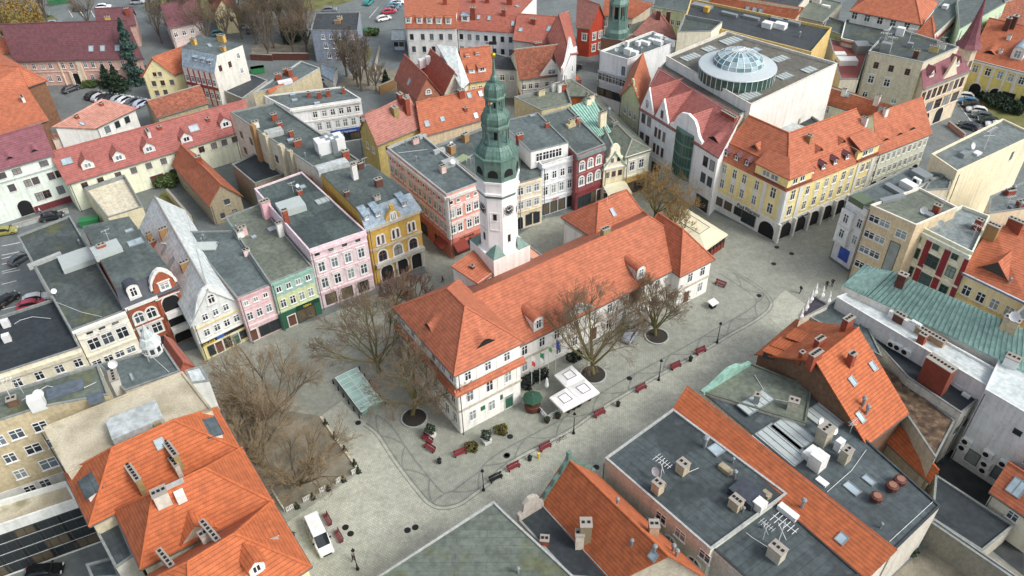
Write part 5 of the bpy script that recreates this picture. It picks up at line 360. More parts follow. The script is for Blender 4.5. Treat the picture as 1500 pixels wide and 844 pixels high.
 {'k': 'A1','l': 'long pink building with a steep maroon roof and pale portal facing a car yard','p': [(-118.77,186.89),(-88.4,187.26),(-95.73,198.65),(-124.67,197.51)],'h': 6.6,'w': 'w_e0baac','F': [(0,[0.06,0.13,0.2,0.26,0.36,0.43,0.54,0.6,0.67,0.74,0.84,0.91],[4.3],0.9,1.5,'w'),(0,[0.22,0.29,0.56,0.63,0.9],[1],0.9,1.5,'w'),(0,[0.43],[0.1],2.2,2.9,'o'),(1,[0.4,0.7],[4.2],0.9,1.4,'w')],'D': [('wall_panel',0,0.33,0.34,0,6.5,0.2,'w_e9d9bd'),('wall_panel',0,0.47,0.51,0,6.5,0.2,'w_e9d9bd'),('stringcourse',0,0,1,3.4,3.6,0.12,'w_e2c0b0'),('portal',0,0.39,0.41,0,3.6,0.3,'w_ece2cc'),('portal',0,0.46,0.47,0,3.6,0.3,'w_ece2cc')],'r': 'tile_maroon','rv': [(-118.98,186.54,6.48),(-87.77,186.92,6.48),(-95.54,199.01,6.48),(-125.26,197.84,6.48),(-122.12,192.19,13.6),(-91.65,192.96,13.6)],'rf': [[0,1,5,4],[2,3,4,5]],'gv': [[(-88.4,187.26,6.6),(-95.73,198.65,6.6),(-92.07,192.96,13.45)],[(-124.67,197.51,6.6),(-118.77,186.89,6.6),(-121.72,192.2,13.45)]],'rl': [((-122.12,192.19,13.6),(-91.65,192.96,13.6))],'I': [('sk',-100.29,188.48,8.49,(0.01,-0.76,0.65),1.1,1.4),('sk',-97.53,188.52,8.49,(0.01,-0.76,0.65),1.1,1.4),('sk',-93.98,188.56,8.48,(0.01,-0.76,0.65),1.1,1.4)]},
 {'k': 'A1b','l': 'maroon roofed wing behind the long pink building','p': [(-106.83,208.08),(-97.95,210.02),(-100.22,216.58),(-109.81,217.85)],'h': 6.2,'w': 'w_c9a59a','r': 'tile_maroon','rv': [(-107.07,207.67,6.08),(-97.49,209.76,6.08),(-99.96,216.9,6.08),(-110.3,218.27,6.08),(-108.68,212.97,9.4),(-98.72,213.33,9.4)],'rf': [[0,1,5,4],[2,3,4,5]],'gv': [[(-97.95,210.02,6.2),(-100.22,216.58,6.2),(-99.08,213.3,9.25)],[(-109.81,217.85,6.2),(-106.83,208.08,6.2),(-108.32,212.96,9.25)]],'rl': [((-108.68,212.97,9.4),(-98.72,213.33,9.4))],'I': [('ch',-104.15,209.06,6.73,0.21,1.2,0.8,1.8,'w_c9a25a'),('ch',-99.63,211.5,7.99,0.21,1,0.8,1.8,'brick_red')]},
 {'k': 'A2','l': 'brick church block with an orange roof rising at the left edge','p': [(-114.04,153.05),(-104.03,164.2),(-101.47,166.95),(-123.13,186.47)],'h': 10.5,'w': 'brick_old','r': 'tile_orange','rv': [(-114.21,152.34,10.38),(-103.77,163.96,10.38),(-100.97,166.97,10.38),(-123.43,186.95,10.38),(-114.94,168.66,14),(-105.28,166.21,14)],'rf': [[0,1,5,4],[1,2,5],[2,3,4,5],[3,0,4]],'rl': [((-114.94,168.66,14),(-105.28,166.21,14)),((-114.94,168.66,14),(-114.21,152.34,10.38)),((-114.94,168.66,14),(-123.43,186.95,10.38)),((-105.28,166.21,14),(-103.77,163.96,10.38)),((-105.28,166.21,14),(-100.97,166.97,10.38))]},
 {'k': 'A2b','p': [(-105.34,141.57),(-94.41,150.41),(-102.45,160.9),(-112.31,152.22)],'h': 9.5,'w': 'brick_old','r': 'tile_orange','rv': [(-105.42,141.06,9.38),(-93.92,150.35,9.38),(-102.4,161.41,11.7),(-112.77,152.28,11.7)],'rf': [[0,1,2,3]],'gv': [[(-94.41,150.41,9.5),(-102.45,160.9,9.5),(-102.45,160.9,11.6)],[(-102.45,160.9,9.5),(-112.31,152.22,9.5),(-112.31,152.22,11.6),(-102.45,160.9,11.6)],[(-112.31,152.22,9.5),(-105.34,141.57,9.5),(-112.31,152.22,11.6)]],'I': [('ch',-101.02,156.13,10.87,0.68,0.5,1.4,1,'trim_white')],'into': 'A2'},
 {'k': 'A2c','l': 'small orange roof at the far left edge behind the church','p': [(-126.37,190.03),(-121.57,191.37),(-125.73,197.18),(-130.44,197.46)],'h': 7,'w': 'w_cbb7a0','r': 'tile_orange','rv': [(-126.54,189.61,6.88),(-120.99,191.17,6.88),(-125.54,197.52,6.88),(-131.05,197.85,6.88),(-128.8,193.73,9.2),(-123.27,194.35,9.2)],'rf': [[0,1,5,4],[2,3,4,5]],'gv': [[(-121.57,191.37,7),(-125.73,197.18,7),(-123.65,194.28,9.05)],[(-130.44,197.46,7),(-126.37,190.03,7),(-128.4,193.75,9.05)]],'rl': [((-128.8,193.73,9.2),(-123.27,194.35,9.2))]},
 {'k': 'A4','l': 'pale yellow gabled house with an orange roof beside the parked cars','p': [(-85.01,178.04),(-78.01,178.84),(-70.18,188.08),(-77.17,187.28)],'h': 5.8,'w': 'w_efe4b0','F': [(0,[0.38,0.55],[5.6],0.8,1,'d'),(0,[0.27,0.55,0.85],[3.2],0.95,1.3,'d'),(0,[0.27,0.55],[0.8],0.95,1.3,'d'),(1,2,[3],0.9,1.2,'w')],'r': 'tile_orange','rv': [(-77.84,178.51,5.68),(-69.53,188.42,5.68),(-77.35,187.61,5.68),(-85.66,177.7,5.68),(-81.75,178.1,10.2),(-73.44,188.02,10.2)],'rf': [[0,1,5,4],[2,3,4,5]],'gv': [[(-70.18,188.08,5.8),(-77.17,187.28,5.8),(-73.67,187.68,10.05)],[(-85.01,178.04,5.8),(-78.01,178.84,5.8),(-81.51,178.44,10.05)]],'rl': [((-81.75,178.1,10.2),(-73.44,188.02,10.2))]},
 {'k': 'A5','l': 'tall house with a red and white striped front, blue mansard and blank pale side wall','p': [(-74.77,176.74),(-66.2,172.66),(-60.65,179.44),(-72.87,186.4)],'h': 8.6,'w': 'w_dedcd2','r': 'felt_blue','F': [(0,6,[5.2],0.9,1.6,'w'),(0,6,[1.8],0.9,1.7,'w'),(1,[0.2,0.5],[8.4],0.8,1.4,'d'),(1,[0.8],[9.6,6],0.8,1.3,'w')],'D': [('pilaster',0,0.14,0.18,0,8.4,0.08,'w_a84a44'),('pilaster',0,0.31,0.35,0,8.4,0.08,'w_a84a44'),('pilaster',0,0.48,0.52,0,8.4,0.08,'w_a84a44'),('pilaster',0,0.65,0.69,0,8.4,0.08,'w_a84a44'),('pilaster',0,0.82,0.86,0,8.4,0.08,'w_a84a44'),('wall_panel',0,0,1,4.2,4.9,0.05,'w_a84a44')],'I': [('dm',-70.9,175.79,10.25,-2.01,2.06,1,1,'s','zinc','zinc'),('dm',-68.99,174.84,10.18,-2.01,2.06,1,1,'s','zinc','zinc'),('dm',-67.1,173.91,10.11,-2.01,2.06,1,1,'s','zinc','zinc'),('ch',-72.02,180.45,12.2,-0.44,1.2,0.8,1.4,'w_c9a25a'),('ch',-65.85,181.66,12.2,-0.44,1.8,0.9,1.6,'w_c9a25a'),('ch',-64.23,176.41,12.2,-0.44,1.2,0.8,1,'w_c9a25a'),('sk',-68.28,179.71,12.2,(0,0,1),0.8,2)],'rv': [(-74.42,178.51,12.2),(-65.06,174.06,12.2),(-60.65,179.44,12.2),(-72.87,186.4,12.2)],'rf': [[0,1,2,3]],'rx': [(([(-74.77,176.74,8.6),(-66.2,172.66,8.6),(-65.06,174.06,12.2),(-74.42,178.51,12.2)],[[0,1,2,3]]),'zinc')],'gv': [[(-66.2,172.66,8.6),(-60.65,179.44,8.6),(-60.65,179.44,12.2),(-65.06,174.06,12.2)],[(-60.65,179.44,8.6),(-72.87,186.4,8.6),(-72.87,186.4,12.2),(-60.65,179.44,12.2)],[(-72.87,186.4,8.6),(-74.77,176.74,8.6),(-74.42,178.51,12.2),(-72.87,186.4,12.2)]]},
 {'k': 'A6','l': 'low dark flat roofed outbuilding behind the pale side wall','p': [(-65.84,173.97),(-60.32,169.52),(-56.55,178.75),(-61.25,182.29)],'h': 3.6,'w': 'w_a59f92','r': 'felt_dark','pp': 0.15,'pm': 'coping'},
 {'k': 'A7','l': 'small rubble house with a rusty tile roof behind the long red roof','p': [(-75.85,159.29),(-66.98,165.7),(-71.58,173.25),(-80.65,165.97)],'h': 5,'w': 'w_a9a082','r': 'tile_rust','rv': [(-75.92,158.8,4.88),(-66.51,165.61,4.88),(-71.49,173.77,4.88),(-81.13,166.04,4.88),(-78.53,162.42,7.2),(-69,169.69,7.2)],'rf': [[0,1,5,4],[2,3,4,5]],'gv': [[(-66.98,165.7,5),(-71.58,173.25,5),(-69.28,169.48,7.05)],[(-80.65,165.97,5),(-75.85,159.29,5),(-78.25,162.63,7.05)]],'rl': [((-78.53,162.42,7.2),(-69,169.69,7.2))]},
 {'k': 'A8','l': 'pink roofed white house behind the long red roof','p': [(-86.71,153.07),(-81.27,161.42),(-87.67,161.66),(-93,150.06)],'h': 6,'w': 'w_dfe0da','F': [(0,[0.25,0.5,0.75],[3.6],1.2,1.5,'g')],'r': 'tile_pink','rv': [(-86.47,152.8,5.88),(-80.64,161.75,5.88),(-87.89,162.02,8.2),(-93.48,149.58,8.2)],'rf': [[0,1,2,3]],'gv': [[(-81.27,161.42,6),(-87.67,161.66,6),(-87.67,161.66,8.1)],[(-87.67,161.66,6),(-93,150.06,6),(-93,150.06,8.1),(-87.67,161.66,8.1)],[(-93,150.06,6),(-86.71,153.07,6),(-93,150.06,8.1)]],'I': [('ch',-87.23,159.92,7.56,0.99,0.8,0.5,0.6,'brick_red'),('ch',-90.15,154.1,7.66,0.99,0.8,0.5,0.6,'brick_red'),('sk',-88.99,152.96,6.96,(0.38,-0.17,0.91),0.7,1.2)]},
 {'k': 'A8b','l': 'plain salmon lean to roof between the church and the pink roofed house','p': [(-94.5,149.84),(-86.78,153.34),(-88.9,155.84),(-97.26,152.29)],'h': 5,'w': 'w_d9c2b4','r': 'plain_salmon','pp': 0.05},
 {'k': 'E1','l': 'long cream house with a red tile roof and five white dormers','p': [(-82.98,130.57),(-52.88,151.04),(-56.9,158.12),(-89.98,139.17)],'h': 6.4,'w': 'w_e6ead2','F': [(0,[0.07,0.15,0.24,0.32,0.4,0.48,0.56],[4.2],1.15,1.3,'d'),(0,[0.69,0.76,0.82,0.88],[4.2],1.15,1.3,'d'),(0,[0.51,0.58],[1.2],1.15,1.4,'d'),(0,[0.42],[0],2.6,2.5,'D'),(0,[0.1],[0],1.2,2.2,'D')],'r': 'tile_pinkred','rv': [(-83.05,130.1,6.28),(-52.41,150.93,6.28),(-56.77,158.6,6.28),(-90.51,139.27,6.28),(-86.78,134.68,10.6),(-54.59,154.77,10.6)],'rf': [[0,1,5,4],[2,3,4,5]],'gv': [[(-52.88,151.04,6.4),(-56.9,158.12,6.4),(-54.89,154.58,10.45)],[(-89.98,139.17,6.4),(-82.98,130.57,6.4),(-86.48,134.87,10.45)]],'rl': [((-86.78,134.68,10.6),(-54.59,154.77,10.6))],'I': [('dm',-79.88,133.84,7.38,-1.01,0.74,2.2,1.4,'g','tile_pinkred','trim_white'),('dm',-75.07,136.73,7.25,-0.97,0.98,2.2,1.4,'g','tile_pinkred','trim_white'),('dm',-70.32,139.87,7.19,-0.97,0.98,2.2,1.4,'g','tile_pinkred','trim_white'),('dm',-64.21,143.82,7.02,-0.97,0.98,2.2,1.4,'g','tile_pinkred','trim_white'),('dm',-57.58,148.89,7.47,-0.97,0.98,2.2,1.4,'g','tile_pinkred','trim_white'),('sk',-83.6,134.04,8.96,(0.31,-0.5,0.81),1.8,1.3),('sk',-63.27,146.52,8.69,(0.39,-0.58,0.71),1.8,1.3),('ch',-70.97,142.97,9.61,0.6,0.6,1.6,0.7,'trim_white'),('ch',-69.06,144.42,9.78,0.6,0.7,0.5,0.6,'brick_red'),('ch',-60.83,148.69,9.11,0.6,0.7,0.5,0.6,'brick_red')]},
 {'k': 'E2','l': 'white three storey house with green windows and a purple maroon roof at the left edge','p': [(-97.19,126.35),(-85.88,134.16),(-89.96,140.83),(-101.43,132.75)],'h': 10.6,'w': 'w_dfe9df','F': [(0,[0.1,0.33,0.52,0.86],[8.6],1.5,1.2,'d'),(0,[0.1,0.38,0.58,0.68,0.88,0.98],[5.6],1.2,1.5,'d'),(0,[0.64,0.74,0.92],[2.2],1.3,1.7,'d'),(0,[0.42],[0.1],2.4,3.2,'o')],'D': [('stringcourse',0,0,1,7.9,8.1,0.25,'w_b9c2bb'),('shopfront',0,0.5,1,-0.3,1.3,0.06,'w_6b2f33')],'r': 'tile_maroonred','rv': [(-97.28,125.86,10.48),(-85.41,134.06,10.48),(-89.85,141.33,10.48),(-101.91,132.84,10.48),(-99.6,129.35,15),(-87.63,137.69,15)],'rf': [[0,1,5,4],[2,3,4,5]],'gv': [[(-85.88,134.16,10.6),(-89.96,140.83,10.6),(-87.92,137.49,14.85)],[(-101.43,132.75,10.6),(-97.19,126.35,10.6),(-99.31,129.55,14.85)]],'rl': [((-99.6,129.35,15),(-87.63,137.69,15))],'I': [('dm',-91.83,130.92,11.61,-0.97,1.06,1.6,0.5,'e','tile_maroonred','trim_white'),('dm',-88.36,133.35,11.64,-0.97,1.06,1.6,0.5,'e','tile_maroonred','trim_white')]},
 {'k': 'E3','l': 'cream and maroon roofless garage with low parapets in the courtyard','p': [(-72.5,121.15),(-67.36,124.45),(-74.74,135.81),(-80.78,131.32)],'h': 4,'w': 'w_e4dcb8','n': 'garage','F': [(1,[0.5],[0.3],2.2,2.2,'D')],'r': 'felt_cream','pp': 0.7},
 {'k': 'N5','l': 'grey three storey house standing alone by the parking area','p': [(-48.85,197.36),(-36.94,196.28),(-38.07,209.14),(-49.75,209.12)],'h': 8,'w': 'w_8f99a8','F': [(0,[0.24,0.42,0.62,0.86],[6],0.9,1.2,'w'),(0,[0.27,0.46,0.66,0.87],[3.6],1,1.4,'w'),(0,[0.31,0.49,0.69],[1],1,1.4,'w'),(0,[0.71],[0],1.2,2,'D')],'r': 'felt_dark','pp': 0.25,'I': [('ch',-42.8,201.98,8,-0.09,1.4,0.8,0.9,'brick_tan'),('ch',-42.64,204.66,8,-0.09,1.2,0.8,0.8,'w_c9b27a')]},
 {'k': 'N6','l': 'white five storey house with an orange mansard of white dormers at the top centre','p': [(-24.62,194.42),(-12.2,193.65),(-11.24,208.25),(-26.23,209.23)],'h': 9.6,'w': 'w_e6e6e2','F': [(0,[0.1,0.32,0.5,0.69,0.87],[6.4],0.9,1.5,'g'),(0,[0.12,0.33,0.52,0.7,0.88],[3.2],0.9,1.5,'g')],'r': 'tile_orange','rv': [(-24.75,195.61,12.2),(-12.12,194.85,12.2),(-11.24,208.25,12.2),(-26.23,209.23,12.2)],'rf': [[0,1,2,3]],'rx': [(([(-24.93,194.09,9.48),(-11.87,193.28,9.48),(-12.12,194.85,12.2),(-24.75,195.61,12.2)],[[0,1,2,3]]),'tile_orange')],'gv': [[(-12.2,193.65,9.6),(-11.24,208.25,9.6),(-11.24,208.25,12.1),(-12.12,194.85,12.1)],[(-11.24,208.25,9.6),(-26.23,209.23,9.6),(-26.23,209.23,12.1),(-11.24,208.25,12.1)],[(-26.23,209.23,9.6),(-24.62,194.42,9.6),(-24.75,195.61,12.1),(-26.23,209.23,12.1)]],'I': [('dm',-23.87,194.56,10.44,-1.63,1.77,1.5,1.8,'f','tile_orange','trim_white'),('dm',-21.13,194.36,10.36,-1.63,1.77,1.5,1.8,'f','tile_orange','trim_white'),('dm',-18.71,194.18,10.33,-1.63,1.75,1.5,1.8,'f','tile_orange','trim_white'),('dm',-16.37,194.02,10.29,-1.63,1.75,1.5,1.8,'f','tile_orange','trim_white'),('dm',-14.04,193.85,10.25,-1.63,1.75,1.5,1.8,'f','tile_orange','trim_white'),('ch',-15.11,202.07,12.2,-0.06,1,0.7,1.6,'brick_red')]},
 {'k': 'N6b','l': 'white house row with red roofs and tall brick chimneys at the top centre','p': [(-12.09,194.58),(2.16,191.41),(8.11,207.33),(-11.22,213.84)],'h': 9,'w': 'w_e6e7e6','F': [(0,7,[6.2,3],0.9,1.4,'g')],'r': 'tile_red','rv': [(-11.96,197.57,12),(3.21,194.22,12),(8.11,207.33,12),(-11.22,213.84,12)],'rf': [[0,1,2,3]],'rx': [(([(-12.45,194.3,8.88),(2.38,191,8.88),(3.21,194.22,12),(-11.96,197.57,12)],[[0,1,2,3]]),'tile_red')],'gv': [[(2.16,191.41,9),(8.11,207.33,9),(8.11,207.33,11.9),(3.21,194.22,11.9)],[(8.11,207.33,9),(-11.22,213.84,9),(-11.22,213.84,11.9),(8.11,207.33,11.9)],[(-11.22,213.84,9),(-12.09,194.58,9),(-11.96,197.57,11.9),(-11.22,213.84,11.9)]],'I': [('ch',-7.97,195.62,11.01,-0.22,1.2,0.8,2.6,'brick_red'),('ch',-7.95,203.41,12,-0.22,1,0.8,1.4,'brick_red'),('ch',-4.49,203.18,12,-0.22,1,0.8,1.6,'brick_red'),('ch',1.11,201.55,12,-0.22,1.4,0.9,1.8,'brick_red'),('ch',-0.4,194.99,11.98,-0.22,1,0.8,1.2,'brick_red'),('sk',-6.61,195.56,11.23,(-0.15,-0.67,0.73),0.8,1.1),('sk',-4,194.93,11.18,(-0.15,-0.67,0.73),0.8,1.1),('sk',1.77,192.88,10.48,(-0.15,-0.67,0.73),0.8,1.2),('sk',3.05,200.18,12,(0,0,1),0.9,1.2),('dm',-9.97,195.27,10.28,-1.79,0.94,2,1.6,'f','zinc','trim_white')]},
 {'k': 'N7','l': 'yellow house with a steep orange roof, small dormers and a tall white firewall','p': [(-8.68,166.3),(-3.21,168.03),(-4.43,177.59),(-11.56,176.5)],'h': 8,'w': 'w_e9d8a0','F': [(0,[0.22,0.5,0.8],[5.3],0.9,1.4,'w')],'r': 'tile_orange','rv': [(-8.92,165.86,7.88),(-2.83,167.79,7.88),(-4.13,177.99,7.88),(-12,176.78,7.88),(-10.46,171.32,13.4),(-3.48,172.89,13.4)],'rf': [[0,1,5,4],[2,3,4,5]],'gv': [[(-3.21,168.03,8),(-4.43,177.59,8),(-3.82,172.81,13.25)],[(-11.56,176.5,8),(-8.68,166.3,8),(-10.12,171.4,13.25)]],'rl': [((-10.46,171.32,13.4),(-3.48,172.89,13.4))],'I': [('dm',-7.72,167.62,9.3,-1.35,0.97,1.4,1.2,'s','tile_orange','trim_white'),('dm',-5.43,168.3,9.27,-1.26,1.09,1.8,1.2,'s','tile_orange','trim_white'),('dm',-8.57,170.24,11.97,-1.35,0.97,1,0.6,'s','tile_orange','trim_white'),('dm',-6.36,170.85,12.08,-1.35,0.97,1,0.6,'s','tile_orange','trim_white'),('ch',-7.67,176.01,9.27,0.31,1.4,0.9,1.4,'brick_red'),('ch',-6.6,176.34,9.11,0.31,1.4,0.9,1.4,'brick_red')]},
 {'k': 'N7w','p': [(-9.75,161.56),(-8.65,164.18),(-11.38,171.07),(-14.86,172.27)],'h': 9,'w': 'w_d9d7cc','r': 'roof_white2','rv': [(-9.73,160.74,8.88),(-8.27,164.17,8.88),(-11.11,171.35,14),(-15.44,172.78,14)],'rf': [[0,1,2,3]],'gv': [[(-8.65,164.18,9),(-11.38,171.07,9),(-11.38,171.07,13.9)],[(-11.38,171.07,9),(-14.86,172.27,9),(-14.86,172.27,13.9),(-11.38,171.07,13.9)],[(-14.86,172.27,9),(-9.75,161.56,9),(-14.86,172.27,13.9)]],'into': 'N7'},
 {'k': 'N8','l': 'salmon tiled house with a brick gable and round window behind the orange hall roof','p': [(-19.49,160.77),(-14.68,162.87),(-20.59,175.28),(-25.1,171.2)],'h': 7,'w': 'w_a5705a','F': [(0,[0.5],[7.6],0.9,0.9,'a'),(0,[0.5],[5],1.6,1.2,'a')],'r': 'tile_red','rv': [(-14.21,162.7,6.88),(-20.47,175.85,6.88),(-25.54,171.27,6.88),(-19.65,160.32,6.88),(-16.93,161.51,11.6),(-23.01,173.56,11.6)],'rf': [[0,1,5,4],[2,3,4,5]],'gv': [[(-20.59,175.28,7),(-25.1,171.2,7),(-22.84,173.24,11.45)],[(-19.49,160.77,7),(-14.68,162.87,7),(-17.09,161.82,11.45)]],'rl': [((-16.93,161.51,11.6),(-23.01,173.56,11.6))],'I': [('sk',-21.55,165.98,8.48,(-0.75,-0.4,0.53),0.9,1.4)]},
 {'k': 'N8b','l': 'orange roofed house with a pale gable next to the salmon tiled house','p': [(-13.7,163.09),(-9.1,164.98),(-15.01,176.94),(-19.32,175.21)],'h': 7,'w': 'w_d6d2c2','F': [(0,[0.5],[6.2],0.9,0.9,'a')],'r': 'tile_red','rv': [(-8.62,164.8,6.88),(-14.84,177.39,6.88),(-19.8,175.4,6.88),(-13.87,162.64,6.88),(-11.25,163.72,11.6),(-17.32,176.39,11.6)],'rf': [[0,1,5,4],[2,3,4,5]],'gv': [[(-15.01,176.94,7),(-19.32,175.21,7),(-17.17,176.07,11.45)],[(-13.7,163.09,7),(-9.1,164.98,7),(-11.4,164.03,11.45)]],'rl': [((-11.25,163.72,11.6),(-17.32,176.39,11.6))],'I': [('bx',-18.79,175,8.19,0.39,2.6,1.4,1.6,'unit_white','cooling_unit'),('bx',-17.81,174.18,9.12,0.39,1,1,1.6,'unit_white','cooling_unit')]},
 {'k': 'N9','l': 'long orange tiled hall roof with rooflights left of the tower top','p': [(-16.96,142.75),(-4.2,149.9),(-4.26,157.69),(-19.01,153.06)],'h': 8,'w': 'w_d8c7a8','r': 'tile_orange','rv': [(-17.21,142.21,7.88),(-3.85,149.7,7.88),(-3.92,158.17,7.88),(-19.41,153.3,7.88),(-18.31,147.76,12.6),(-3.88,153.93,12.6)],'rf': [[0,1,5,4],[2,3,4,5]],'gv': [[(-4.2,149.9,8),(-4.26,157.69,8),(-4.23,153.8,12.45)],[(-19.01,153.06,8),(-16.96,142.75,8),(-17.98,147.91,12.45)]],'rl': [((-18.31,147.76,12.6),(-3.88,153.93,12.6))],'I': [('ch',-9.3,150.95,12.07,0.51,1.2,0.8,1.4,'brick_red'),('sk',-7.77,151.48,11.98,(0.26,-0.6,0.76),0.8,1.1),('sk',-5.49,152.38,11.88,(0.38,-0.69,0.62),0.8,1.1),('sk',-6.54,148.98,8.75,(0.38,-0.69,0.62),0.8,1.1),('sk',-13.12,146.15,9.59,(0.26,-0.6,0.76),0.8,1),('ch',-8.55,148.94,9.96,0.51,0.7,0.5,0.6,'brick_red'),('sk',-16.13,144.67,9.44,(0.26,-0.6,0.76),0.9,1.2)]},
 {'k': 'N10','l': 'ochre stained house with a faded pink roof and tall chimneys by the lane','p': [(-29.46,144.27),(-25.44,138.62),(-17.28,145.55),(-22.83,154.12)],'h': 8.6,'w': 'w_b7a76c','F': [(0,[0.35,0.7],[5.6],0.9,1.5,'w'),(1,[0.2],[6],0.9,1.3,'g')],'r': 'tile_faded','rv': [(-25.5,138.11,8.48),(-16.82,145.48,8.48),(-22.83,154.76,8.48),(-29.88,144.27,8.48),(-27.69,141.19,13.2),(-19.83,150.12,13.2)],'rf': [[0,1,5,4],[2,3,4,5]],'gv': [[(-17.28,145.55,8.6),(-22.83,154.12,8.6),(-20.06,149.84,13.05)],[(-29.46,144.27,8.6),(-25.44,138.62,8.6),(-27.45,141.45,13.05)]],'rl': [((-27.69,141.19,13.2),(-19.83,150.12,13.2))],'I': [('ch',-22.24,144.87,11.1,-0.95,1.2,1,2,'w_8f8752'),('ch',-20.05,146.54,10.97,-0.95,1.2,0.9,3.2,'brick_red'),('ch',-21.36,147.98,12.86,-0.95,1.2,0.9,1.6,'brick_red'),('ch',-20.26,148.5,12.38,-0.95,1.2,0.9,1.2,'brick_red'),('dm',-27.39,143.05,12.15,2.55,1.34,3.4,0.8,'s','tile_faded','trim_white')]},
 {'k': 'N11','l': 'white two storey house with grey roof, brick chimneys and a blue shop banner','p': [(-45,152.45),(-30.84,156.41),(-35.74,162.36),(-51.81,158.87)],'h': 9.2,'w': 'w_e9ecee','F': [(0,[0.33,0.46,0.58,0.7,0.81,0.93],[6.6],1,1.5,'t'),(0,[0.36,0.49,0.62,0.73,0.85,0.97],[3.6],1,1.8,'t'),(0,[0.75,0.85],[0.3],2.2,1.8,'s'),(3,5,[6.4],0.9,1.4,'w')],'D': [('shop_banner',0,0.5,0.93,2.2,3.1,0.2,'p_27509b'),('cornice',0,0,1,8.7,9.2,0.35,'trim_white'),('stringcourse',0,0,1,5.9,6.1,0.15,'trim_white')],'T': [(0,0.72,2.4,'Zaklad Pogrzebowy',0.55,'trim_white')],'r': 'felt_blue','pp': 0.2,'I': [('ch',-42.06,158.1,9.2,0.27,0.7,0.6,1.2,'brick_red'),('ch',-39.73,157.55,9.2,0.27,0.9,0.6,1.4,'brick_red'),('ch',-37.92,158.31,9.2,0.27,0.9,0.6,1.4,'brick_red'),('ch',-34.92,159.43,9.2,0.27,0.7,0.6,1.4,'brick_red'),('hatch',-44.77,156.55,9.2,0.27,1),('hatch',-39.77,154.88,9.2,0.27,1),('hatch',-45.71,159.14,9.2,0.27,1)],'pm': 'trim_white'},
 {'k': 'N12','l': 'grey roofed wing with an orange chimney ridge and blank tan gable wall','p': [(-53.54,157.96),(-46.16,161.46),(-41.45,169.42),(-46.43,173.36)],'h': 10.4,'w': 'w_b3a98c','r': 'felt_blue','pp': 0.25,'I': [('ch',-49.57,164.4,10.4,0.44,1.2,0.8,1.4,'brick_red'),('ch',-48.32,167.03,10.4,0.44,1.1,0.8,1.4,'brick_red'),('ch',-47.25,166.02,10.4,0.44,0.9,0.7,1.6,'brick_red'),('bx',-47.72,162.43,10.4,0.44,3,1.4,0.7,'unit_white','ventilation_unit'),('bx',-48.04,161.61,10.4,0.89,8,0.4,0.5,'plain_orange','ridge_cap')],'pm': 'coping'},
 {'k': 'N13','l': 'house with a brown tile roof and white front gable near the street bend','p': [(3.06,168.79),(12.66,170.62),(11.02,184.3),(1,181.73)],'h': 7.4,'w': 'w_e0ddcf','F': [(0,[0.08,0.23,0.38],[4.6],0.9,1.3,'w'),(0,[0.62,0.8],[4.6],0.9,1.3,'w'),(0,[0.73],[7.6],1.8,1.2,'w')],'GF': [(0,0.46,1,[(0,7.2),(1,7.2),(1,7.6),(0.5,11),(0,7.6)],0.4,'w_e4e2d6')],'r': 'tile_brown','rv': [(2.77,168.38,7.28),(13.05,170.34,7.28),(11.32,184.74,7.28),(0.6,181.99,7.28),(1.68,175.19,11.4),(12.19,177.54,11.4)],'rf': [[0,1,5,4],[2,3,4,5]],'gv': [[(12.66,170.62,7.4),(11.02,184.3,7.4),(11.84,177.46,11.25)],[(1,181.73,7.4),(3.06,168.79,7.4),(2.03,175.26,11.25)]],'rl': [((1.68,175.19,11.4),(12.19,177.54,11.4))],'I': [('ch',7.46,182.25,8.15,0.19,1.6,1,1.8,'brick_red'),('ch',6.8,182.22,8.07,0.19,1.4,0.8,1.2,'brick_red')]},
 {'k': 'N14','l': 'low bluish grey house with a dark roof beside the tower spire','p': [(-3.62,174.72),(2.75,173.88),(2.25,180.39),(-4.11,184.93)],'h': 6.6,'w': 'w_b9c2cf','F': [(0,[0.4,0.75],[4.4],1.1,1.4,'w')],'r': 'felt_dark','pp': 0.2},
 {'k': 'N15','l': 'tall narrow white corner house with a pointed gable at the street bend','p': [(12.02,163.44),(15.92,174.7),(15.96,200.28),(10.13,184.44)],'h': 10.5,'w': 'w_dfe2e0','F': [(0,[0.25,0.7],[7.5,4.5,1.5],0.9,1.5,'w')],'GF': [(0,0,1,[(0,10.3),(1,10.3),(1,12),(0.8,12.3),(0.65,14),(0.5,16.5),(0.35,14),(0.2,12.3),(0,12)],0.4,'w_e2e5e4')],'r': 'tile_red','rv': [(16.26,174.64,10.38),(16.02,200.63,10.38),(9.77,184.49,10.38),(11.97,163.03,10.38),(14.12,168.83,12.7),(12.9,192.56,12.7)],'rf': [[0,1,5,4],[2,3,4,5]],'gv': [[(15.96,200.28,10.5),(10.13,184.44,10.5),(13.05,192.36,12.55)],[(12.02,163.44,10.5),(15.92,174.7,10.5),(13.97,169.07,12.55)]],'rl': [((14.12,168.83,12.7),(12.9,192.56,12.7))]},
 {'k': 'N16','l': 'bright red house with a steep faded roof across the street bend','p': [(17.9,197.43),(20.97,196.06),(25.21,198.76),(18.94,207.82)],'h': 7.6,'w': 'w_b8452f','F': [(0,[0.6],[4.2],1.1,1.6,'t'),(1,[0.3,0.7],[4.2,1.2],1,1.6,'t')],'r': 'tile_faded','rv': [(17.52,197.21,7.48),(21,195.67,7.48),(25.71,198.66,7.48),(18.77,208.49,7.48),(18.15,202.85,13.1),(23.35,197.16,13.1)],'rf': [[0,1,5,4],[2,3,4,5]],'gv': [[(20.97,196.06,7.6),(25.21,198.76,7.6),(23.09,197.41,12.95)],[(18.94,207.82,7.6),(17.9,197.43,7.6),(18.42,202.63,12.95)]],'rl': [((18.15,202.85,13.1),(23.35,197.16,13.1))]},
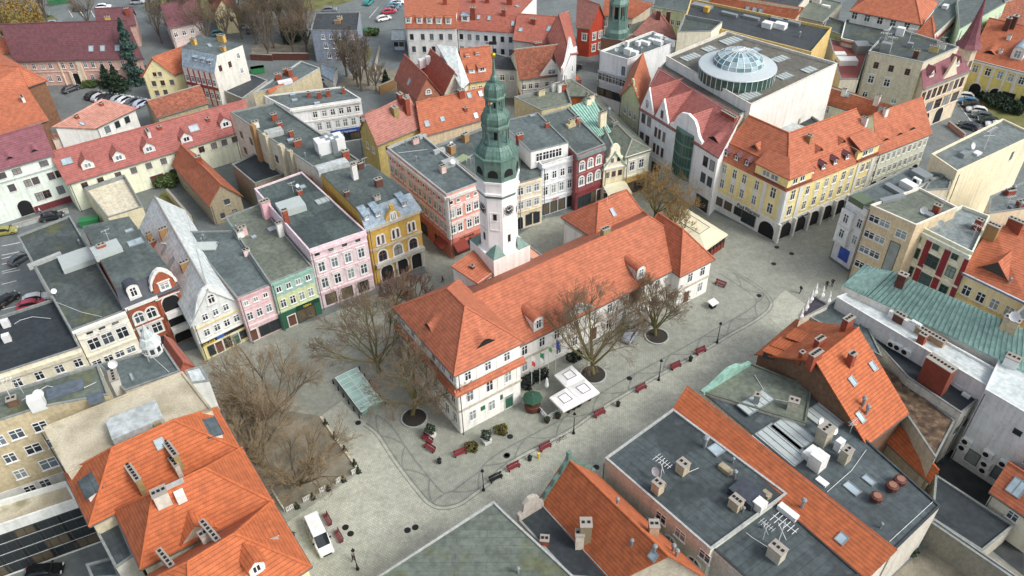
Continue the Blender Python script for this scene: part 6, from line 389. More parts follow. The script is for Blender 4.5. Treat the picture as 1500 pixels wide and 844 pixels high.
 {'k': 'N17','l': 'pale block with a pink roof and yellow side behind the brown tile roof','p': [(1.97,186.96),(9.68,183.79),(14.65,200.65),(4.56,202.52)],'h': 9,'w': 'w_e4e1d6','r': 'tile_red','rv': [(1.58,186.74,8.88),(9.91,183.32,8.88),(15.09,200.92,8.88),(4.28,202.93,8.88),(2.93,194.83,12.2),(12.5,192.12,12.2)],'rf': [[0,1,5,4],[2,3,4,5]],'gv': [[(9.68,183.79,9),(14.65,200.65,9),(12.16,192.22,12.05)],[(4.56,202.52,9),(1.97,186.96,9),(3.27,194.74,12.05)]],'rl': [((2.93,194.83,12.2),(12.5,192.12,12.2))],'I': [('sk',3.57,189.5,10.18,(-0.1,-0.36,0.93),0.9,1.2),('sk',10.33,188.44,10.66,(-0.13,-0.32,0.94),0.9,1.8),('sk',11.62,193.67,11.75,(0.09,0.33,0.94),0.9,1.8),('ch',6.7,190.96,11.1,-0.39,1.2,0.8,1.2,'brick_red')]},
 {'k': 'N18','l': 'cream building with dark windows at the top beside the copper church tower','p': [(24.52,198.61),(31.51,196.36),(35.87,197.17),(25.98,205.44)],'h': 10,'w': 'w_e3dcc0','F': [(0,6,[7,3.6],0.9,1.4,'w')],'r': 'tile_orange','rv': [(24.11,198.37,9.88),(31.49,196,9.88),(36.67,196.96,13),(25.76,206.08,13)],'rf': [[0,1,2,3]],'gv': [[(31.51,196.36,10),(35.87,197.17,10),(35.87,197.17,12.9)],[(35.87,197.17,10),(25.98,205.44,10),(25.98,205.44,12.9),(35.87,197.17,12.9)],[(25.98,205.44,10),(24.52,198.61,10),(25.98,205.44,12.9)]]},
 {'k': 'N19','l': 'green and cream facades across the street at the top edge','p': [(37.34,202.1),(45.79,197.86),(49.9,212.34),(40.35,215.73)],'h': 10,'w': 'w_cfe0b5','F': [(0,6,[6.5],0.9,1.4,'w'),(0,5,[1],1.6,2.4,'s')],'r': 'felt_grey','pp': 0.3},
 {'k': 'N20','l': 'house with a faded pink hip roof and brick chimneys near the office block','p': [(31.11,190.42),(40.94,188.15),(41.02,197.95),(34.5,197.16)],'h': 8,'w': 'w_cfc6b2','r': 'tile_faded','rv': [(30.6,190.18,7.88),(41.28,187.71,7.88),(41.37,198.34,7.88),(34.28,197.48,7.88),(36.42,193.47,12.5),(37.34,193.39,12.5)],'rf': [[0,1,5,4],[1,2,5],[2,3,4,5],[3,0,4]],'rl': [((36.42,193.47,12.5),(37.34,193.39,12.5)),((36.42,193.47,12.5),(30.6,190.18,7.88)),((36.42,193.47,12.5),(34.28,197.48,7.88)),((37.34,193.39,12.5),(41.28,187.71,7.88)),((37.34,193.39,12.5),(41.37,198.34,7.88))],'I': [('ch',37.06,192.16,11.25,-0.23,1,0.8,1.8,'brick_dark'),('ch',40.03,194.89,9.4,-0.23,1,0.8,2.4,'brick_dark')]},
 {'k': 'N21','l': 'grey roofed house between the church tower and pink hip roof','p': [(30.02,193.53),(32.18,192.82),(39.63,203.05),(36.19,205.14)],'h': 7,'w': 'w_c9c6b8','r': 'felt_green','rv': [(29.51,193.32,6.88),(32.31,192.41,6.88),(40.14,203.15,6.88),(36.05,205.63,6.88),(32.78,199.48,9.5),(36.23,197.78,9.5)],'rf': [[0,1,5,4],[2,3,4,5]],'gv': [[(32.18,192.82,7),(39.63,203.05,7),(35.91,197.94,9.35)],[(36.19,205.14,7),(30.02,193.53,7),(33.1,199.33,9.35)]],'rl': [((32.78,199.48,9.5),(36.23,197.78,9.5))]},
 {'k': 'FL6b','l': 'small red tiled roof with a white scrolled edge beside the white turret','p': [(-43.47,74.47),(-41.93,75.41),(-46.46,80.64),(-46.93,79.23)],'h': 11.8,'w': 'w_b0614a','r': 'tile_red','rv': [(-41.7,75.38,11.68),(-46.52,80.94,11.68),(-47.09,79.2,11.68),(-43.51,74.27,11.68),(-42.6,74.82,13.1),(-46.81,80.07,13.1)],'rf': [[0,1,5,4],[2,3,4,5]],'gv': [[(-46.46,80.64,11.8),(-46.93,79.23,11.8),(-46.69,79.94,12.95)],[(-43.47,74.47,11.8),(-41.93,75.41,11.8),(-42.7,74.94,12.95)]],'rl': [((-42.6,74.82,13.1),(-46.81,80.07,13.1))]},
 {'k': 'FL4b','p': [(-38.87,67.94),(-36.73,68.26),(-38.43,70.78),(-40.18,70.12)],'h': 16.2,'w': 'w_dfe4e4','into': 'FL4','r': 'roof_white','pp': 0.05},
 {'k': 'N22','l': 'small white shed with a grey corrugated roof behind the white two storey house','p': [(-44.51,183.82),(-41.51,180.13),(-41.74,187.28),(-45.25,189.6)],'h': 2.8,'w': 'w_dcdad2','n': 'shed','c': 'shed','r': 'zinc','rv': [(-44.85,183.67,2.68),(-41.29,179.53,2.68),(-41.4,187.48,2.68),(-45.69,190.31,2.68),(-45.27,186.99,4),(-41.34,183.5,4)],'rf': [[0,1,5,4],[2,3,4,5]],'gv': [[(-41.51,180.13,2.8),(-41.74,187.28,2.8),(-41.63,183.71,3.85)],[(-45.25,189.6,2.8),(-44.51,183.82,2.8),(-44.88,186.71,3.85)]],'rl': [((-45.27,186.99,4),(-41.34,183.5,4))]},
 {'k': 'N23','l': 'white and blue kiosk by the wet yard near the white five storey house','p': [(-29.48,203.42),(-26.62,203.25),(-27.11,208.74),(-29.54,208.89)],'h': 3,'w': 'w_cfd6e2','n': 'kiosk','c': 'kiosk','F': [(0,2,[1],1.2,1.2,'s')],'r': 'roof_white2','rv': [(-29.83,203.09,2.88),(-26.24,202.88,2.88),(-26.79,209.07,2.88),(-29.89,209.26,2.88),(-29.86,206.17,4.4),(-26.51,205.97,4.4)],'rf': [[0,1,5,4],[2,3,4,5]],'gv': [[(-26.62,203.25,3),(-27.11,208.74,3),(-26.87,205.99,4.25)],[(-29.54,208.89,3),(-29.48,203.42,3),(-29.51,206.15,4.25)]],'rl': [((-29.86,206.17,4.4),(-26.51,205.97,4.4))]},
 {'k': 'N24','l': 'pale house with dark roof among the bare trees at the top edge','p': [(-87.51,206.13),(-80.25,210.66),(-86.23,222.95),(-94.58,220.75)],'h': 6.5,'w': 'w_cfc0ba','F': [(0,4,[3.6],1,1.3,'w')],'r': 'tile_maroon','rv': [(-87.65,205.63,6.38),(-79.8,210.53,6.38),(-86.04,223.36,6.38),(-95.08,220.98,6.38),(-91.36,213.31,9.9),(-82.92,216.94,9.9)],'rf': [[0,1,5,4],[2,3,4,5]],'gv': [[(-80.25,210.66,6.5),(-86.23,222.95,6.5),(-83.24,216.8,9.75)],[(-94.58,220.75,6.5),(-87.51,206.13,6.5),(-91.04,213.44,9.75)]],'rl': [((-91.36,213.31,9.9),(-82.92,216.94,9.9))]},
 {'k': 'N25','l': 'cream house with a brown gable behind the bare trees at the top edge','p': [(-78.55,216.38),(-73.55,218.04),(-77.94,229.42),(-83.31,228.35)],'h': 6,'w': 'w_d9d0a8','F': [(0,2,[3.2],1,1.3,'g')],'r': 'tile_brown','rv': [(-73.09,217.83,5.88),(-77.72,229.82,5.88),(-83.79,228.61,5.88),(-78.75,215.94,5.88),(-75.92,216.88,9.6),(-80.76,229.21,9.6)],'rf': [[0,1,5,4],[2,3,4,5]],'gv': [[(-77.94,229.42,6),(-83.31,228.35,6),(-80.63,228.88,9.45)],[(-78.55,216.38,6),(-73.55,218.04,6),(-76.05,217.21,9.45)]],'rl': [((-75.92,216.88,9.6),(-80.76,229.21,9.6))]},
 {'k': 'TH','l': 'white town hall with orange tiled hipped roofs along the middle of the square','p': [(-7.55,72.89),(0.85,78.51),(-7.82,91.48),(-16.22,85.87)],'h': 12,'w': 'w_f0efe9','n': 'town_hall','c': 'town hall','F': [(0,[0.18,0.49,0.79],[9.5],1,1.55,'w'),(0,[0.19,0.5,0.8],[5.4],1.1,2,'w'),(0,[0.21,0.52],[1.5],1.1,1.9,'w'),(0,[0.8],[0.1],1.3,2.6,'L'),(3,[0.1,0.27,0.45,0.63,0.8,0.93],[9.5],1,1.5,'w'),(3,[0.27,0.45,0.63,0.8,0.93],[5.4],1,1.9,'w'),(3,[0.63,0.8,0.93],[1.5],1,1.9,'w'),(3,[0.1,0.45],[1.5],1,1.9,'w')],'D': [('cornice',0,0,1,11.5,11.95,0.3,'w_e6e0d0'),('cornice',3,0,1,11.5,11.95,0.3,'w_e6e0d0'),('stringcourse',0,-0.01,1.01,4.35,4.7,0.2,'w_b9b3a4'),('stringcourse',3,-0.01,1.01,4.35,4.7,0.2,'w_b9b3a4'),('plaque',0,0.34,0.41,2.4,3.2,0.06,'p_2f6b4a'),('plaque',0,0.66,0.7,2.6,3.5,0.06,'p_3d5a4a'),('pilaster',0,0.33,0.38,4.7,8.2,0.06,'w_f2efe6'),('pilaster',0,0.63,0.68,4.7,8.2,0.06,'w_f2efe6'),('pilaster',0,0,0.06,4.7,8.2,0.06,'w_f2efe6'),('pilaster',0,0.94,1,4.7,8.2,0.06,'w_f2efe6'),('pilaster',0,0.31,0.37,9,11.5,0.06,'w_f2efe6'),('pilaster',0,0.62,0.68,9,11.5,0.06,'w_f2efe6')],'A': [(0,-0.05,1.05,9,0.75,0.62,'tile_orange','skirt_roof'),(3,-0.03,1.03,9,0.75,0.62,'tile_orange','skirt_roof')],'r': 'tile_orange','rv': [(1.47,78.38,11.88),(-7.69,92.1,11.88),(-16.84,85.99,11.88),(-7.67,72.27,11.88),(-6.21,79.98,17),(-8.71,83.72,17)],'rf': [[0,1,5,4],[1,2,5],[2,3,4,5],[3,0,4]],'rl': [((-6.21,79.98,17),(-8.71,83.72,17)),((-6.21,79.98,17),(1.47,78.38,11.88)),((-6.21,79.98,17),(-7.67,72.27,11.88)),((-8.71,83.72,17),(-7.69,92.1,11.88)),((-8.71,83.72,17),(-16.84,85.99,11.88))],'I': [('dm',-3.63,76.69,13.19,-0.98,0.91,3.6,1,'e','tile_orange','trim_white'),('dm',-11.38,80.22,13.12,-2.55,0.93,2.4,0.7,'e','tile_orange','trim_white')]},
 {'k': 'TH2','p': [(-1.32,81.75),(30.94,103.3),(22.67,115.69),(-9.59,94.14)],'h': 7,'w': 'w_f0efe9','into': 'TH','GF': [(0,0.27,0.43,[(0,6.9),(1,6.9),(0.5,8.9)],0.5,'w_b9bfbd')],'F': [(0,[0.09,0.17,0.24,0.33,0.42,0.5,0.58,0.67,0.75],[4.3],1.05,1.8,'w'),(0,[0.09,0.17,0.25,0.33,0.5,0.58,0.67,0.75],[1],1,1.9,'w'),(0,[0.42],[0.1],1.4,2.7,'D'),(1,4,[4.3,1],1,1.8,'w')],'D': [('stringcourse',0,0,1,3.45,3.75,0.2,'w_b9b3a4'),('cornice',0,0,1,6.5,6.95,0.3,'w_e6e0d0'),('timber_panel',0,0.6,0.66,3.8,6.5,0.08,'frame_brown')],'r': 'tile_orange','rv': [(-1.43,81.19,6.88),(31.5,103.19,6.88),(22.78,116.25,6.88),(-10.15,94.25,6.88),(-5.79,87.72,12.4),(22.15,106.39,12.4)],'rf': [[0,1,5,4],[1,2,5],[2,3,4,5],[3,0,4]],'rl': [((-5.79,87.72,12.4),(22.15,106.39,12.4)),((-5.79,87.72,12.4),(-1.43,81.19,6.88)),((-5.79,87.72,12.4),(-10.15,94.25,6.88)),((22.15,106.39,12.4),(31.5,103.19,6.88)),((22.15,106.39,12.4),(22.78,116.25,6.88))],'I': [('dm',3.59,85.64,7.52,-0.98,0.7,1.7,1.7,'r','tile_orange','trim_white'),('dm',19.78,96.61,7.61,-0.98,0.7,1.7,1.7,'r','tile_orange','trim_white'),('ch',14.75,101.99,12.08,0.59,1.4,0.8,1.2,'w_8d8a5f')]},
 {'k': 'TH3','p': [(26.37,98.08),(32.03,101.86),(26.47,110.18),(20.82,106.4)],'h': 7,'w': 'w_f0efe9','into': 'TH','F': [(0,[0.35,0.75],[4.3],1.05,1.8,'w'),(0,[0.75],[1],1.05,1.9,'w'),(0,[0.3],[0.1],1.2,2.4,'D'),(1,2,[4.3,1],1,1.8,'w')],'D': [('stringcourse',0,-0.01,1,3.45,3.75,0.2,'w_b9b3a4')],'r': 'tile_orange','rv': [(32.58,101.75,6.88),(26.58,110.73,6.88),(20.26,106.51,6.88),(26.26,97.53,6.88),(27.09,103.13,12),(23.98,107.79,12)],'rf': [[0,1,5,4],[1,2,5],[2,3,4,5],[3,0,4]],'rl': [((27.09,103.13,12),(23.98,107.79,12)),((27.09,103.13,12),(32.58,101.75,6.88)),((27.09,103.13,12),(26.26,97.53,6.88)),((23.98,107.79,12),(26.58,110.73,6.88)),((23.98,107.79,12),(20.26,106.51,6.88))]},
 {'k': 'TH4','p': [(13.97,106.7),(22.38,112.48),(17.57,118.66),(9.16,112.87)],'h': 8.2,'w': 'w_f0efe9','into': 'TH','D': [('stringcourse',3,0,1,7,7.3,0.2,'w_cfcabb')],'r': 'tile_orange','rv': [(13.89,106.15,8.08),(22.96,112.39,8.08),(17.65,119.2,8.08),(8.58,112.96,8.08),(14.7,111.94,11.6),(19.81,115.46,11.6)],'rf': [[0,1,5,4],[1,2,5],[2,3,4,5],[3,0,4]],'rl': [((14.7,111.94,11.6),(19.81,115.46,11.6)),((14.7,111.94,11.6),(13.89,106.15,8.08)),((14.7,111.94,11.6),(8.58,112.96,8.08)),((19.81,115.46,11.6),(22.96,112.39,8.08)),((19.81,115.46,11.6),(17.65,119.2,8.08))],'I': [('sk',17.1,111.18,9.98,(0.36,-0.52,0.77),0.7,1.4),('antenna',16.19,112.37,11.2,0.6,1.2)]},
 {'k': 'TH5','p': [(-5.16,95.23),(-2.76,97.91),(-5.97,101.6),(-9.03,97.99)],'h': 8.6,'w': 'w_f0efe9','into': 'TH','r': 'tile_orange','rv': [(-5.14,94.96,8.48),(-2.49,97.9,8.48),(-5.97,101.9,9.8),(-9.32,97.95,9.8)],'rf': [[0,1,2,3]],'gv': [[(-2.76,97.91,8.6),(-5.97,101.6,8.6),(-5.97,101.6,9.7)],[(-5.97,101.6,8.6),(-9.03,97.99,8.6),(-9.03,97.99,9.7),(-5.97,101.6,9.7)],[(-9.03,97.99,8.6),(-5.16,95.23,8.6),(-9.03,97.99,9.7)]],'I': [('ch',-6.03,98.04,9.17,0.84,0.5,0.5,0.5,'brick_dark')]},
 {'k': 'TH6','p': [(2.22,102.43),(5.83,101.57),(4.89,103.28),(2.05,106.86)],'h': 7.4,'w': 'w_f0efe9','into': 'TH','r': 'plain_salmon','pp': 0.1},
 {'k': 'CT','l': 'brick church tower base below a green copper lantern at the top','p': [(22.65,186.26),(27.42,184.34),(30.49,188),(26.08,191.65)],'h': 9,'w': 'brick_old','n': 'church_tower','c': 'church tower','r': 'copper','pp': 0.1},
]
TOWER = {'x': -1.75, 'y': 102, 'rot': 2.55, 'zb': 11.52, 'shaft': [2.94, 21.56], 'zc': 22.74, 'zd': 23.91, 'zg': 27.11, 'dome1': [(2.84, 25.39), (2.99, 26.36), (3, 27.08), (2.84, 27.91), (2.5, 28.62), (2.13, 29.02)], 'lan1': [(1.83, 28.97), (1.8, 31.63)], 'cor1': [(2.01, 31.4), (2.11, 31.7), (2.1, 31.97), (2, 32.15)], 'dome2': [(1.94, 32.15), (2.04, 32.65), (2.01, 33.21), (1.78, 33.72), (1.41, 33.99)], 'lan2': [(1.25, 33.9), (1.24, 35.78)], 'cor2': [(1.4, 35.7), (1.56, 35.91), (1.56, 36.13), (1.46, 36.26)], 'dome3': [(1.38, 36.26), (1.43, 36.82), (1.37, 37.42), (1.09, 37.84), (0.65, 38.05)], 'bulb': [(0.43, 38.01), (0.55, 38.47), (0.49, 38.85), (0.29, 39.1)], 'spire': [(0.25, 39.1), (0.1, 41.57)], 'ball': 41.88, 'tip': 44.09, 'half': 3.97}
CHURCH = (26.66, 187.56, 9)
DOME = ((43.62, 143.48, 21), 7.6)
TURRET = (101.9, 169.33, 11.5)
PLAZA = [(-44.5, 39.96), (-43.03, 77.16), (-65.92, 74.13), (-52.82, 89.93), (-31.97, 97.06), (-14.62, 108.75), (-26.27, 145.6), (-15.07, 147.84), (-5.87, 112.26), (6.69, 124.35), (19.92, 128.36), (34.13, 151.22), (35.43, 127.7), (46.69, 116.23), (77.86, 147.69), (84.6, 143.18), (55.07, 109.87), (60.94, 98.72), (47.87, 63.85), (24.02, 38.35)]
RIBBON = [(-20.87, 75.18), (-18.87, 73.33), (-16.92, 70.18), (-15.21, 67.49), (-12.72, 63.94), (-10.93, 61.77), (-9.26, 61.13), (-7.28, 61.67), (-5.56, 63.12), (-3.55, 64.92), (-2.25, 66.78), (0.13, 68.67), (3.94, 71.07), (7.59, 73.4), (11.48, 76.63), (17.16, 80.66), (23.09, 84.54), (28.7, 88.24), (33.97, 91.94), (38.75, 95.18), (41.57, 98.18), (41.45, 101.17), (39.51, 104.34), (36.93, 107.9)]
TREES = [('b', -35.07, 70.34, 12.5, 8.6, 'broad bare tan tree at the left of the fenced garden'), ('b', -28.11, 64.77, 10.5, 8, 'broad bare tan tree beside the white garden fence'), ('b', -34.36, 77.4, 11.5, 8, 'bare tan tree at the back of the fenced garden'), ('l', -14.5, 76.52, 15.5, 8.4, 'large bare brown tree in the ring planter by the town hall corner'), ('l', -20.08, 85.03, 15, 9, 'bare grey brown tree between the glass canopy and the pink house'), ('r', -19.03, 99.6, 7.5, 4.4, 'small reddish bare tree in front of the yellow arcade house'), ('r', -15.75, 100.51, 6, 3.4, 'dark bare bush tree near the lane corner'), ('l', 11.72, 83.69, 16.5, 7.4, 'mossy bare tree in the ring planter beside the white cafe canopy'), ('l', 22.13, 91.62, 13, 6.6, 'bare tree in the round stone planter by the parked silver car'), ('o', 26.67, 123.06, 11.5, 6.4, 'bare golden brown tree in front of the glass bay'), ('o', 29.57, 117.76, 9, 5.4, 'lower bare golden tree beside the cream marquee')]
BACK_TREES = [(-93.02, 211.43), (-88.56, 210.56), (-128.82, 223.77), (-116.71, 223.02), (-67.04, 209.29), (-65.12, 211.61), (-61.58, 206.56), (-59.5, 209.44), (-56.13, 212.31), (-52.24, 203.08), (-68.5, 220.06), (-63.96, 225.09), (-61.16, 199.02), (-55.64, 202.12), (-56.17, 220.61), (-75.82, 213.49), (-71.79, 213.25), (-66.99, 211.72), (-84.75, 222.37), (-82.2, 226.23), (-34.91, 179.76), (-37.49, 185.9), (-33.51, 182.65), (-98.15, 225.87), (-91.36, 230.94), (-77.99, 230.09), (-73.53, 231.2), (-68.94, 229.51), (-135.21, 212.71), (-63.29, 233.38), (-56.05, 232.92), (-146.57, 241.68), (-84.95, 215.92), (-79.66, 209.43), (-88.39, 217.4), (-69.44, 217.53), (-68.37, 224.02), (-66.95, 229.39), (-61.8, 217.06), (-59.51, 218.21), (-59.26, 227.52), (-53.77, 211.55), (-64.8, 214.7), (-71.2, 229.66), (-69.8, 224.11), (-72.81, 221.63), (-77.82, 223.27), (-98.08, 235.62), (-104.09, 236.01), (-36.05, 181.79), (-39.59, 188.08), (-31.39, 179.58)]
CARS = [(-106.07, 183.56, 0.87, '2b3138', 'dark car parked alone near the pink portal'), (-99.29, 179.79, 1.08, '1d2226', 'black hatchback first in the yard row'), (-97.26, 178.72, 1.08, 'c9ccd0', 'silver car second in the yard row'), (-95.47, 178.34, 1.08, '23282e', 'black car third in the yard row'), (-93.91, 177.88, 1.08, '2a2f36', 'dark grey car fourth in the yard row'), (-92.31, 177.42, 1.08, 'aeb4ba', 'light grey car fifth in the yard row'), (-90.47, 176.75, 1.08, 'e4e6e8', 'white car sixth in the yard row'), (-88.25, 175.7, 1.08, '5e666c', 'grey car seventh in the yard row'), (-86.02, 174.84, 1.08, 'b9c3d6', 'pale blue car at the end of the yard row'), (-125.23, 237.37, 0.17, '3f474f', 'dark grey car in the upper left parking lot'), (-118.91, 238.71, 0.21, 'e9eaec', 'white estate car in the upper left parking lot'), (-118.71, 224.47, 0.35, 'd9dcdf', 'white car beside the maroon roof in the upper lot'), (-116.71, 224.61, 0.44, '33383e', 'black car beside the maroon roof in the upper lot'), (-134.61, 232.98, 0.26, '3d4f42', 'dark green car by the lawn in the upper lot'), (-128.39, 226.41, 0.26, '8d9298', 'grey car by the lawn in the upper lot'), (-109.98, 242.27, 0.09, 'b4b8bc', 'silver car at the top edge of the lot'), (-69.31, 217.52, 0.35, '2a3038', 'dark car on the road behind the bare trees'), (-78.76, 216.18, 0.26, '3a7f8a', 'teal car on the road behind the bare trees'), (-73.52, 220.37, 0.26, '8d9298', 'grey car far behind the bare trees'), (-40.17, 237.39, 1.31, '2f8f8a', 'teal green car at the top edge'), (-31.74, 236.4, 0.35, 'e6e8ea', 'white car first in the leaning row by the white block'), (-32.42, 233.97, 0.35, '3f8fa5', 'turquoise car in the leaning row by the white block'), (-32.9, 231.85, 0.35, '5b6a78', 'blue grey car in the leaning row by the white block'), (-33.36, 229.62, 0.35, 'b8354a', 'red car in the leaning row by the white block'), (-34.36, 224.31, 0.52, 'e9e9e6', 'white van below the leaning row of cars'), (-50.85, 231.87, 0.17, '6b7178', 'grey car above the grey house'), (-43.93, 184.72, 0.26, 'b5b8bb', 'silver car beside the white shed'), (-87.13, 128.13, 0.35, '1a1d22', 'black car beside the green white house'), (-93.89, 123.54, 0.26, '8d8840', 'olive yellow car at the left edge'), (-87.16, 115.05, 1.05, '4f565c', 'dark grey car in the left yard'), (-84.19, 103.48, 1.08, '14171b', 'black car on the left parking spaces'), (-79.45, 103.78, 0.35, 'e3e5e6', 'white car behind the dark flat roof'), (-79.49, 102.15, 0.35, 'b5384a', 'red car peeking over the dark flat roof'), (17.12, 188.29, 1.05, '22272c', 'black car at the street bend'), (104.46, 168.6, 2.76, 'e6e8ea', 'white car first in the right parking row'), (104.27, 166.06, 2.76, '4a7fa3', 'blue car second in the right parking row'), (104.21, 163.93, 2.76, '23282d', 'black car third in the right parking row'), (104.23, 161.66, 2.76, 'e1e3e4', 'white car fourth in the right parking row'), (104.18, 159.09, 2.76, '565f66', 'grey car fifth in the right parking row'), (104.43, 156.73, 2.76, '23332e', 'dark green car sixth in the right parking row'), (105.22, 154.72, 2.76, 'e8e8e8', 'white car last in the right parking row'), (99.11, 154.62, 2.48, '26303f', 'dark blue car driving along the right parking row'), (111.4, 179.26, 1.75, '2a2f35', 'dark car in front of the yellow arched door'), (18.31, 91.65, 1.01, '9aa0a8', 'silver car parked under the bare tree by the town hall'), (-56.03, 52.9, 0.17, '101214', 'black car in the dark courtyard at the bottom left')]
VANS = [(-24.08, 56.58, -1.06, 'e6e7e8', 'white passenger van parked on the square near the garden fence'), (19.67, 93.71, 0.61, '8f969c', 'grey delivery van behind the silver car by the town hall')]
BENCHES = [(-12.08, 71.73, -0.7, 'r', 'dark red bench nearest the planter ball at the town hall corner'), (-11.66, 70.19, -0.7, 'r', 'dark red bench just below another near the town hall corner'), (-7.41, 69.16, 0.44, 'r', 'dark red bench before the town hall corner shrubs'), (-0.31, 66.66, 0.52, 'r', 'dark red bench beside the black bench'), (-2.65, 64.95, 0.52, 'k', 'black bench beside the lamp post'), (-23.7, 59.3, -1.01, 'r', 'dark red bench right of the white van roof'), (-21.93, 56.86, -1.01, 'r', 'dark red bench right of the white van bonnet'), (4.01, 69.88, 0.58, 'r', 'dark red bench near the yellow bollard'), (11.9, 75.6, 0.58, 'r', 'dark red bench below the white cafe canopy'), (18.36, 80.19, 0.58, 'r', 'dark red bench between a lamp post and a bin'), (24.11, 84.5, 0.52, 'r', 'dark red bench right of the middle lamp post'), (28.43, 87.57, 0.49, 'r', 'dark red bench left of the far lamp post'), (34.72, 103.41, -0.66, 'r', 'dark red bench beside the town hall end wall')]
LAMPS = [(-4.27, 63.39, 'lamp post beside the black bench'), (-19.04, 52.57, 'lamp post at the bottom by the standing person'), (7.98, 72.44, 'lamp post behind the cafe canopy pots'), (21.16, 82.1, 'lamp post in the middle of the red benches'), (31.31, 89.68, 'lamp post nearest the black roofed corner')]
BINS = [(14.64, 77.22, 'black litter bin between the first two benches'), (26.51, 85.88, 'black litter bin between the far benches'), (1.82, 68.02, 'black litter bin beside the yellow bollard'), (-10.18, 67.92, 'black litter bin near the town hall corner benches')]
MISC = {'yb': (2.97, 68.32), 'mh': [(-21.32, 58.35), (-13.59, 57.72), (-12.65, 58.11), (-20.56, 57.43), (-1.27, 68.87), (-0.75, 72.15), (-21.99, 75.28), (16.93, 82.61), (40.55, 100.6), (49.02, 111.7), (45.17, 108.95), (46.96, 113.65), (10.54, 66.63), (-1.19, 68.97)], 'balls': [(-11.6, 72.59, 0), (-3.99, 71.32, 0)], 'shr': [(-5.98, 70.19, 0.9), (-1.91, 73.09, 0.95)], 'rings': [(-14.16, 75.87, 1.9), (11.68, 83.49, 2), (22.3, 91.39, 1.9)], 'glass': [(-26.26, 83.18), (-21.57, 76.38), (-18.83, 78.35), (-23.38, 85.22)], 'canopy': [(5.77, 81.05), (8.38, 82.98), (10.13, 80.29), (11.93, 77.48), (6.62, 74.1), (4.84, 76.78), (7.29, 78.57)], 'gump': (2.5, 77.12), 'rail': [(3.38, 76.72), (4.5, 74.83), (6.44, 76.28)], 'pots': [(6, 75.28), (4.43, 74.56), (7.48, 76.42), (8.29, 76.9), (9.05, 77.39), (10.63, 78.56), (3.25, 76.55)], 'flags': [(2.53, 81.21, 'r'), (3.73, 81.9, 'g'), (5.06, 84.01, 'y'), (6.17, 84.54, 'b')], 'umb': (4.66, 80.35), 'plants': [(1.59, 81.71), (2.27, 82.24), (2.96, 82.77), (3.64, 83.12), (4.33, 83.47), (1.84, 81.16), (8.73, 86.56), (9.59, 87.12)], 'marq': [(33.2, 109.5), (37.91, 113.81), (31.9, 122.59), (26.59, 118.45)], 'fence': [(-29.19, 60.67), (-20.76, 66.94), (-27.44, 76.47)], 'fl': (-31.41, 63.71), 'kiosk': (32.34, 98.07), 'bike': (6.22, 71.18)}
PEOPLE = [(47.33, 100.95, 0.35, ('1c1c1f', '22242a'), 'person in black crossing the square alone'), (52, 102.09, 1.05, ('1b1b1e', '1d1f24'), 'person in black walking by the white corner house'), (53.08, 102.53, 1.05, ('2a2622', '1c1d21'), 'person in dark brown walking beside another near the white corner house'), (58.56, 121.26, 1.57, ('2b2b2e', 'c9c9c9'), 'person in front of the arcade columns'), (-19.66, 53.68, 0.17, ('26282c', '3a3f48'), 'person in a dark jacket by the bottom lamp post'), (-27.33, 56.93, 1.4, ('2a2c30', '20242c'), 'person in dark clothes behind the white van'), (16.27, 188.97, 0.52, ('2a2a2a', '2f3a4f'), 'person beside the black car at the street bend'), (-11.7, 106.03, 0, ('8a2b3a', '2a2f3a'), 'person by the tower lane'), (-89.99, 129.6, 0.52, ('cfd6de', '394a66'), 'person in a pale jacket by the black car')]
SHRUBS = [(-97.73, 185.61, 2.6, 5.5, 'dark conifer left of a pair in the pink house yard'), (-94.08, 182.92, 3.2, 6.5, 'dark wide conifer right of a pair in the pink house yard'), (-92.15, 188.89, 2.2, 5.5, 'slim dark conifer by the yellow gabled house'), (-57.39, 211.15, 3.2, 5, 'dark round evergreen among the bare trees'), (-36.36, 214.24, 1.6, 1.6, 'small green hedge block by the grey house'), (-68.75, 139.58, 2.2, 2.4, 'green shrub by the garage door in the courtyard'), (110.72, 165.55, 3, 2.4, 'dark shrub mass on the right lawn'), (112.24, 161.94, 2.6, 2.2, 'dark shrub on the right lawn near the sign'), (109.16, 169.27, 2, 1.6, 'low dark shrub at the lawn edge'), (-29.45, 183.94, 1.4, 3.2, 'small dark conifer in the walled garden'), (44.98, 53.96, 2, 1.6, 'low dark shrub in the bottom right yard'), (-102.5, 186.38, 2, 1.2, 'low clipped hedge by the pink house door')]
SPRUCE = (-91.27, 188.32, 15.8)
LAWNS = [[(106.7, 171.26), (117.19, 166.11), (111.18, 149.65), (107.06, 153.82)], [(-149.91, 238.96), (-136.01, 238.07), (-119.84, 220.6), (-141.19, 220.61)], [(-76.25, 244.59), (-42.96, 242.37), (-51.16, 235.48), (-56.05, 232.92), (-73.8, 234.06)], [(-107.83, 239.16), (-84.31, 226.36), (-65.06, 221.15), (-68.36, 236.6), (-104.15, 247.99)], [(-37.39, 195.45), (-36.8, 205.7), (-35.2, 204.42), (-35.19, 196.43)], [(-69.45, 128), (-69.02, 137.57), (-60.32, 127.61), (-60.63, 122.87)]]
SOILS = [[(-29.21, 60.75), (-20.77, 67.01), (-27.47, 76.66), (-44.37, 80.86), (-36.76, 67.43)], [(-65.69, 199.28), (-50.18, 199.52), (-52.5, 212.71), (-68.26, 208.75), (-66.05, 199.3)], [(-41.09, 183.06), (-25.94, 177.35), (-26.17, 189.43), (-36.92, 195.42)], [(43.35, 50.07), (52.43, 56.26), (58.34, 49.68), (54.62, 45.99), (43.68, 46.27)]]
YARDS = [[(47.69, 69.91), (60.23, 68.18), (64.42, 61.72), (58.34, 49.68), (52.43, 59.1), (48.26, 68.55)]]
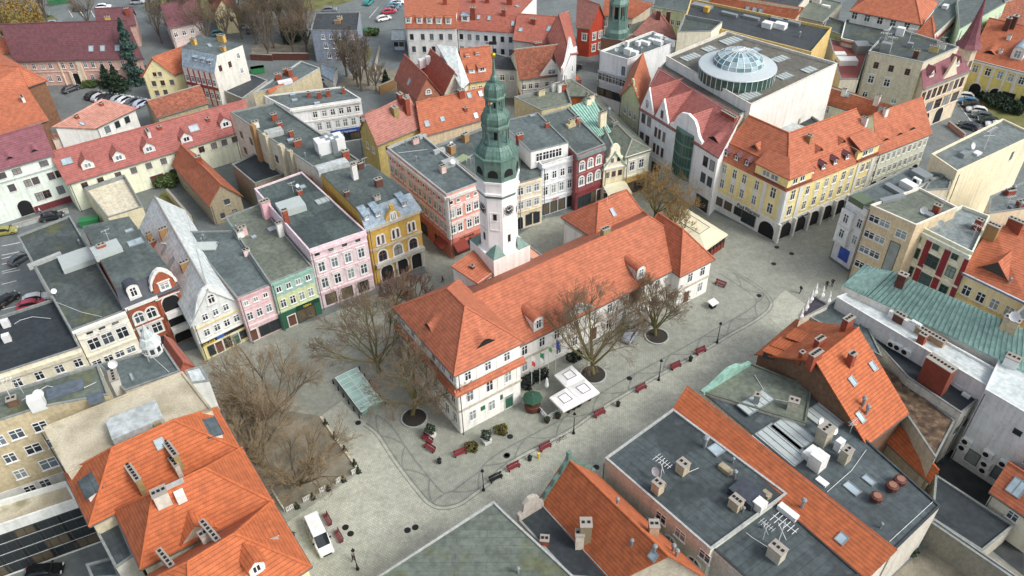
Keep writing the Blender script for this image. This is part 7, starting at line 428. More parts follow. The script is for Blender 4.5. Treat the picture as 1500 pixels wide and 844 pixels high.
WALK = [(-20.87, 75.18), (-18.87, 73.33), (-16.92, 70.18), (-15.21, 67.49), (-12.72, 63.94), (-10.93, 61.77), (-9.26, 61.13), (-7.28, 61.67), (-5.56, 63.12), (-3.55, 64.92), (-2.25, 66.78), (0.13, 68.67), (3.94, 71.07), (7.59, 73.4), (11.48, 76.63), (17.16, 80.66), (23.09, 84.54), (28.7, 88.24), (33.97, 91.94), (38.75, 95.18), (45.18, 101.91), (50.04, 94.12), (53.13, 70.48), (18.83, 49.33), (-14.84, 40.7), (-33.35, 47.33), (-30.2, 57.9), (-20.41, 66.95), (-27.45, 76.67), (-24.96, 79.44)]
WIRES = [('FB6', [(35.29, 55.36, 9), (39.09, 58.29, 9), (41.83, 61.23, 9)]), ('FB6', [(39.9, 48.8, 9), (46.77, 53.81, 9)]), ('FB4', [(19.31, 57.7, 9.8), (21.18, 58.54, 9.8)]), ('FB6b', [(31.49, 73.59, 9.4), (32.23, 69.55, 9.4), (30.96, 68.55, 9.4)]), ('FB6b', [(32.23, 69.55, 9.4), (34.65, 68.7, 9.4)]), ('FB4b', [(24.8, 50.21, 9.2), (25.29, 49.6, 9.2), (26.67, 48.36, 9.2)]), ('T3b', [(46.46, 84.96, 10.4), (47.72, 84.14, 10.4), (47.83, 82.15, 10.4)]), ('L1', [(-72.59, 88.24, 8.5), (-72.15, 89.02, 8.5), (-70.62, 89.77, 8.5), (-67.72, 89.26, 8.5)]), ('L2', [(-67.52, 91.66, 9.6), (-62.78, 89.24, 9.6), (-59.44, 88.13, 9.6)]), ('FL5', [(-57.12, 64.54, 17.5), (-55.13, 66.79, 17.5), (-51.28, 65.79, 17.5), (-49.48, 67.19, 17.5)]), ('FL6', [(-48.2, 77.22, 12.5), (-46.31, 75.46, 12.5), (-44.29, 73.58, 12.5)]), ('L7', [(-36.61, 109.58, 11.8), (-38.21, 112.18, 11.8)]), ('M1', [(-19.85, 127.28, 12.9), (-14.69, 128.33, 12.9)])]
TURRET2 = (-47.58, 77.55, 12.5)
SPIKES = [(39.64, 82.38, 11.2), (40.83, 84.02, 11.4), (41.87, 85.5, 11.6), (42.76, 86.63, 11.8), (43.81, 86.58, 11.3), (44.39, 85.48, 11.2)]
DUMPSTERS = [(-37.36, 214.3, 0.1, '2f6b45', 'green dumpster by the grey house'), (-62.37, 191.44, 0.3, '2f7a4a', 'green dumpster behind the pale blank wall'), (-62.49, 191.45, 0.3, '2f7a4a', 'green container behind the white house'), (-135.49, 243.19, 0.5, '2f6b45', 'green dumpster in the upper left lot'), (-132.75, 244.52, 0.5, '2f6b45', 'second green dumpster at the top left lot edge'), (-78.96, 125.68, 0.3, '2f7a4a', 'green bin by the cream garage')]
WALLS = [((-65.69, 199.28), (-50.93, 198.44), 1.8, 'brick_dark', 'brown brick wall below the bare trees'), ((-33.08, 190.34), (-33.27, 204.31), 0.8, 'w_c9c2a8', 'low pale curving wall in the wet yard'), ((-30.3, 177.58), (-26.75, 181.29), 2.2, 'brick_tan', 'tan garden wall by the salmon tiled house'), ((-67.08, 134.84), (-59.61, 125.18), 1.8, 'w_bdb59b', 'pale wall of the mossy courtyard'), ((-93.08, 125.08), (-84.91, 130.19), 0.9, 'coping', 'low kerb wall of the left parking yard'), ((-66.05, 199.3), (-60.2, 198.41), 1.6, 'brick_dark', 'dark wall beside the green container'), ((95.47, 156.02), (96.5, 150.36), 1, 'w_c08a80', 'pink barrier wall beside the right parking row')]
MARKS = [((-91.05, 115.74), (-88.9, 116.73)), ((-89.28, 112), (-87.17, 112.95)), ((-87.58, 108.41), (-85.5, 109.33)), ((-85.95, 104.96), (-83.9, 105.84)), ((-84.38, 101.64), (-82.36, 102.48)), ((-82.86, 98.44), (-80.88, 99.25)), ((-92.89, 119.63), (-90.03, 120.64)), ((-91.57, 116.84), (-88.74, 117.81)), ((-90.29, 114.12), (-87.49, 115.07)), ((-89.04, 111.48), (-86.28, 112.4)), ((-128.82, 237.6), (-125.64, 232.41)), ((-125.51, 237.39), (-122.39, 232.21)), ((-122.2, 237.18), (-119.14, 232)), ((-118.9, 236.96), (-115.89, 231.79)), ((-115.6, 236.75), (-112.65, 231.59)), ((-38.81, 226.23), (-37.16, 234.57)), ((102.24, 166.89), (100.95, 153.31))]
# ---------------------------------------------------------------- windows and doors
WM = {}
def ring(mb, w, h, t, y0, y1, m=0):
    mb.box(-w/2, -w/2+t, y0, y1, 0, h, m); mb.box(w/2-t, w/2, y0, y1, 0, h, m)
    mb.box(-w/2+t, w/2-t, y0, y1, 0, t, m); mb.box(-w/2+t, w/2-t, y0, y1, h-t, h, m)
def arch(w, h, n=8):
    r = w/2; zc = h-r
    return [(-r,0),(r,0)]+[(r*math.cos(math.pi*k/n), zc+r*math.sin(math.pi*k/n)) for k in range(n+1)]
def win_mesh(st, w, h):
    k = (st, w, h)
    if k in WM: return WM[k]
    f, g = MB(), MB(); fm = {'w':'frame_white','t':'frame_white','a':'frame_white','A':'frame_brown','d':'frame_brown','s':'frame_dark','g':'frame_dark','G':'frame_green','D':'frame_brown','L':'frame_green','o':'frame_white'}[st]
    sur = 'trim_white'
    if st in 'wtdgG':
        if st == 't': ring(f, w+.36, h+.3, .18, -.07, .01, 1); f.box(-w/2-.3, w/2+.3, -.2, .01, h+.3, h+.42, 1)
        ring(f, w, h, .09, -.055, .01)
        if st != 'g' and h > .8:
            f.box(-.05, .05, -.05, .01, .09, h-.09)
            if h > 1.15: f.box(-w/2+.09, w/2-.09, -.045, .01, h*.62, h*.62+.08)
        f.box(-w/2-.12, w/2+.12, -.17, .01, -.09, 0, 1)
        g.add([(-w/2+.05,-.02,.05),(w/2-.05,-.02,.05),(w/2-.05,-.02,h-.05),(-w/2+.05,-.02,h-.05)], [(0,1,2,3)])
    elif st in 'aA':
        o, i = arch(w+.5, h+.25), arch(w, h); n = len(o)
        f.add([(x,-.1,z-.0) for x,z in o]+[(x,-.1,z) for x,z in i]+[(x,.01,z) for x,z in o], [(j,(j+1)%n,(j+1)%n+n,j+n) for j in range(1,n)]+[(j,j+2*n,(j+1)%n+2*n,(j+1)%n) for j in range(n)], 1)
        f.box(-.05,.05,-.06,.01,0,h-.1); f.box(-w/2,w/2,-.055,.01,h-w/2-.05,h-w/2+.05); ring(f, w, h-w/2, .09, -.05, .01)
        f.box(-w/2-.3, w/2+.3, -.25, .01, -.14, 0, 1)
        g.add([(x,-.02,z) for x,z in i], [tuple(range(n))])
    elif st == 's':
        ring(f, w, h, .1, -.09, .01); q = max(1, round(w/1.6))
        for j in range(1, q): f.box(-w/2+w*j/q-.04, -w/2+w*j/q+.04, -.07, .01, .1, h-.1)
        g.add([(-w/2+.05,-.03,.05),(w/2-.05,-.03,.05),(w/2-.05,-.03,h-.05),(-w/2+.05,-.03,h-.05)], [(0,1,2,3)])
    elif st in 'DL':
        ring(f, w+.3, h+.15, .15, -.1, .01, 1); f.box(-w/2, w/2, -.05, .01, 0, h*.8); f.box(-.03,.03,-.07,.0,.05,h*.78)
        g.add([(-w/2,-.04,h*.8),(w/2,-.04,h*.8),(w/2,-.04,h),(-w/2,-.04,h)], [(0,1,2,3)])
    elif st == 'o':                                                   # archway: flat near-black face painted for the shade inside
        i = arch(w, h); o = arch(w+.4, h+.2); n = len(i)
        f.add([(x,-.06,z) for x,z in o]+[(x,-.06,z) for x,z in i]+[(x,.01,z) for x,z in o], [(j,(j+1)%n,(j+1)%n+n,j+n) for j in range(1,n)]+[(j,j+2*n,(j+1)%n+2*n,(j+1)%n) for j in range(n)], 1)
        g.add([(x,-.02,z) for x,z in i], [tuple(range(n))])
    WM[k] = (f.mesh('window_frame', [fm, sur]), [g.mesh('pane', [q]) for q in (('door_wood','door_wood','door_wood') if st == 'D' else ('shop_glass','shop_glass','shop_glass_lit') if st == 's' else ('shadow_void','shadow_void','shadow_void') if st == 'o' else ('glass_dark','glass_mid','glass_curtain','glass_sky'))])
    return WM[k]
def window(root, x, y, z, rz, w, h, st):
    fm, panes = win_mesh(st, round(w,2), round(h,2))
    nm = {'s':'shop_window','D':'door','L':'door','o':'archway'}.get(st, 'window')
    o = link(nm, fm, root, (x,y,z), rz)
    link('pane', rnd.choices(panes, (5,3,2,2)[:len(panes)])[0], o)
def inset(pts, d):
    n = len(pts); out = []
    for i in range(n):
        a, b, c = (Vector(pts[(i+k-1) % n]) for k in range(3)); e1 = (b-a).normalized(); e2 = (c-b).normalized()
        n1 = Vector((-e1.y, e1.x)); n2 = Vector((-e2.y, e2.x)); den = 1+n1.dot(n2)
        q = b+(n1+n2)*(d/max(.35, den)); out.append((q.x, q.y))
    return out
def shell(mb, v, f, th, m=0):                                          # roof sheet of thickness th (dropped along z)
    n = len(v); ed = {}
    for q in f:
        for a, b in zip(q, q[1:]+q[:1]): ed[(a,b)] = 1
    mb.add(list(v)+[(x,y,z-th) for x,y,z in v], [tuple(q) for q in f]+[tuple(i+n for i in reversed(q)) for q in f]
           +[(a,a+n,b+n,b) for (a,b) in ed if (b,a) not in ed], m)
# ---------------------------------------------------------------- roof furniture
CH = {}
def chimney(root, x, y, z, rz, w, d, h, mat):
    k = (w, d, h, mat)
    if k not in CH:
        mb = MB(); mb.box(-w/2,w/2,-d/2,d/2,-1.2,h); mb.box(-w/2-.07,w/2+.07,-d/2-.07,d/2+.07,h,h+.12,1)
        fl = MB(); D_ = max(w,d); n = max(1, round(D_/.5)); s = min(.15, min(w,d)*.28)
        for j in range(n):
            q = -D_/2+D_*(j+.5)/n; x_, y_ = (q,0) if w >= d else (0,q); fl.box(x_-s,x_+s,y_-s,y_+s,h+.12,h+.2)
        CH[k] = (mb.mesh('chimney', [mat, 'chimney_cap']), fl.mesh('flue', ['shadow_void']))
    o = link('chimney', CH[k][0], root, (x,y,z), rz); link('flue', CH[k][1], o)
def dormer(root, x, y, z, ang, tan, w, h, st, rm, wm):
    # ang: azimuth of the downhill direction; local -y is downhill
    g = MB(); r = MB(); rise = {'g':w*.45,'s':.15,'e':.0,'r':w*.35,'f':.12,'p':w*.9,'x':w*.5}[st]; L = (h+rise)/max(.15,tan)+.2; Lh = h/max(.15,tan)+.3
    o = link('dormer', None, root, (x,y,z), ang+math.pi/2)
    if st in 'gsfpx':
        if st in 'gpx':
            front = [(-w/2,-.4),(w/2,-.4),(w/2,h),(0,h+rise),(-w/2,h)]
            rv = [(-w/2-.18,-.25,h-.1),(0,-.25,h+rise+.05),(w/2+.18,-.25,h-.1),(w/2+.18,Lh,h-.1),(0,L+.3,h+rise+.05),(-w/2-.18,Lh,h-.1)]
            rf = [(1,0,5,4),(2,1,4,3)]
        elif st == 's':
            front = [(-w/2,-.4),(w/2,-.4),(w/2,h),(-w/2,h)]; L2 = h/max(.12, tan-.25)+.3
            rv = [(-w/2-.15,-.25,h),(w/2+.15,-.25,h),(w/2+.15,L2,h+L2*.25),(-w/2-.15,L2,h+L2*.25)]; rf = [(0,1,2,3)]
        else:
            front = [(-w/2,-.4),(w/2,-.4),(w/2,h),(-w/2,h)]
            rv = [(-w/2-.12,-.2,h),(w/2+.12,-.2,h),(w/2+.12,Lh,h+.05),(-w/2-.12,Lh,h+.05)]; rf = [(0,1,2,3)]
        g.outline(front, 0, .12)
        for s in (-1,1): g.add([(s*w/2,0.1,-.4),(s*w/2,0.1,h),(s*w/2,Lh,h),(s*w/2,Lh,h-.6)], [(0,1,2,3)] if s < 0 else [(3,2,1,0)])
        shell(r, rv, rf, .12)
        link('dormer_wall', g.mesh('dormer_wall', [wm]), o); link('dormer_roof', r.mesh('dormer_roof', [rm], True), o)
        if st in 'x': pass
        else: window(o, 0, 0, .25, 0, round(w*.55,2), round(h*.72 if st != 'p' else h*.9,2), 'w')
    elif st == 'r':                                                    # round-headed dormer with a stone front
        n = 8; top = [(w/2*math.cos(math.pi*k/n), h+w/2*.8*math.sin(math.pi*k/n)) for k in range(n+1)]
        g.outline([(-w/2,-.4),(w/2,-.4)]+top, -.15, .2)
        v = []
        for yy in (-.25, L): v += [(a*1.12,yy,b+.07) for a,b in top]
        r.add(v, [(k+1,k,k+n+1,k+n+2) for k in range(n)])
        for s in (-1,1): g.add([(s*w/2,0,-.4),(s*w/2,0,h),(s*w/2,Lh,h)], [(0,1,2)])
        link('dormer_wall', g.mesh('dormer_wall', ['trim_white']), o); link('dormer_roof', r.mesh('dormer_roof', [rm], True), o)
        window(o, 0, -.15, .3, 0, round(w*.55,2), round(h*.95,2), 'w')
    else:                                                              # eyebrow: the tiles swell over a low slit
        n = 14; L = h/max(.15,tan)*2.6; v = []; f = []
        rows = 7
        for j in range(rows+1):
            t = j/rows; yy = -.05+L*t
            for k in range(n+1):
                u = k/n*2-1; bump = h*(math.cos(u*math.pi)+1)/2*(1-t)**1.4
                v.append((u*w/2*(1-.25*t), yy, yy*tan+bump+.03))
        f = [(j*(n+1)+k, j*(n+1)+k+1, (j+1)*(n+1)+k+1, (j+1)*(n+1)+k) for j in range(rows) for k in range(n)]
        r.add(v, f); link('dormer_roof', r.mesh('dormer_roof', [rm], True, True), o)
        p = [(u*w/2, h*(math.cos(u*math.pi)+1)/2) for u in [k/n*2-1 for k in range(n+1)]]
        g.add([(a,-.03,b) for a,b in p]+[(p[0][0],-.03,-.05),(p[-1][0],-.03,-.05)], [tuple([n+1,n+2]+list(range(n,-1,-1)))])
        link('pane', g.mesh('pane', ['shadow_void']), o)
UNIT = {}
def unit(kind):
    if kind in UNIT: return UNIT[kind]
    a, b = MB(), MB(); mats = ('unit_white', 'shadow_void')
    if kind == 'pipe': a.lathe([(.12,-.4),(.12,.7),(.2,.72),(.2,.85),(.1,.98)], 8); mats = ('unit_grey','shadow_void')
    elif kind == 'vent': a.lathe([(.3,-.3),(.3,.3),(.55,.32),(.55,.7),(.4,.75)], 10); b.lathe([(.36,.76),(.36,.8)], 8); mats = ('vent_red','vent_lid')
    elif kind == 'ac':
        a.box(-.5,.5,-.2,.2,0,.8); b.lathe([(.3,0),(.3,.02)], 12)
        b.v = [(x*1.0-.12, -.2-z*.5-.005, y+.4) for x,y,z in b.v]
    elif kind == 'dish':
        a.lathe([(.02,0),(.25,.05),(.42,.16)], 10, cap=False); R = Matrix.Rotation(math.radians(65),3,'X'); a.v = [tuple(R @ Vector(v)+Vector((0,-.1,1.1))) for v in a.v]
        b.tube((0,0,-.3),(0,0,1.15),.03); mats = ('unit_white','unit_grey')
    elif kind == 'antenna':
        a.tube((0,0,-.3),(0,0,2.6),.03); a.tube((-.8,0,2.4),(.8,0,2.5),.022)
        for k in range(6): a.tube((-.7+.28*k,-.45+.03*k,2.4+.02*k),(-.7+.28*k,.45-.03*k,2.4+.02*k),.018)
        a.tube((-.5,.3,1.7),(.5,-.3,1.7),.02)
        mats = ('unit_white','unit_grey')
    elif kind == 'hatch': a.box(-.6,.6,-.45,.45,-.3,.3); b.box(-.55,.55,-.4,.4,.3,.36); mats = ('unit_grey','skylight_glass')
    UNIT[kind] = (a.mesh(kind, [mats[0]]), b.mesh(kind, [mats[1]]) if b.v else None); return UNIT[kind]
NM = {'pipe':('vent_pipe','cap'),'vent':('roof_ventilator','lid'),'ac':('air_conditioner','fan_grille'),'dish':('satellite_dish','mast'),'antenna':('aerial','mast'),'hatch':('roof_hatch','pane')}
def furn(root, kind, x, y, z, rz, s=1.0):
    a, b = unit(kind); o = link(NM[kind][0], a, root, (x,y,z), rz); o.scale = (s,s,s)
    if b: link(NM[kind][1], b, o)
def skylight(root, x, y, z, n, w, l):
    n = Vector(n); t = Vector((-n.y, n.x, 0)); t = t.normalized() if t.length > 1e-4 else Vector((.84,.55,0)); s = n.cross(t)
    a, b = MB(), MB()
    for q in (-1,1):
        a.obox(t*(q*w/2)+n*.06, t*.05, s*(l/2+.05), n*.1); a.obox(s*(q*l/2)+n*.06, t*(w/2-.05), s*.05, n*.1)
    for j in range(1, int(w/.8)): a.obox(t*(w*(j/int(w/.8)-.5))+n*.06, t*.035, s*(l/2-.05), n*.1)
    b.add([t*(i*w/2)+s*(j*l/2)+n*.1 for i,j in ((-1,-1),(1,-1),(1,1),(-1,1))], [(0,1,2,3)])
    o = link('skylight', a.mesh('skylight', ['unit_grey']), root, (x,y,z)); link('pane', b.mesh('pane', ['polycarb' if w > 2.5 else 'skylight_glass']), o)
# ---------------------------------------------------------------- a building from its measured outline
def build(b):
    P = b['p']; n = len(P); h = b['h']; z0 = b.get('z', -.4); cx = sum(p[0] for p in P)/n; cy = sum(p[1] for p in P)/n
    if 'into' in b: root = ROOT[b['into']]; cx, cy = root.location[:2]
    else: root = thing(b.get('n','town_house'), (cx,cy,0), 0, b['l'], b.get('c','building'), b.get('g'))
    Q = [(x-cx,y-cy) for x,y in P]; pp = b.get('pp', 0); flat = 'rv' not in b; top = h+(pp if flat else 0)
    w = MB()
    w.add([(x,y,z0) for x,y in Q]+[(x,y,top) for x,y in Q], [(i,(i+1)%n,(i+1)%n+n,i+n) for i in range(n)])
    for g in b.get('gv', ()): w.add([(x-cx,y-cy,z) for x,y,z in g], [tuple(range(len(g)))])
    link('wall', w.mesh('wall', [b['w']]), root)
    r = MB()
    if flat:
        I = inset(Q, .2); r.add([(x,y,h) for x,y in I], [tuple(range(n))])
        link('roof', r.mesh('roof', [b['r']], True), root)
        e = MB(); O = inset(Q, -.06)
        e.add([(x,y,top+.08) for x,y in O]+[(x,y,top+.08) for x,y in I]+[(x,y,h-.02) for x,y in I]+[(x,y,top-.06) for x,y in O],
              [(i,(i+1)%n,(i+1)%n+n,i+n) for i in range(n)]+[(i+n,(i+1)%n+n,(i+1)%n+2*n,i+2*n) for i in range(n)]+[(i+3*n,(i+1)%n+3*n,(i+1)%n,i) for i in range(n)])
        link('parapet', e.mesh('parapet', [b.get('pm','coping_dark')]), root)
    else:
        shell(r, [(x-cx,y-cy,z) for x,y,z in b['rv']], b['rf'], .2)
        link('roof', r.mesh('roof', [b['r']], True), root)
        for f, mt in b.get('rx', ()):
            r = MB(); shell(r, [(x-cx,y-cy,z) for x,y,z in f[0]], f[1], .15); link('roof', r.mesh('roof', [mt], True), root)
    for ln in b.get('rl', ()):                                        # ridge and hip tiles
        m = MB(); a, c = (Vector(q)-Vector((cx,cy,0)) for q in ln); m.tube(a+Vector((0,0,.02)), c+Vector((0,0,.02)), .14, .14, 6)
        link('ridge_tiles', m.mesh('ridge_tiles', [b['r'] + '_ridge' if b['r'] + '_ridge' in MATS else 'chimney_cap']), root)
    if not flat and not b.get('rx') and len(b['rv']) in (4,6) and n == 4:
        rv = [Vector((x-cx,y-cy,z)) for x,y,z in b['rv']]; low = min(v.z for v in rv)
        for f in b['rf']:
            for a, c in zip(f, f[1:]+f[:1]):
                if abs(rv[a].z-low) < .02 and abs(rv[c].z-low) < .02: m = MB(); dn = Vector((0,0,.16)); m.tube(rv[a]-dn, rv[c]-dn, .1, .1, 5); link('gutter', m.mesh('gutter', ['gutter']), root)
    def edge(i):
        a, c = Vector(Q[i]), Vector(Q[(i+1) % n]); d = c-a; return a, d, d.length, math.atan2(d.y, d.x)
    for e, fr, zs, ww, hh, st in b.get('F', ()):
        a, d, L, rz = edge(e)
        fr = [(k+.5)/fr for k in range(fr)] if isinstance(fr, int) else fr
        for z in zs:
            for f in fr:
                dep = [q[6] for q in b.get('D', ()) if q[1] == e and q[2] <= f <= q[3] and q[4]-.3 <= z <= q[5]-.3*min(1,hh) and q[6] < .8 and q[0] not in ('stringcourse','cornice','balcony','awning','column')]
                dep += [.085 for q in b.get('GF', ()) if q[0] == e and q[1] < f < q[2] and z > min(k[1] for k in q[3])-.8]
                q = a+d*f+Vector((d.y,-d.x)).normalized()*max(dep+[0]); window(root, q.x, q.y, z, rz, ww, hh, st)
    if b.get('F') and 'into' not in b:
        e = b['F'][0][0]; a, d, L, rz = edge(e); q = a+d*(.25/max(1,L)); nr = Vector((d.y,-d.x)).normalized()*.42; m = MB(); m.tube((q.x+nr.x,q.y+nr.y,0),(q.x+nr.x,q.y+nr.y,h-.2),.07,.07,6); link('downpipe', m.mesh('downpipe', ['gutter']), root)
    for nm, e, f0, f1, za, zb, dep, mt in b.get('D', ()):
        a, d, L, rz = edge(e); m = MB(); m.box(L*f0, L*f1, -dep, .02, za, zb); link(nm, m.mesh(nm, [mt]), root, (a.x,a.y,0), rz)
    for e, f, z, tx, size, mt in b.get('T', ()):
        a, d, L, rz = edge(e); q = a+d*f; nrm = Vector((d.y,-d.x)).normalized()*.25
        lettering(tx, size, mt, root, (q.x+nrm.x,q.y+nrm.y,z), (math.pi/2,0,rz))
    for e, f0, f1, pts, dep, mt in b.get('GF', ()):                    # shaped gable standing on the front
        a, d, L, rz = edge(e); m = MB(); W = L*(f1-f0)
        m.outline([(L*f0+W*u, z) for u, z in pts], -.08, dep); link('gable', m.mesh('gable', [mt]), root, (a.x,a.y,0), rz)
    for e, f0, f1, z, out, drop, mt, *nm in b.get('A', ()):            # awning or skirt roof
        nm = nm[0] if nm else 'awning'; a, d, L, rz = edge(e); m = MB(); x0, x1 = L*f0, L*f1
        m.add([(x0,-.12,z),(x1,-.12,z),(x1,-out,z-drop),(x0,-out,z-drop),(x0,-out,z-drop-.3),(x1,-out,z-drop-.3),(x0,-.12,z-.06),(x1,-.12,z-.06),(x1,-out+.04,z-drop-.06),(x0,-out+.04,z-drop-.06)],
              [(1,0,3,2),(2,3,4,5),(6,7,8,9),(0,6,9,3),(7,1,2,8)])
        link(nm, m.mesh(nm, [mt], True), root, (a.x,a.y,0), rz)
    for e, f, z in b.get('AC', ()):
        a, d, L, rz = edge(e); q = a+d*f+Vector((d.y,-d.x)).normalized()*.25; furn(root, 'ac', q.x, q.y, z, rz, 1.25)
    for it in b.get('I', ()):
        k, x, y, z = it[:4]; x -= cx; y -= cy
        if k == 'ch': chimney(root, x, y, z, *it[4:])
        elif k == 'sk': skylight(root, x, y, z, *it[4:])
        elif k == 'dm': dormer(root, x, y, z, *it[4:])
        elif k == 'bx':
            rz, ww, dd, hh, mt, nm = it[4:]; m = MB(); m.box(-ww/2,ww/2,-dd/2,dd/2,-.25,hh); link(nm, m.mesh(nm, [mt]), root, (x,y,z), rz)
        else: furn(root, k, x, y, z, *it[4:])
    return root
ROOT = {}
for b in BUILDINGS:
    ROOT[b['k']] = build(b)
# ---------------------------------------------------------------- ground, paving
def sheet(name, pts, z, mat, kind='structure', parent=None):
    m = MB(); m.add([(x,y,z) for x,y in pts], [tuple(range(len(pts)))]); me = m.mesh(name, [mat])
    if me.polygons[0].normal.z < 0: me.flip_normals()
    return tag(link(name, me, parent), kind=kind)
sheet('ground', [(-900,-200),(900,-200),(900,1200),(-900,1200)], 0, 'asphalt')
sheet('square', PLAZA, .02, 'paving')
for q in LAWNS: sheet('lawn', q, .03, 'grass')
for q in SOILS: sheet('garden_soil', q, .034, 'soil')
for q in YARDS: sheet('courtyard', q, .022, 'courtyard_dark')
def ribbon(pts, off, wid, z, mb):
    P = [Vector(p) for p in pts]; out = []
    for i, p in enumerate(P):
        t = (P[min(i+1,len(P)-1)]-P[max(i-1,0)]).normalized(); n = Vector((-t.y,t.x)); out.append((p+n*(off-wid/2), p+n*(off+wid/2)))
    v = [(q.x,q.y,z) for pr in out for q in pr]
    mb.add(v, [(2*i,2*i+2,2*i+3,2*i+1) for i in range(len(out)-1)])
def smooth(pts, k=6):
    P = [Vector(p) for p in pts]; o = []
    for i in range(len(P)-1):
        a, b, c, d = P[max(i-1,0)], P[i], P[i+1], P[min(i+2,len(P)-1)]
        for j in range(k):
            t = j/k; o.append(.5*((2*b)+(c-a)*t+(2*a-5*b+4*c-d)*t*t+(3*b-a-3*c+d)*t**3))
    o.append(P[-1]); return [(p.x,p.y) for p in o]
RB = smooth(RIBBON, 6); mb = MB()
ribbon(RB, 0.0, .24, .032, mb); ribbon(RB, 2.0, .24, .032, mb); ribbon(RB, -.55, .14, .032, mb)
S = [Vector(p) for p in RB]; acc = [0]
for p, q in zip(S, S[1:]): acc.append(acc[-1]+(q-p).length)
def at_len(s):
    for i in range(len(S)-1):
        if acc[i+1] >= s: return S[i].lerp(S[i+1], (s-acc[i])/(acc[i+1]-acc[i])), (S[i+1]-S[i]).normalized()
    return S[-1], (S[-1]-S[-2]).normalized()
s = 0.0; side = 0
while s < acc[-1]-3.4:
    p0, t0 = at_len(s); p1, t1 = at_len(s+3.4); n0 = Vector((-t0.y,t0.x)); n1 = Vector((-t1.y,t1.x))
    a, b = (p0, p1+n1*2) if side else (p0+n0*2, p1); mid = (a+b)/2+(b-a).orthogonal()*(.16 if side else -.16)
    ribbon([(1-u)**2*a+2*u*(1-u)*mid+u*u*b for u in [j/6 for j in range(7)]], 0, .22, .036, mb); s += 3.4; side = 1-side
tag(link('paving_band', mb.mesh('paving_band', ['paving_dark'])), kind='structure')
sheet('walkway', WALK, .026, 'paving_pale')
for k, q in enumerate(MISC['mh']):
    m = MB(); m.lathe([(.42,.0),(.42,.05),(.34,.055)], 14)
    o = tag(link('manhole_cover', m.mesh('manhole_cover', ['iron_black']), None, (q[0],q[1],.01)), 'round iron manhole cover in the stone paving', 'manhole cover', 'manhole covers in the square')
# ---------------------------------------------------------------- clock tower
T = TOWER; t = thing('clock_tower', (T['x'],T['y'],0), 0, 'tall white clock tower with a green copper baroque spire behind the town hall', 'clock tower')
rot = T['rot']; hx = T['half']; a0 = rot-math.pi/8
ux, uy = Vector((math.cos(a0),math.sin(a0))), Vector((-math.sin(a0),math.cos(a0)))
sq = [tuple(ux*i*hx*.86+uy*j*hx*.86) for i,j in ((-1,-1),(1,-1),(1,1),(-1,1))]
m = MB(); m.prism(sq, -.4, T['zb']-.4); link('tower_base', m.mesh('tower_base', ['w_f0efe9']), t)
R = T['shaft'][0]; zs = T['shaft'][1]
m = MB(); m.lathe([(R,T['zb']-1),(R,zs)], 8, rot=rot); link('shaft', m.mesh('shaft', ['w_f5f6f3']), t)
for k in range(4):                                                   # copper corner roofs between square and octagon
    c = Vector(sq[k]); m = MB(); i0 = Vector(sq[k]).normalized()*R*.9; s1 = (Vector(sq[(k+1)%4])-c)*.33; s2 = (Vector(sq[k-1])-c)*.33; z = T['zb']-.4
    m.add([(*c,z),(*(c+s1),z),(*i0,z+1.6),(*(c+s2),z),(*(c+s1),z-.02)], [(0,1,2),(3,0,2)]); link('corner_roof', m.mesh('corner_roof', ['copper_metal']), t)
for z0, z1, rr in ((zs-.5,zs,R+.18),(zs,zs+.35,R+.38)):
    m = MB(); m.lathe([(rr,z0),(rr,z1)], 8, rot=rot); link('cornice', m.mesh('cornice', ['copper_metal' if rr < R+.3 else 'w_f5f6f3']), t)
m = MB(); m.lathe([(R+.2,zs+.35),(R+.2,T['zd']-.3),(R+.42,T['zd']-.3),(R+.42,T['zd'])], 8, rot=rot); link('attic', m.mesh('attic', ['w_f5f6f3']), t)
zd, zg = T['zd'], T['zg']
m = MB(); m.lathe([(R+.28,zd),(R+.28,zg+.2),(R+.5,zg+.25),(R+.5,zg+.4)], 8, rot=rot); link('drum', m.mesh('drum', ['copper_metal']), t)
def octface(k, r): a = a0+math.pi/4*k; return a, Vector((math.cos(a),math.sin(a)))*r*math.cos(math.pi/8)
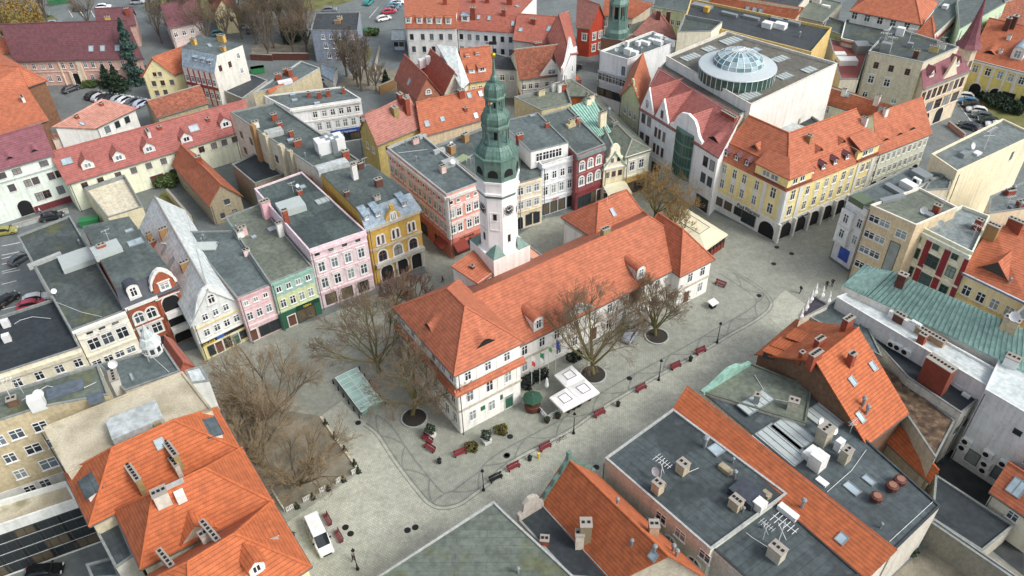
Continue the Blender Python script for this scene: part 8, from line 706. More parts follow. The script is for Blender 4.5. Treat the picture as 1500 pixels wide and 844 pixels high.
for k in range(8):
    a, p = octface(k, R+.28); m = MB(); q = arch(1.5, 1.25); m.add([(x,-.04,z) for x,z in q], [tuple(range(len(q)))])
    link('arched_opening', m.mesh('arched_opening', ['shadow_void']), t, (p.x,p.y,zd+.75), a+math.pi/2)  # flat sheet, the shade of the opening painted as near-black
    a, p = octface(k, R)
    for zz, ww, hh in ((T['zb']+5.6,.55,1.1),) if k % 2 else ((T['zb']+1.4,.5,1.3),):
        window(t, p.x, p.y, zz, a+math.pi/2, ww, hh, 'g')
    m = MB(); m.box(-.75,.75,-.06,.01,0,.12); link('sill_band', m.mesh('sill_band', ['w_d5d0c2']), t, (p.x,p.y,T['zb']+3.6), a+math.pi/2)
    m = MB(); ring(m, 1.6, 3.2, .1, -.05, .01); link('wall_frame', m.mesh('wall_frame', ['w_f6f4ee']), t, (p.x,p.y,T['zb']+3.8), a+math.pi/2)
    if k % 2 == 0:                                                   # clock faces on alternate sides
        c = link('clock', None, t, (p.x,p.y,zs-2.9), a+math.pi/2)
        m = MB(); m.box(-.95,.95,-.08,.01,-.95,.95); link('clock_panel', m.mesh('clock_panel', ['p_d5d6d2']), c)
        m = MB(); n = 24; m.add([(.86*math.cos(2*math.pi*j/n),-.1,.86*math.sin(2*math.pi*j/n)) for j in range(n)], [tuple(range(n))]); link('dial', m.mesh('dial', ['p_39424d']), c)
        m = MB()
        for j in range(12):
            s_, c_ = math.sin(math.pi*j/6), math.cos(math.pi*j/6); m.obox((.7*s_,-.115,.7*c_), (.045*c_,0,-.045*s_), (0,.01,0), (.11*s_,0,.11*c_))
        link('hour_marks', m.mesh('hour_marks', ['p_e6e2d0']), c)
        m = MB(); n = 24; m.add([(.42*math.cos(2*math.pi*j/n),-.106,.42*math.sin(2*math.pi*j/n)) for j in range(n)], [tuple(range(n))]); link('dial_centre', m.mesh('dial_centre', ['p_171b22']), c)
        m = MB(); m.obox((-.13,-.13,.1),(.04,0,.05),(0,.012,0),(-.2,0,.15)); m.obox((.25,-.13,.1),(-.02,0,.05),(0,.012,0),(.35,0,.14)); link('clock_hands', m.mesh('clock_hands', ['trim_white']), c)
def ribs(name, prof, parent):
    m = MB(); m.lathe(prof, 8, rot=rot); o = link(name, m.mesh(name, ['copper_metal']), parent)
    r = MB()
    for k in range(8):
        a = rot+math.pi/4*k
        for (r0,z0),(r1,z1) in zip(prof, prof[1:]): r.tube((r0*math.cos(a),r0*math.sin(a),z0),(r1*math.cos(a),r1*math.sin(a),z1),.07,.07,5)
        for u in (.25,.5,.75):                                       # standing seams between the corners
            a2 = rot+math.pi/4*(k+1)
            for (r0,z0),(r1,z1) in zip(prof, prof[1:]):
                A = Vector((r0*math.cos(a),r0*math.sin(a),z0)).lerp(Vector((r0*math.cos(a2),r0*math.sin(a2),z0)), u); B_ = Vector((r1*math.cos(a),r1*math.sin(a),z1)).lerp(Vector((r1*math.cos(a2),r1*math.sin(a2),z1)), u)
                r.tube(A, B_, .035, .035, 3)
    link('seam', r.mesh('seam', ['copper_seam']), o)
ribs('lower_dome', T['dome1'], t); ribs('middle_dome', T['dome2'], t); ribs('upper_dome', T['dome3'], t)
for nm, pf in (('cornice',T['cor1']),('cornice',T['cor2']),('bulb',T['bulb']),('spire',T['spire'])):
    m = MB(); m.lathe(pf, 8, rot=rot); link(nm, m.mesh(nm, ['copper_metal']), t)
for pf in (T['lan1'], T['lan2']):
    (r0,z0),(r1,z1) = pf
    m = MB(); m.lathe([(r0*1.06,z0-.1),(r0*1.06,z0+.3)], 8, rot=rot); m.lathe([(r0*1.06,z1-.2),(r0*1.06,z1+.1)], 8, rot=rot); link('lantern_ring', m.mesh('lantern_ring', ['copper_metal']), t)
    for k in range(8):
        a = rot+math.pi/4*k; m = MB(); m.tube((r0*math.cos(a),r0*math.sin(a),z0),(r0*math.cos(a),r0*math.sin(a),z1),.13,.13,6); link('lantern_column', m.mesh('lantern_column', ['copper_metal']), t)
    m = MB(); m.lathe([(r0*.16,z0),(r0*.16,z1)], 8); link('lantern_shadow', m.mesh('lantern_shadow', ['shadow_void']), t)  # dark filler added for the shade inside the open lantern
m = MB(); m.lathe([(.34*math.sin(math.pi*j/8)+.001,T['ball']-.34*math.cos(math.pi*j/8)) for j in range(9)], 12, cap=False); link('gilt_ball', m.mesh('gilt_ball', ['gold'], smooth=True), t)
m = MB(); m.tube((0,0,T['ball']),(0,0,T['tip']),.04,.03); m.box(-.5,.5,-.02,.02,T['tip']-.8,T['tip']-.35); m.box(-.9,-.5,-.02,.02,T['tip']-.65,T['tip']-.5); link('weather_vane', m.mesh('weather_vane', ['iron_black']), t)
# ---------------------------------------------------------------- church tower top, cone turret, gallery dome, glass bay
r = ROOT['CT']; 
for nm, pf, mt in (('tower_drum',[(2.9,8.9),(2.9,10.5),(2.4,11.2),(2.3,12.6)],'copper_metal'),('lantern_shadow',[(.9,12.5),(.9,17.)],'shadow_void'),('lantern_ring',[(2.3,12.5),(2.3,13.2)],'copper_metal'),('spire',[(2.3,16.6),(2.3,17.2),(1.8,18),(.3,23)],'copper_metal')):  # the dark column in the lantern stands for its inner shade
    m = MB(); m.lathe(pf, 8); link(nm, m.mesh(nm, [mt]), r)
for k in range(8):
    a = math.pi/4*k; m = MB(); m.tube((2.0*math.cos(a),2.0*math.sin(a),13),(2.0*math.cos(a),2.0*math.sin(a),17),.25); link('lantern_column', m.mesh('lantern_column', ['copper_metal']), r)
r = ROOT['R5']; L = r.location
m = MB(); m.lathe([(2.0,-11.5),(2.0,.3),(2.3,.5),(2.3,.8)], 8); link('turret', m.mesh('turret', ['w_d6c6ac']), r, (TURRET[0]-L.x,TURRET[1]-L.y,TURRET[2]))
m = MB(); m.lathe([(2.9,.8),(2.2,1.6),(1.4,4.0),(.75,7.),(.1,11.5)], 8); link('turret_roof', m.mesh('turret_roof', ['tile_maroonred'], True), r, (TURRET[0]-L.x,TURRET[1]-L.y,TURRET[2]))
for k in range(8):
    a = math.pi/4*(k+.5); window(r, TURRET[0]-L.x+1.85*math.cos(a), TURRET[1]-L.y+1.85*math.sin(a), 7.5, a+math.pi/2, .8, 2.0, 'd')
r = ROOT['R1']; L = r.location; (dx,dy,dz), dr = DOME
d = link('dome', None, r, (dx-L.x,dy-L.y,18.4))
m = MB(); m.lathe([(dr*.93,0),(dr*.93,2.2)], 40); link('drum_glazing', m.mesh('drum_glazing', ['gallery_glass']), d)
m = MB()
for k in range(40):
    a = 2*math.pi*k/40; m.tube((dr*.94*math.cos(a),dr*.94*math.sin(a),0),(dr*.94*math.cos(a),dr*.94*math.sin(a),2.2),.06,.06,4)
link('drum_mullions', m.mesh('drum_mullions', ['unit_white']), d)
m = MB(); m.lathe([(dr*.95,2.2),(dr*.96,2.3),(dr*.95,2.45),(dr*.62,3.0)], 40, cap=False); link('ring_roof', m.mesh('ring_roof', ['roof_metal'], True), d)
n, k2 = 20, 5; R1 = dr*.62
P_ = lambda i, j: (R1*math.cos(math.pi/2*j/k2)*math.cos(2*math.pi*i/n), R1*math.cos(math.pi/2*j/k2)*math.sin(2*math.pi*i/n), 2.95+R1*.52*math.sin(math.pi/2*j/k2))
for i in range(n):
    for j in range(k2):
        m = MB(); q = [P_(i,j),P_(i+1,j),P_(i+1,j+1),P_(i,j+1)]
        m.add(q if j < k2-1 else q[:3], [(0,1,2,3) if j < k2-1 else (0,1,2)]); link('pane', m.mesh('pane', [rnd.choice(['dome_glass','dome_glass','skylight_glass','dome_glass_pale'])]), d)
m = MB()
for i in range(n):
    for j in range(k2):
        m.tube(P_(i,j),P_(i,j+1),.07,.07,4)
        if j: m.tube(P_(i,j),P_(i+1,j),.05,.05,4)
link('dome_ribs', m.mesh('dome_ribs', ['unit_white']), d)
b = [q for q in BUILDINGS if q['k'] == 'R1'][0]; A, B_ = Vector(b['p'][0]), Vector(b['p'][1]); dv = B_-A; Lw = dv.length; rz = math.atan2(dv.y,dv.x)
bay = link('glass_bay', None, r, (A.x-L.x,A.y-L.y,0), rz); x0, x1 = Lw*.49, Lw*.71; xm = (x0+x1)/2; hw = (x1-x0)/2
def bx_(u): return xm+hw*u, -.7*math.cos(u*math.pi/2)-.12
for k in range(8):
    u0, u1 = k/4-1, (k+1)/4-1; (xa,ya),(xb,yb) = bx_(u0), bx_(u1)
    for j in range(4):
        z0, z1 = 4.6+2.3*j, 4.6+2.3*(j+1)-.3
        if j == 3: z1 += .4*(1-abs(u0+.125))
        m = MB(); m.add([(xa,ya,z0),(xb,yb,z0),(xb,yb,z1),(xa,ya,z1)], [(0,1,2,3)]); link('pane', m.mesh('pane', ['gallery_glass']), bay)
m = MB()
for j in range(5):
    z = 4.35+2.3*j
    for k in range(8):
        (xa,ya),(xb,yb) = bx_(k/4-1), bx_(k/4-.75); m.add([(xa,ya-.08,z),(xb,yb-.08,z),(xb,yb-.08,z+.35),(xa,ya-.08,z+.35),(xa,0,z+.35),(xb,0,z+.35)], [(0,1,2,3),(3,2,5,4)])
for k in range(9):
    xa, ya = bx_(k/4-1); m.tube((xa,ya-.03,4.4),(xa,ya-.03,13.6),.05,.05,4)
link('bay_frame', m.mesh('bay_frame', ['bay_green']), bay)
m = MB(); m.prism([(xm+hw*1.15*math.cos(math.pi+math.pi*k/12), 2.0*math.sin(math.pi+math.pi*k/12)) for k in range(13)], 3.9, 4.3); link('canopy', m.mesh('canopy', ['coping']), bay)
# ---------------------------------------------------------------- small roof extras of single houses
def on(key): o = ROOT[key]; return o, o.location
def rootbox(key, nm, x, y, z, rz, w, d_, h, mt):
    o, L = on(key); m = MB(); m.box(-w/2,w/2,-d_/2,d_/2,0,h); return link(nm, m.mesh(nm, [mt]), o, (x-L.x,y-L.y,z), rz)
def seams(key, e0, e1, r0, r1, n, mat, rad=.05):
    o, L = on(key); e0, e1, r0, r1 = (Vector(q)-Vector((L.x,L.y,0)) for q in (e0,e1,r0,r1))
    for k in range(n+1):
        a, b = e0.lerp(e1, k/n), r0.lerp(r1, k/n); m = MB(); up = Vector((0,0,.05)); m.tube(a+up, b+up, rad, rad, 4); link('seam', m.mesh('seam', [mat]), o)
bb = {q['k']: q for q in BUILDINGS}
q = bb['R1']; A, B_, D_ = Vector(q['p'][0]), Vector(q['p'][1]), Vector(q['p'][3]); o, L = on('R1'); dv = B_-A; Lw = dv.length; nv = Vector((-dv.y,dv.x))/Lw; dep = (D_-A).dot(nv); sl_ = 4.5/dep
for f0, f1, za in ((0,.185,17.9),(.195,.38,17.4),(.42,.78,16.9)):                      # small tiled roofs running back from the gables
    m = MB(); x0, x1 = Lw*f0, Lw*f1; xm = (x0+x1)/2; yb = (za-13)/sl_; v = [(x0,.2,12.9),(xm,.2,za),(xm,yb,za),(x1,.2,12.9)]
    m.add(v, [(1,0,2),(3,1,2)]); link('gable_roof', m.mesh('gable_roof', ['tile_pinkred'], True), o, (A.x-L.x,A.y-L.y,0), math.atan2(dv.y,dv.x))
v = bb['T1']['rv']; seams('T1', v[0], v[1], v[3], v[2], 34, 'copper_seam_dark', .05); seams('T1', v[4], v[0], v[5], v[3], 9, 'copper_seam_dark', .05)
v = bb['M5b']['rv']; seams('M5b', v[0], v[1], v[3], v[2], 9, 'copper_seam', .05)
v = bb['L4']['rv']; seams('L4', v[1], v[2], v[4], v[5], 60, 'seam_grey', .03)
def wire(key, pts, r=.035, mat='unit_white', nm='lightning_wire'):
    o, L = on(key); m = MB()
    for a, b in zip(pts, pts[1:]): m.tube(Vector(a)-Vector((L.x,L.y,-.08)), Vector(b)-Vector((L.x,L.y,-.08)), r, r, 4)
    link(nm, m.mesh(nm, [mat]), o)
for key, pts in WIRES: wire(key, pts)
o, L = on('FL6'); x, y, z = TURRET2; m = MB(); m.lathe([(1.25,-.5),(1.25,1.5),(1.45,1.6),(1.45,1.75)], 8); link('turret', m.mesh('turret', ['w_dfe4e4']), o, (x-L.x,y-L.y,z))
m = MB(); m.lathe([(1.45,1.75),(1.0,2.7),(.75,2.8),(.7,3.3),(.35,3.8),(.06,4.8)], 8); link('turret_roof', m.mesh('turret_roof', ['roof_white2'], True), o, (x-L.x,y-L.y,z))
for k in range(8): a = math.pi/4*(k+.5); window(o, x-L.x+1.16*math.cos(a), y-L.y+1.16*math.sin(a), z+.5, a+math.pi/2, .5, .8, 'g')
o, L = on('T3b')
for x, y, z in SPIKES:
    m = MB(); m.lathe([(.3,0),(.3,.5),(.42,.55),(.15,1.1),(.25,1.3),(.04,2.2)], 6); link('pinnacle', m.mesh('pinnacle', ['trim_white']), o, (x-L.x,y-L.y,z))
# ---------------------------------------------------------------- bins, sheds and road marks in the far yards
for i, (x, y, rz, col, label) in enumerate(DUMPSTERS):
    o = thing('dumpster', (x,y,0), rz, label, 'dumpster'); m = MB(); m.outline([(-1.5,0.1),(1.5,.1),(1.7,1.4),(-1.7,1.4)], -.8, .8); link('tub', m.mesh('tub', ['p_'+col]), o); m = MB(); m.box(-1.7,1.7,-.85,.85,1.4,1.5); link('lid', m.mesh('lid', ['p_'+col]), o)
for i, (a, b, h, mt, label) in enumerate(WALLS):
    a, b = Vector(a), Vector(b); d = b-a; m = MB(); m.box(0,d.length,-.15,.15,-.2,h); m.box(-.05,d.length+.05,-.22,.22,h,h+.1,1); tag(link('yard_wall', m.mesh('yard_wall', [mt,'chimney_cap']), None, (a.x,a.y,0), math.atan2(d.y,d.x)), label, 'wall')
m = MB()
for a, b in MARKS:
    a, b = Vector(a), Vector(b); d = (b-a).normalized()*.08; n_ = Vector((-d.y,d.x)); m.add([(*(a+n_),.006),(*(a-n_),.006),(*(b-n_),.006),(*(b+n_),.006)], [(0,1,2,3)])
tag(link('parking_lines', m.mesh('parking_lines', ['trim_white'])), kind='structure')
# ---------------------------------------------------------------- trees
def prisms(segs, sides):
    s = np.array(segs, dtype=float); a, b, r0, r1 = s[:,0:3], s[:,3:6], s[:,6], s[:,7]
    d = b-a; d /= np.linalg.norm(d, axis=1)[:,None]+1e-9
    ref = np.where(np.abs(d[:,2:3]) > .9, np.array([[1.,0,0]]), np.array([[0,0,1.]])); u = np.cross(d, ref); u /= np.linalg.norm(u, axis=1)[:,None]; w = np.cross(d, u)
    V = []
    for p, r in ((a,r0),(b,r1)):
        for k in range(sides):
            t_ = 2*math.pi*k/sides; V.append(p+u*(r*math.cos(t_))[:,None]+w*(r*math.sin(t_))[:,None])
    V = np.stack(V, 1); n = len(s); base = (np.arange(n)*2*sides)[:,None,None]
    F = np.array([[k,(k+1)%sides,(k+1)%sides+sides,k+sides] for k in range(sides)])[None]+base
    return V.reshape(-1,3), F.reshape(-1,4)
def quick_mesh(name, V, F, mat):
    me = bpy.data.meshes.new(name); nv, nf, k = len(V), len(F), F.shape[1]
    me.vertices.add(nv); me.vertices.foreach_set('co', V.astype(np.float32).ravel())
    me.loops.add(nf*k); me.loops.foreach_set('vertex_index', F.astype(np.int32).ravel())
    me.polygons.add(nf); me.polygons.foreach_set('loop_start', np.arange(nf, dtype=np.int32)*k)
    me.update(calc_edges=True); me.materials.append(M(mat)); return me
def bare_tree(seed, H, R, n=(8,6,5,5,3), lean=(0,0), tw=.012, low=.16, spread=(.35,.9)):
    rg = random.Random(seed); segs = []
    def rv(): return Vector((rg.gauss(0,1),rg.gauss(0,1),rg.gauss(0,1)))
    RAD = [.02*H+.06, .010*H+.03, .055, .030, .017, tw]
    def grow(p, d, L, lev):
        k = (3,5,4,3,2,2)[lev]; pts = [p]; dirs = [d]; q = p.copy(); dd = d.copy(); r = RAD[lev]; re = RAD[min(lev+1,5)]*1.1
        for i in range(k):
            dd = (dd+rv()*(.05,.10,.12,.14,.16,.16)[lev]+Vector((0,0,(.0,.07,.06,.05,.05,.04)[lev]))).normalized(); q2 = q+dd*(L/k)
            segs.append((*q,*q2,r+(re-r)*i/k,r+(re-r)*(i+1)/k,lev)); q = q2; pts.append(q); dirs.append(dd)
        if lev >= len(n): return
        for j in range(n[lev]):
            u = (rg.uniform(.5,1) if lev == 0 else ((j+rg.uniform(.2,1))/n[lev])**.8*.72+.28)*k; u = min(u, k-1e-3); i = int(u); b = pts[i].lerp(pts[i+1], u-i); dd = dirs[i+1]
            ax_ = rv(); ax_ = (ax_-ax_.dot(dd)*dd).normalized()
            if lev == 0: t_ = 2*math.pi*(j+rg.uniform(-.3,.3))/n[0]; ax_ = Vector((math.cos(t_),math.sin(t_),0)); an = rg.uniform(*spread)
            else: an = rg.uniform(.35,.8)
            nd = (dd*math.cos(an)+ax_*math.sin(an)).normalized()
            L2 = H*rg.uniform(.5,.68) if lev == 0 else L*rg.uniform(.42,.62)*(1.25-.5*u/k); grow(b, nd, L2, lev+1)
    grow(Vector((0,0,-.1)), Vector((lean[0],lean[1],1)).normalized(), H*low, 0)
    S = np.array(segs); k = H/S[:,5].max(); kr = R/np.percentile(np.hypot(S[:,3],S[:,4]), 96)
    for c in (0,3): S[:,c] *= kr; S[:,c+1] *= kr; S[:,c+2] *= k
    big = S[:,8] <= 2
    return prisms(S[big][:,:8], 6), prisms(S[~big][:,:8], 3)
def place_tree(name, meshes, x, y, label, group=None, rz=0, s=1.0):
    t = thing(name, (x,y,0), rz, label, 'tree', group); t.scale = (s,s,s); link('trunk', meshes[0], t); link('crown', meshes[1], t); return t
KIND = {'b':('bark_tan',(12,7,5,5,3),.05,(.4,1.2)),'l':('bark_brown',(9,7,5,5,4),.2,(.3,.9)),'r':('bark_red',(8,6,5,4,3),.12,(.4,1.0)),'o':('bark_gold',(9,6,5,5,4),.18,(.4,.95))}
for i, (kd, x, y, H, R, label) in enumerate(TREES):
    mt, n, low, sp = KIND[kd]; a, b = bare_tree(40+i, H, R, n, (rnd.uniform(-.15,.15),rnd.uniform(-.15,.15)), .012, low, sp)
    tr = 'bark_moss' if kd in 'lo' else 'bark_tan2'
    place_tree('bare_tree', (quick_mesh('trunk', *a, tr), quick_mesh('crown', *b, mt)), x, y, label)
PROTO = []
for i, (H, R, mt) in enumerate(((13,3.8,'bark_grey'),(12,4.4,'bark_brown'),(14,3.4,'bark_grey'),(10,4.2,'bark_brown'))):
    a, b = bare_tree(90+i, H, R, (7,5,5,4), (0,0), .02, .3, (.25,.7)); PROTO.append((quick_mesh('trunk', *a, 'bark_grey'), quick_mesh('crown', *b, mt)))
for i, (x, y) in enumerate(BACK_TREES):
    place_tree('bare_tree', PROTO[i % 4], x, y, 'slim bare tree in the far park strip beyond the houses', 'bare trees of the far park strip', rnd.uniform(0,6), rnd.uniform(.8,1.15))
def leaf_cloud(seed, R, H, n, size, shape='ball'):
    g_ = np.random.default_rng(seed); V = []; 
    for i in range(n):
        if shape == 'ball':
            d = g_.normal(size=3); d /= np.linalg.norm(d); rr = g_.uniform(.55,1.)**.5*(1+.18*math.sin(5*d[0]+seed)+.15*math.sin(7*d[1])); c = d*[R*rr,R*rr,H/2*rr]+[0,0,H/2]
        else:
            u = g_.uniform(.02,1); a = g_.uniform(0,2*math.pi); lay = .72+.28*math.sin(u*34+a*1.0); rr = R*(1-u)**.8*g_.uniform(.35,1)*lay; c = np.array([rr*math.cos(a),rr*math.sin(a),H*u-(R-rr)*0-.25*rr])
        e1 = g_.normal(size=3); e1 /= np.linalg.norm(e1); e2 = np.cross(e1, g_.normal(size=3)); e2 /= np.linalg.norm(e2); s = size*g_.uniform(.6,1.3)
        V += [c-e1*s-e2*s*.5, c+e1*s-e2*s*.5, c+e1*s*.8+e2*s*.6, c-e1*s*.8+e2*s*.6]
    V = np.array(V); V[:,2] = np.maximum(V[:,2], .03); return V, np.arange(len(V)).reshape(-1,4)
for i, (x, y, R, H, label) in enumerate(SHRUBS):
    con = 'conifer' in label; V, F = leaf_cloud(i, R, H, int(700+R*H*110), .24, 'cone' if con else 'ball')
    t = thing('conifer' if con else 'shrub', (x,y,0), 0, label, 'conifer' if con else 'shrub'); m = MB(); m.tube((0,0,0),(0,0,H*.6),.12,.05); link('trunk', m.mesh('trunk', ['bark_grey']), t)
    link('crown', quick_mesh('crown', V, F, 'leaf_dark' if con or 'dark' in label else 'leaf_green'), t)
V, F = leaf_cloud(77, 4.2, SPRUCE[2], 8000, .3, 'cone'); t = thing('spruce_tree', (SPRUCE[0],SPRUCE[1],0), 0, 'tall blue green spruce in front of the maroon roof', 'tree')
m = MB(); m.tube((0,0,0),(0,0,SPRUCE[2]*.97),.25,.04); link('trunk', m.mesh('trunk', ['bark_grey']), t); link('crown', quick_mesh('crown', V, F, 'leaf_spruce'), t)
# golden willow at the top left
V, F = leaf_cloud(5, 6.5, 9.5, 4200, .22); t = thing('willow_tree', (-131,214,0), 0, 'golden willow at the top left corner', 'tree'); V[:,2] += 2.5
m = MB(); m.tube((0,0,0),(0,0,8),.4,.15); link('trunk', m.mesh('trunk', ['bark_grey']), t); link('crown', quick_mesh('crown', V, F, 'leaf_willow'), t)
# ---------------------------------------------------------------- cars and vans
def section_body(prof, wid, bevel=.12):
    # prof: list of (x, z_low, z_high, half width) stations along the car
    m = MB(); k = len(prof); v = []
    for x, zl, zh, hw in prof: v += [(x,-hw+.03,zl),(x,-hw,(zl+zh)/2),(x,-hw+bevel,zh),(x,hw-bevel,zh),(x,hw,(zl+zh)/2),(x,hw-.03,zl)]
    f = [(i*6+j,(i+1)*6+j,(i+1)*6+(j+1)%6,i*6+(j+1)%6) for i in range(k-1) for j in range(6)]
    f += [tuple(range(6)), tuple((k-1)*6+j for j in range(5,-1,-1))]; m.add(v, f); return m
def make_car(L, W_, H, van):
    a = link('car_proto', None); hw = W_/2
    if van: pr = [(-L/2,.35,1.2,hw*.95),(-L/2+.1,.3,1.25,hw),(L*.18,.3,1.25,hw),(L*.34,.3,1.15,hw*.98),(L/2-.15,.32,.95,hw*.92),(L/2,.4,.75,hw*.8)]; cab = [(-L/2+.05,1.2,H-.05,hw*.96),(-L/2+.2,1.2,H,hw*.93),(L*.16,1.2,H,hw*.93),(L*.33,1.15,1.2,hw*.9)]
    else: pr = [(-L/2,.35,.75,hw*.85),(-L/2+.15,.28,.92,hw*.97),(-L*.2,.25,.95,hw),(L*.2,.25,.92,hw),(L/2-.4,.28,.82,hw*.95),(L/2,.38,.62,hw*.8)]; cab = [(-L/2+.25,.9,.98,hw*.88),(-L*.3,.9,H-.04,hw*.8),(-L*.05,.9,H,hw*.8),(L*.08,.9,H-.05,hw*.8),(L*.26,.88,.93,hw*.86)]
    body = section_body(pr, W_); body = link('body', body.mesh('body', ['k_8d9298'], smooth=False), a)
    c = section_body(cab, W_, .14); me = c.mesh('cabin', ['k_8d9298','car_glass'])
    for p in me.polygons:                                             # the steep faces of the cabin are glazing, the top is roof
        if p.normal.z < (.75 if not van else .6) and abs(p.normal.z) < .95: p.material_index = 1
    if van:
        for p in me.polygons: p.material_index = 1 if p.normal.x > .45 else 0
        for sy in (-1,1):
            for x0_, x1_ in ((-L*.44,-L*.26),(-L*.24,-L*.06),(-L*.04,L*.12)):
                g_ = MB(); y0_, y1_ = sy*(hw*.985), sy*(hw*.93+.0); g_.add([(x0_,y0_+sy*.012,1.42),(x1_,y0_+sy*.012,1.42),(x1_-.02,y1_+sy*.02,H-.28),(x0_+.02,y1_+sy*.02,H-.28)], [(0,1,2,3) if sy < 0 else (3,2,1,0)]); link('side_window', g_.mesh('side_window', ['car_glass']), a)
        g_ = MB(); g_.box(-L/2-.01,-L/2+.06,-hw*.75,hw*.75,1.45,H-.35); link('rear_window', g_.mesh('rear_window', ['car_glass']), a)
        g_ = MB(); g_.box(L/2-.08,L/2+.03,-hw*.55,hw*.55,.45,.68); link('grille', g_.mesh('grille', ['iron_black']), a)
        g_ = MB(); g_.box(-L*.3,-L*.02,-hw*.4,hw*.4,H-.02,H+.03); link('roof_panel', g_.mesh('roof_panel', ['unit_white']), a)
    link('cabin', me, a)
    for sx in (-.31,.31):
        for sy in (-1,1):
            m = MB(); m.tube((0,-.1,0),(0,.1,0),.32,.32,14); w = link('wheel', m.mesh('wheel', ['rubber']), a, (L*sx,sy*(hw-.1),.32)); m = MB(); m.tube((0,sy*.1,0),(0,sy*.115,0),.2,.2,10); link('rim', m.mesh('rim', ['rim']), w)
    for sy in (-1,1):
        m = MB(); m.box(-.06,.05,-.16,.16,-.07,.07); link('headlight', m.mesh('headlight', ['lamp_glass']), a, (L/2-.1,sy*hw*.62,.72)); m = MB(); m.box(-.04,.04,-.12,.12,-.1,.1); link('tail_light', m.mesh('tail_light', ['sign_red']), a, (-L/2+.02,sy*hw*.68,.78))
    m = MB(); m.box(-.1,.1,-hw-.16,hw+.16,0,.12); link('mirrors', m.mesh('mirrors', ['iron_black']), a, (L*.2,0,.98 if not van else 1.35))
    return a
def place_car(proto, used, name, cat, x, y, rz, col, label, group, s=1):
    o = proto if not used else copy_tree(proto); o.name = name; o.location = (x,y,.04); o.rotation_euler[2] = rz; tag(o, label, cat, group)
    for ch in o.children:
        if ch.data and ch.data.materials and ch.data.materials[0].name.startswith('k_'): tint(ch, 0, 'k_'+col)
CARP = make_car(4.3,1.8,1.45,False); VANP = make_car(5.4,2.0,2.35,True)
base_c = [c for c in CARP.children]
for i, (x, y, rz, col, label) in enumerate(CARS[::-1]): place_car(CARP, i < len(CARS)-1, 'parked_car', 'car', x, y, rz, col, label, 'cars parked around the town')
for i, (x, y, rz, col, label) in enumerate(VANS[::-1]): place_car(VANP, i < len(VANS)-1, 'parked_van', 'van', x, y, rz, col, label, 'vans on the square')
# ---------------------------------------------------------------- benches, lamps, bins
def make_bench(mat):
    b = link('bench', None)
    for k in range(4): m = MB(); m.box(-.95,.95,-.24+.13*k,-.14+.13*k,.42,.47); link('seat_slat', m.mesh('seat_slat', [mat]), b)
    for k in range(3): m = MB(); m.box(-.95,.95,.28+.03*k,.32+.03*k,.55+.14*k,.66+.14*k); link('back_slat', m.mesh('back_slat', [mat]), b)
    for s in (-.75,.75): m = MB(); m.box(s-.04,s+.04,-.22,.3,0,.42); m.box(s-.03,s+.03,.27,.33,.4,.9); link('leg', m.mesh('leg', ['iron_black']), b)
    return b
PB = {'r':make_bench('bench_red'),'k':make_bench('iron_black')}; used = set()
for x, y, rz, c, label in BENCHES:
    o = copy_tree(PB[c]) if c in used else PB[c]; used.add(c); o.location = (x,y,.03); o.rotation_euler[2] = rz; tag(o, label, 'bench', 'benches on the square')
m1 = MB(); m1.lathe([(.22,0),(.2,.25),(.12,.4),(.09,1.0),(.06,1.1),(.05,3.5),(.12,3.55)], 10); m2 = MB(); m2.lathe([(.1,3.55),(.2,3.95)], 6, cap=False); m3 = MB(); m3.lathe([(.26,3.95),(.22,4.05),(.05,4.3),(.03,4.45)], 6)
LM = (m1.mesh('post', ['iron_black']), m2.mesh('lantern', ['lamp_glass']), m3.mesh('lantern_cap', ['iron_black']))
for x, y, label in LAMPS:
    o = thing('street_lamp', (x,y,0), 0, 'black cast iron '+label, 'street lamp', 'street lamps on the square')
    for nm, me in zip(('post','lantern','lantern_cap'), LM): link(nm, me, o)
m1 = MB(); m1.lathe([(.2,0),(.26,.1),(.3,.75)], 10); m1.tube((0,.3,0),(0,.3,1.1),.04); m2 = MB(); m2.lathe([(.33,.75),(.33,.8),(.2,.95)], 10)
BM_ = (m1.mesh('bucket', ['iron_black']), m2.mesh('lid', ['iron_black']))
for x, y, label in BINS:
    o = thing('litter_bin', (x,y,0), 0, label, 'litter bin', 'litter bins on the square'); link('bucket', BM_[0], o); link('lid', BM_[1], o)
x, y = MISC['yb']; m = MB(); m.lathe([(.14,0),(.14,.8),(.2,.85),(.2,1.1),(.1,1.15)], 10); tag(link('hydrant', m.mesh('hydrant', ['sign_yellow']), None, (x,y,0)), 'small yellow hydrant post between two red benches', 'hydrant')
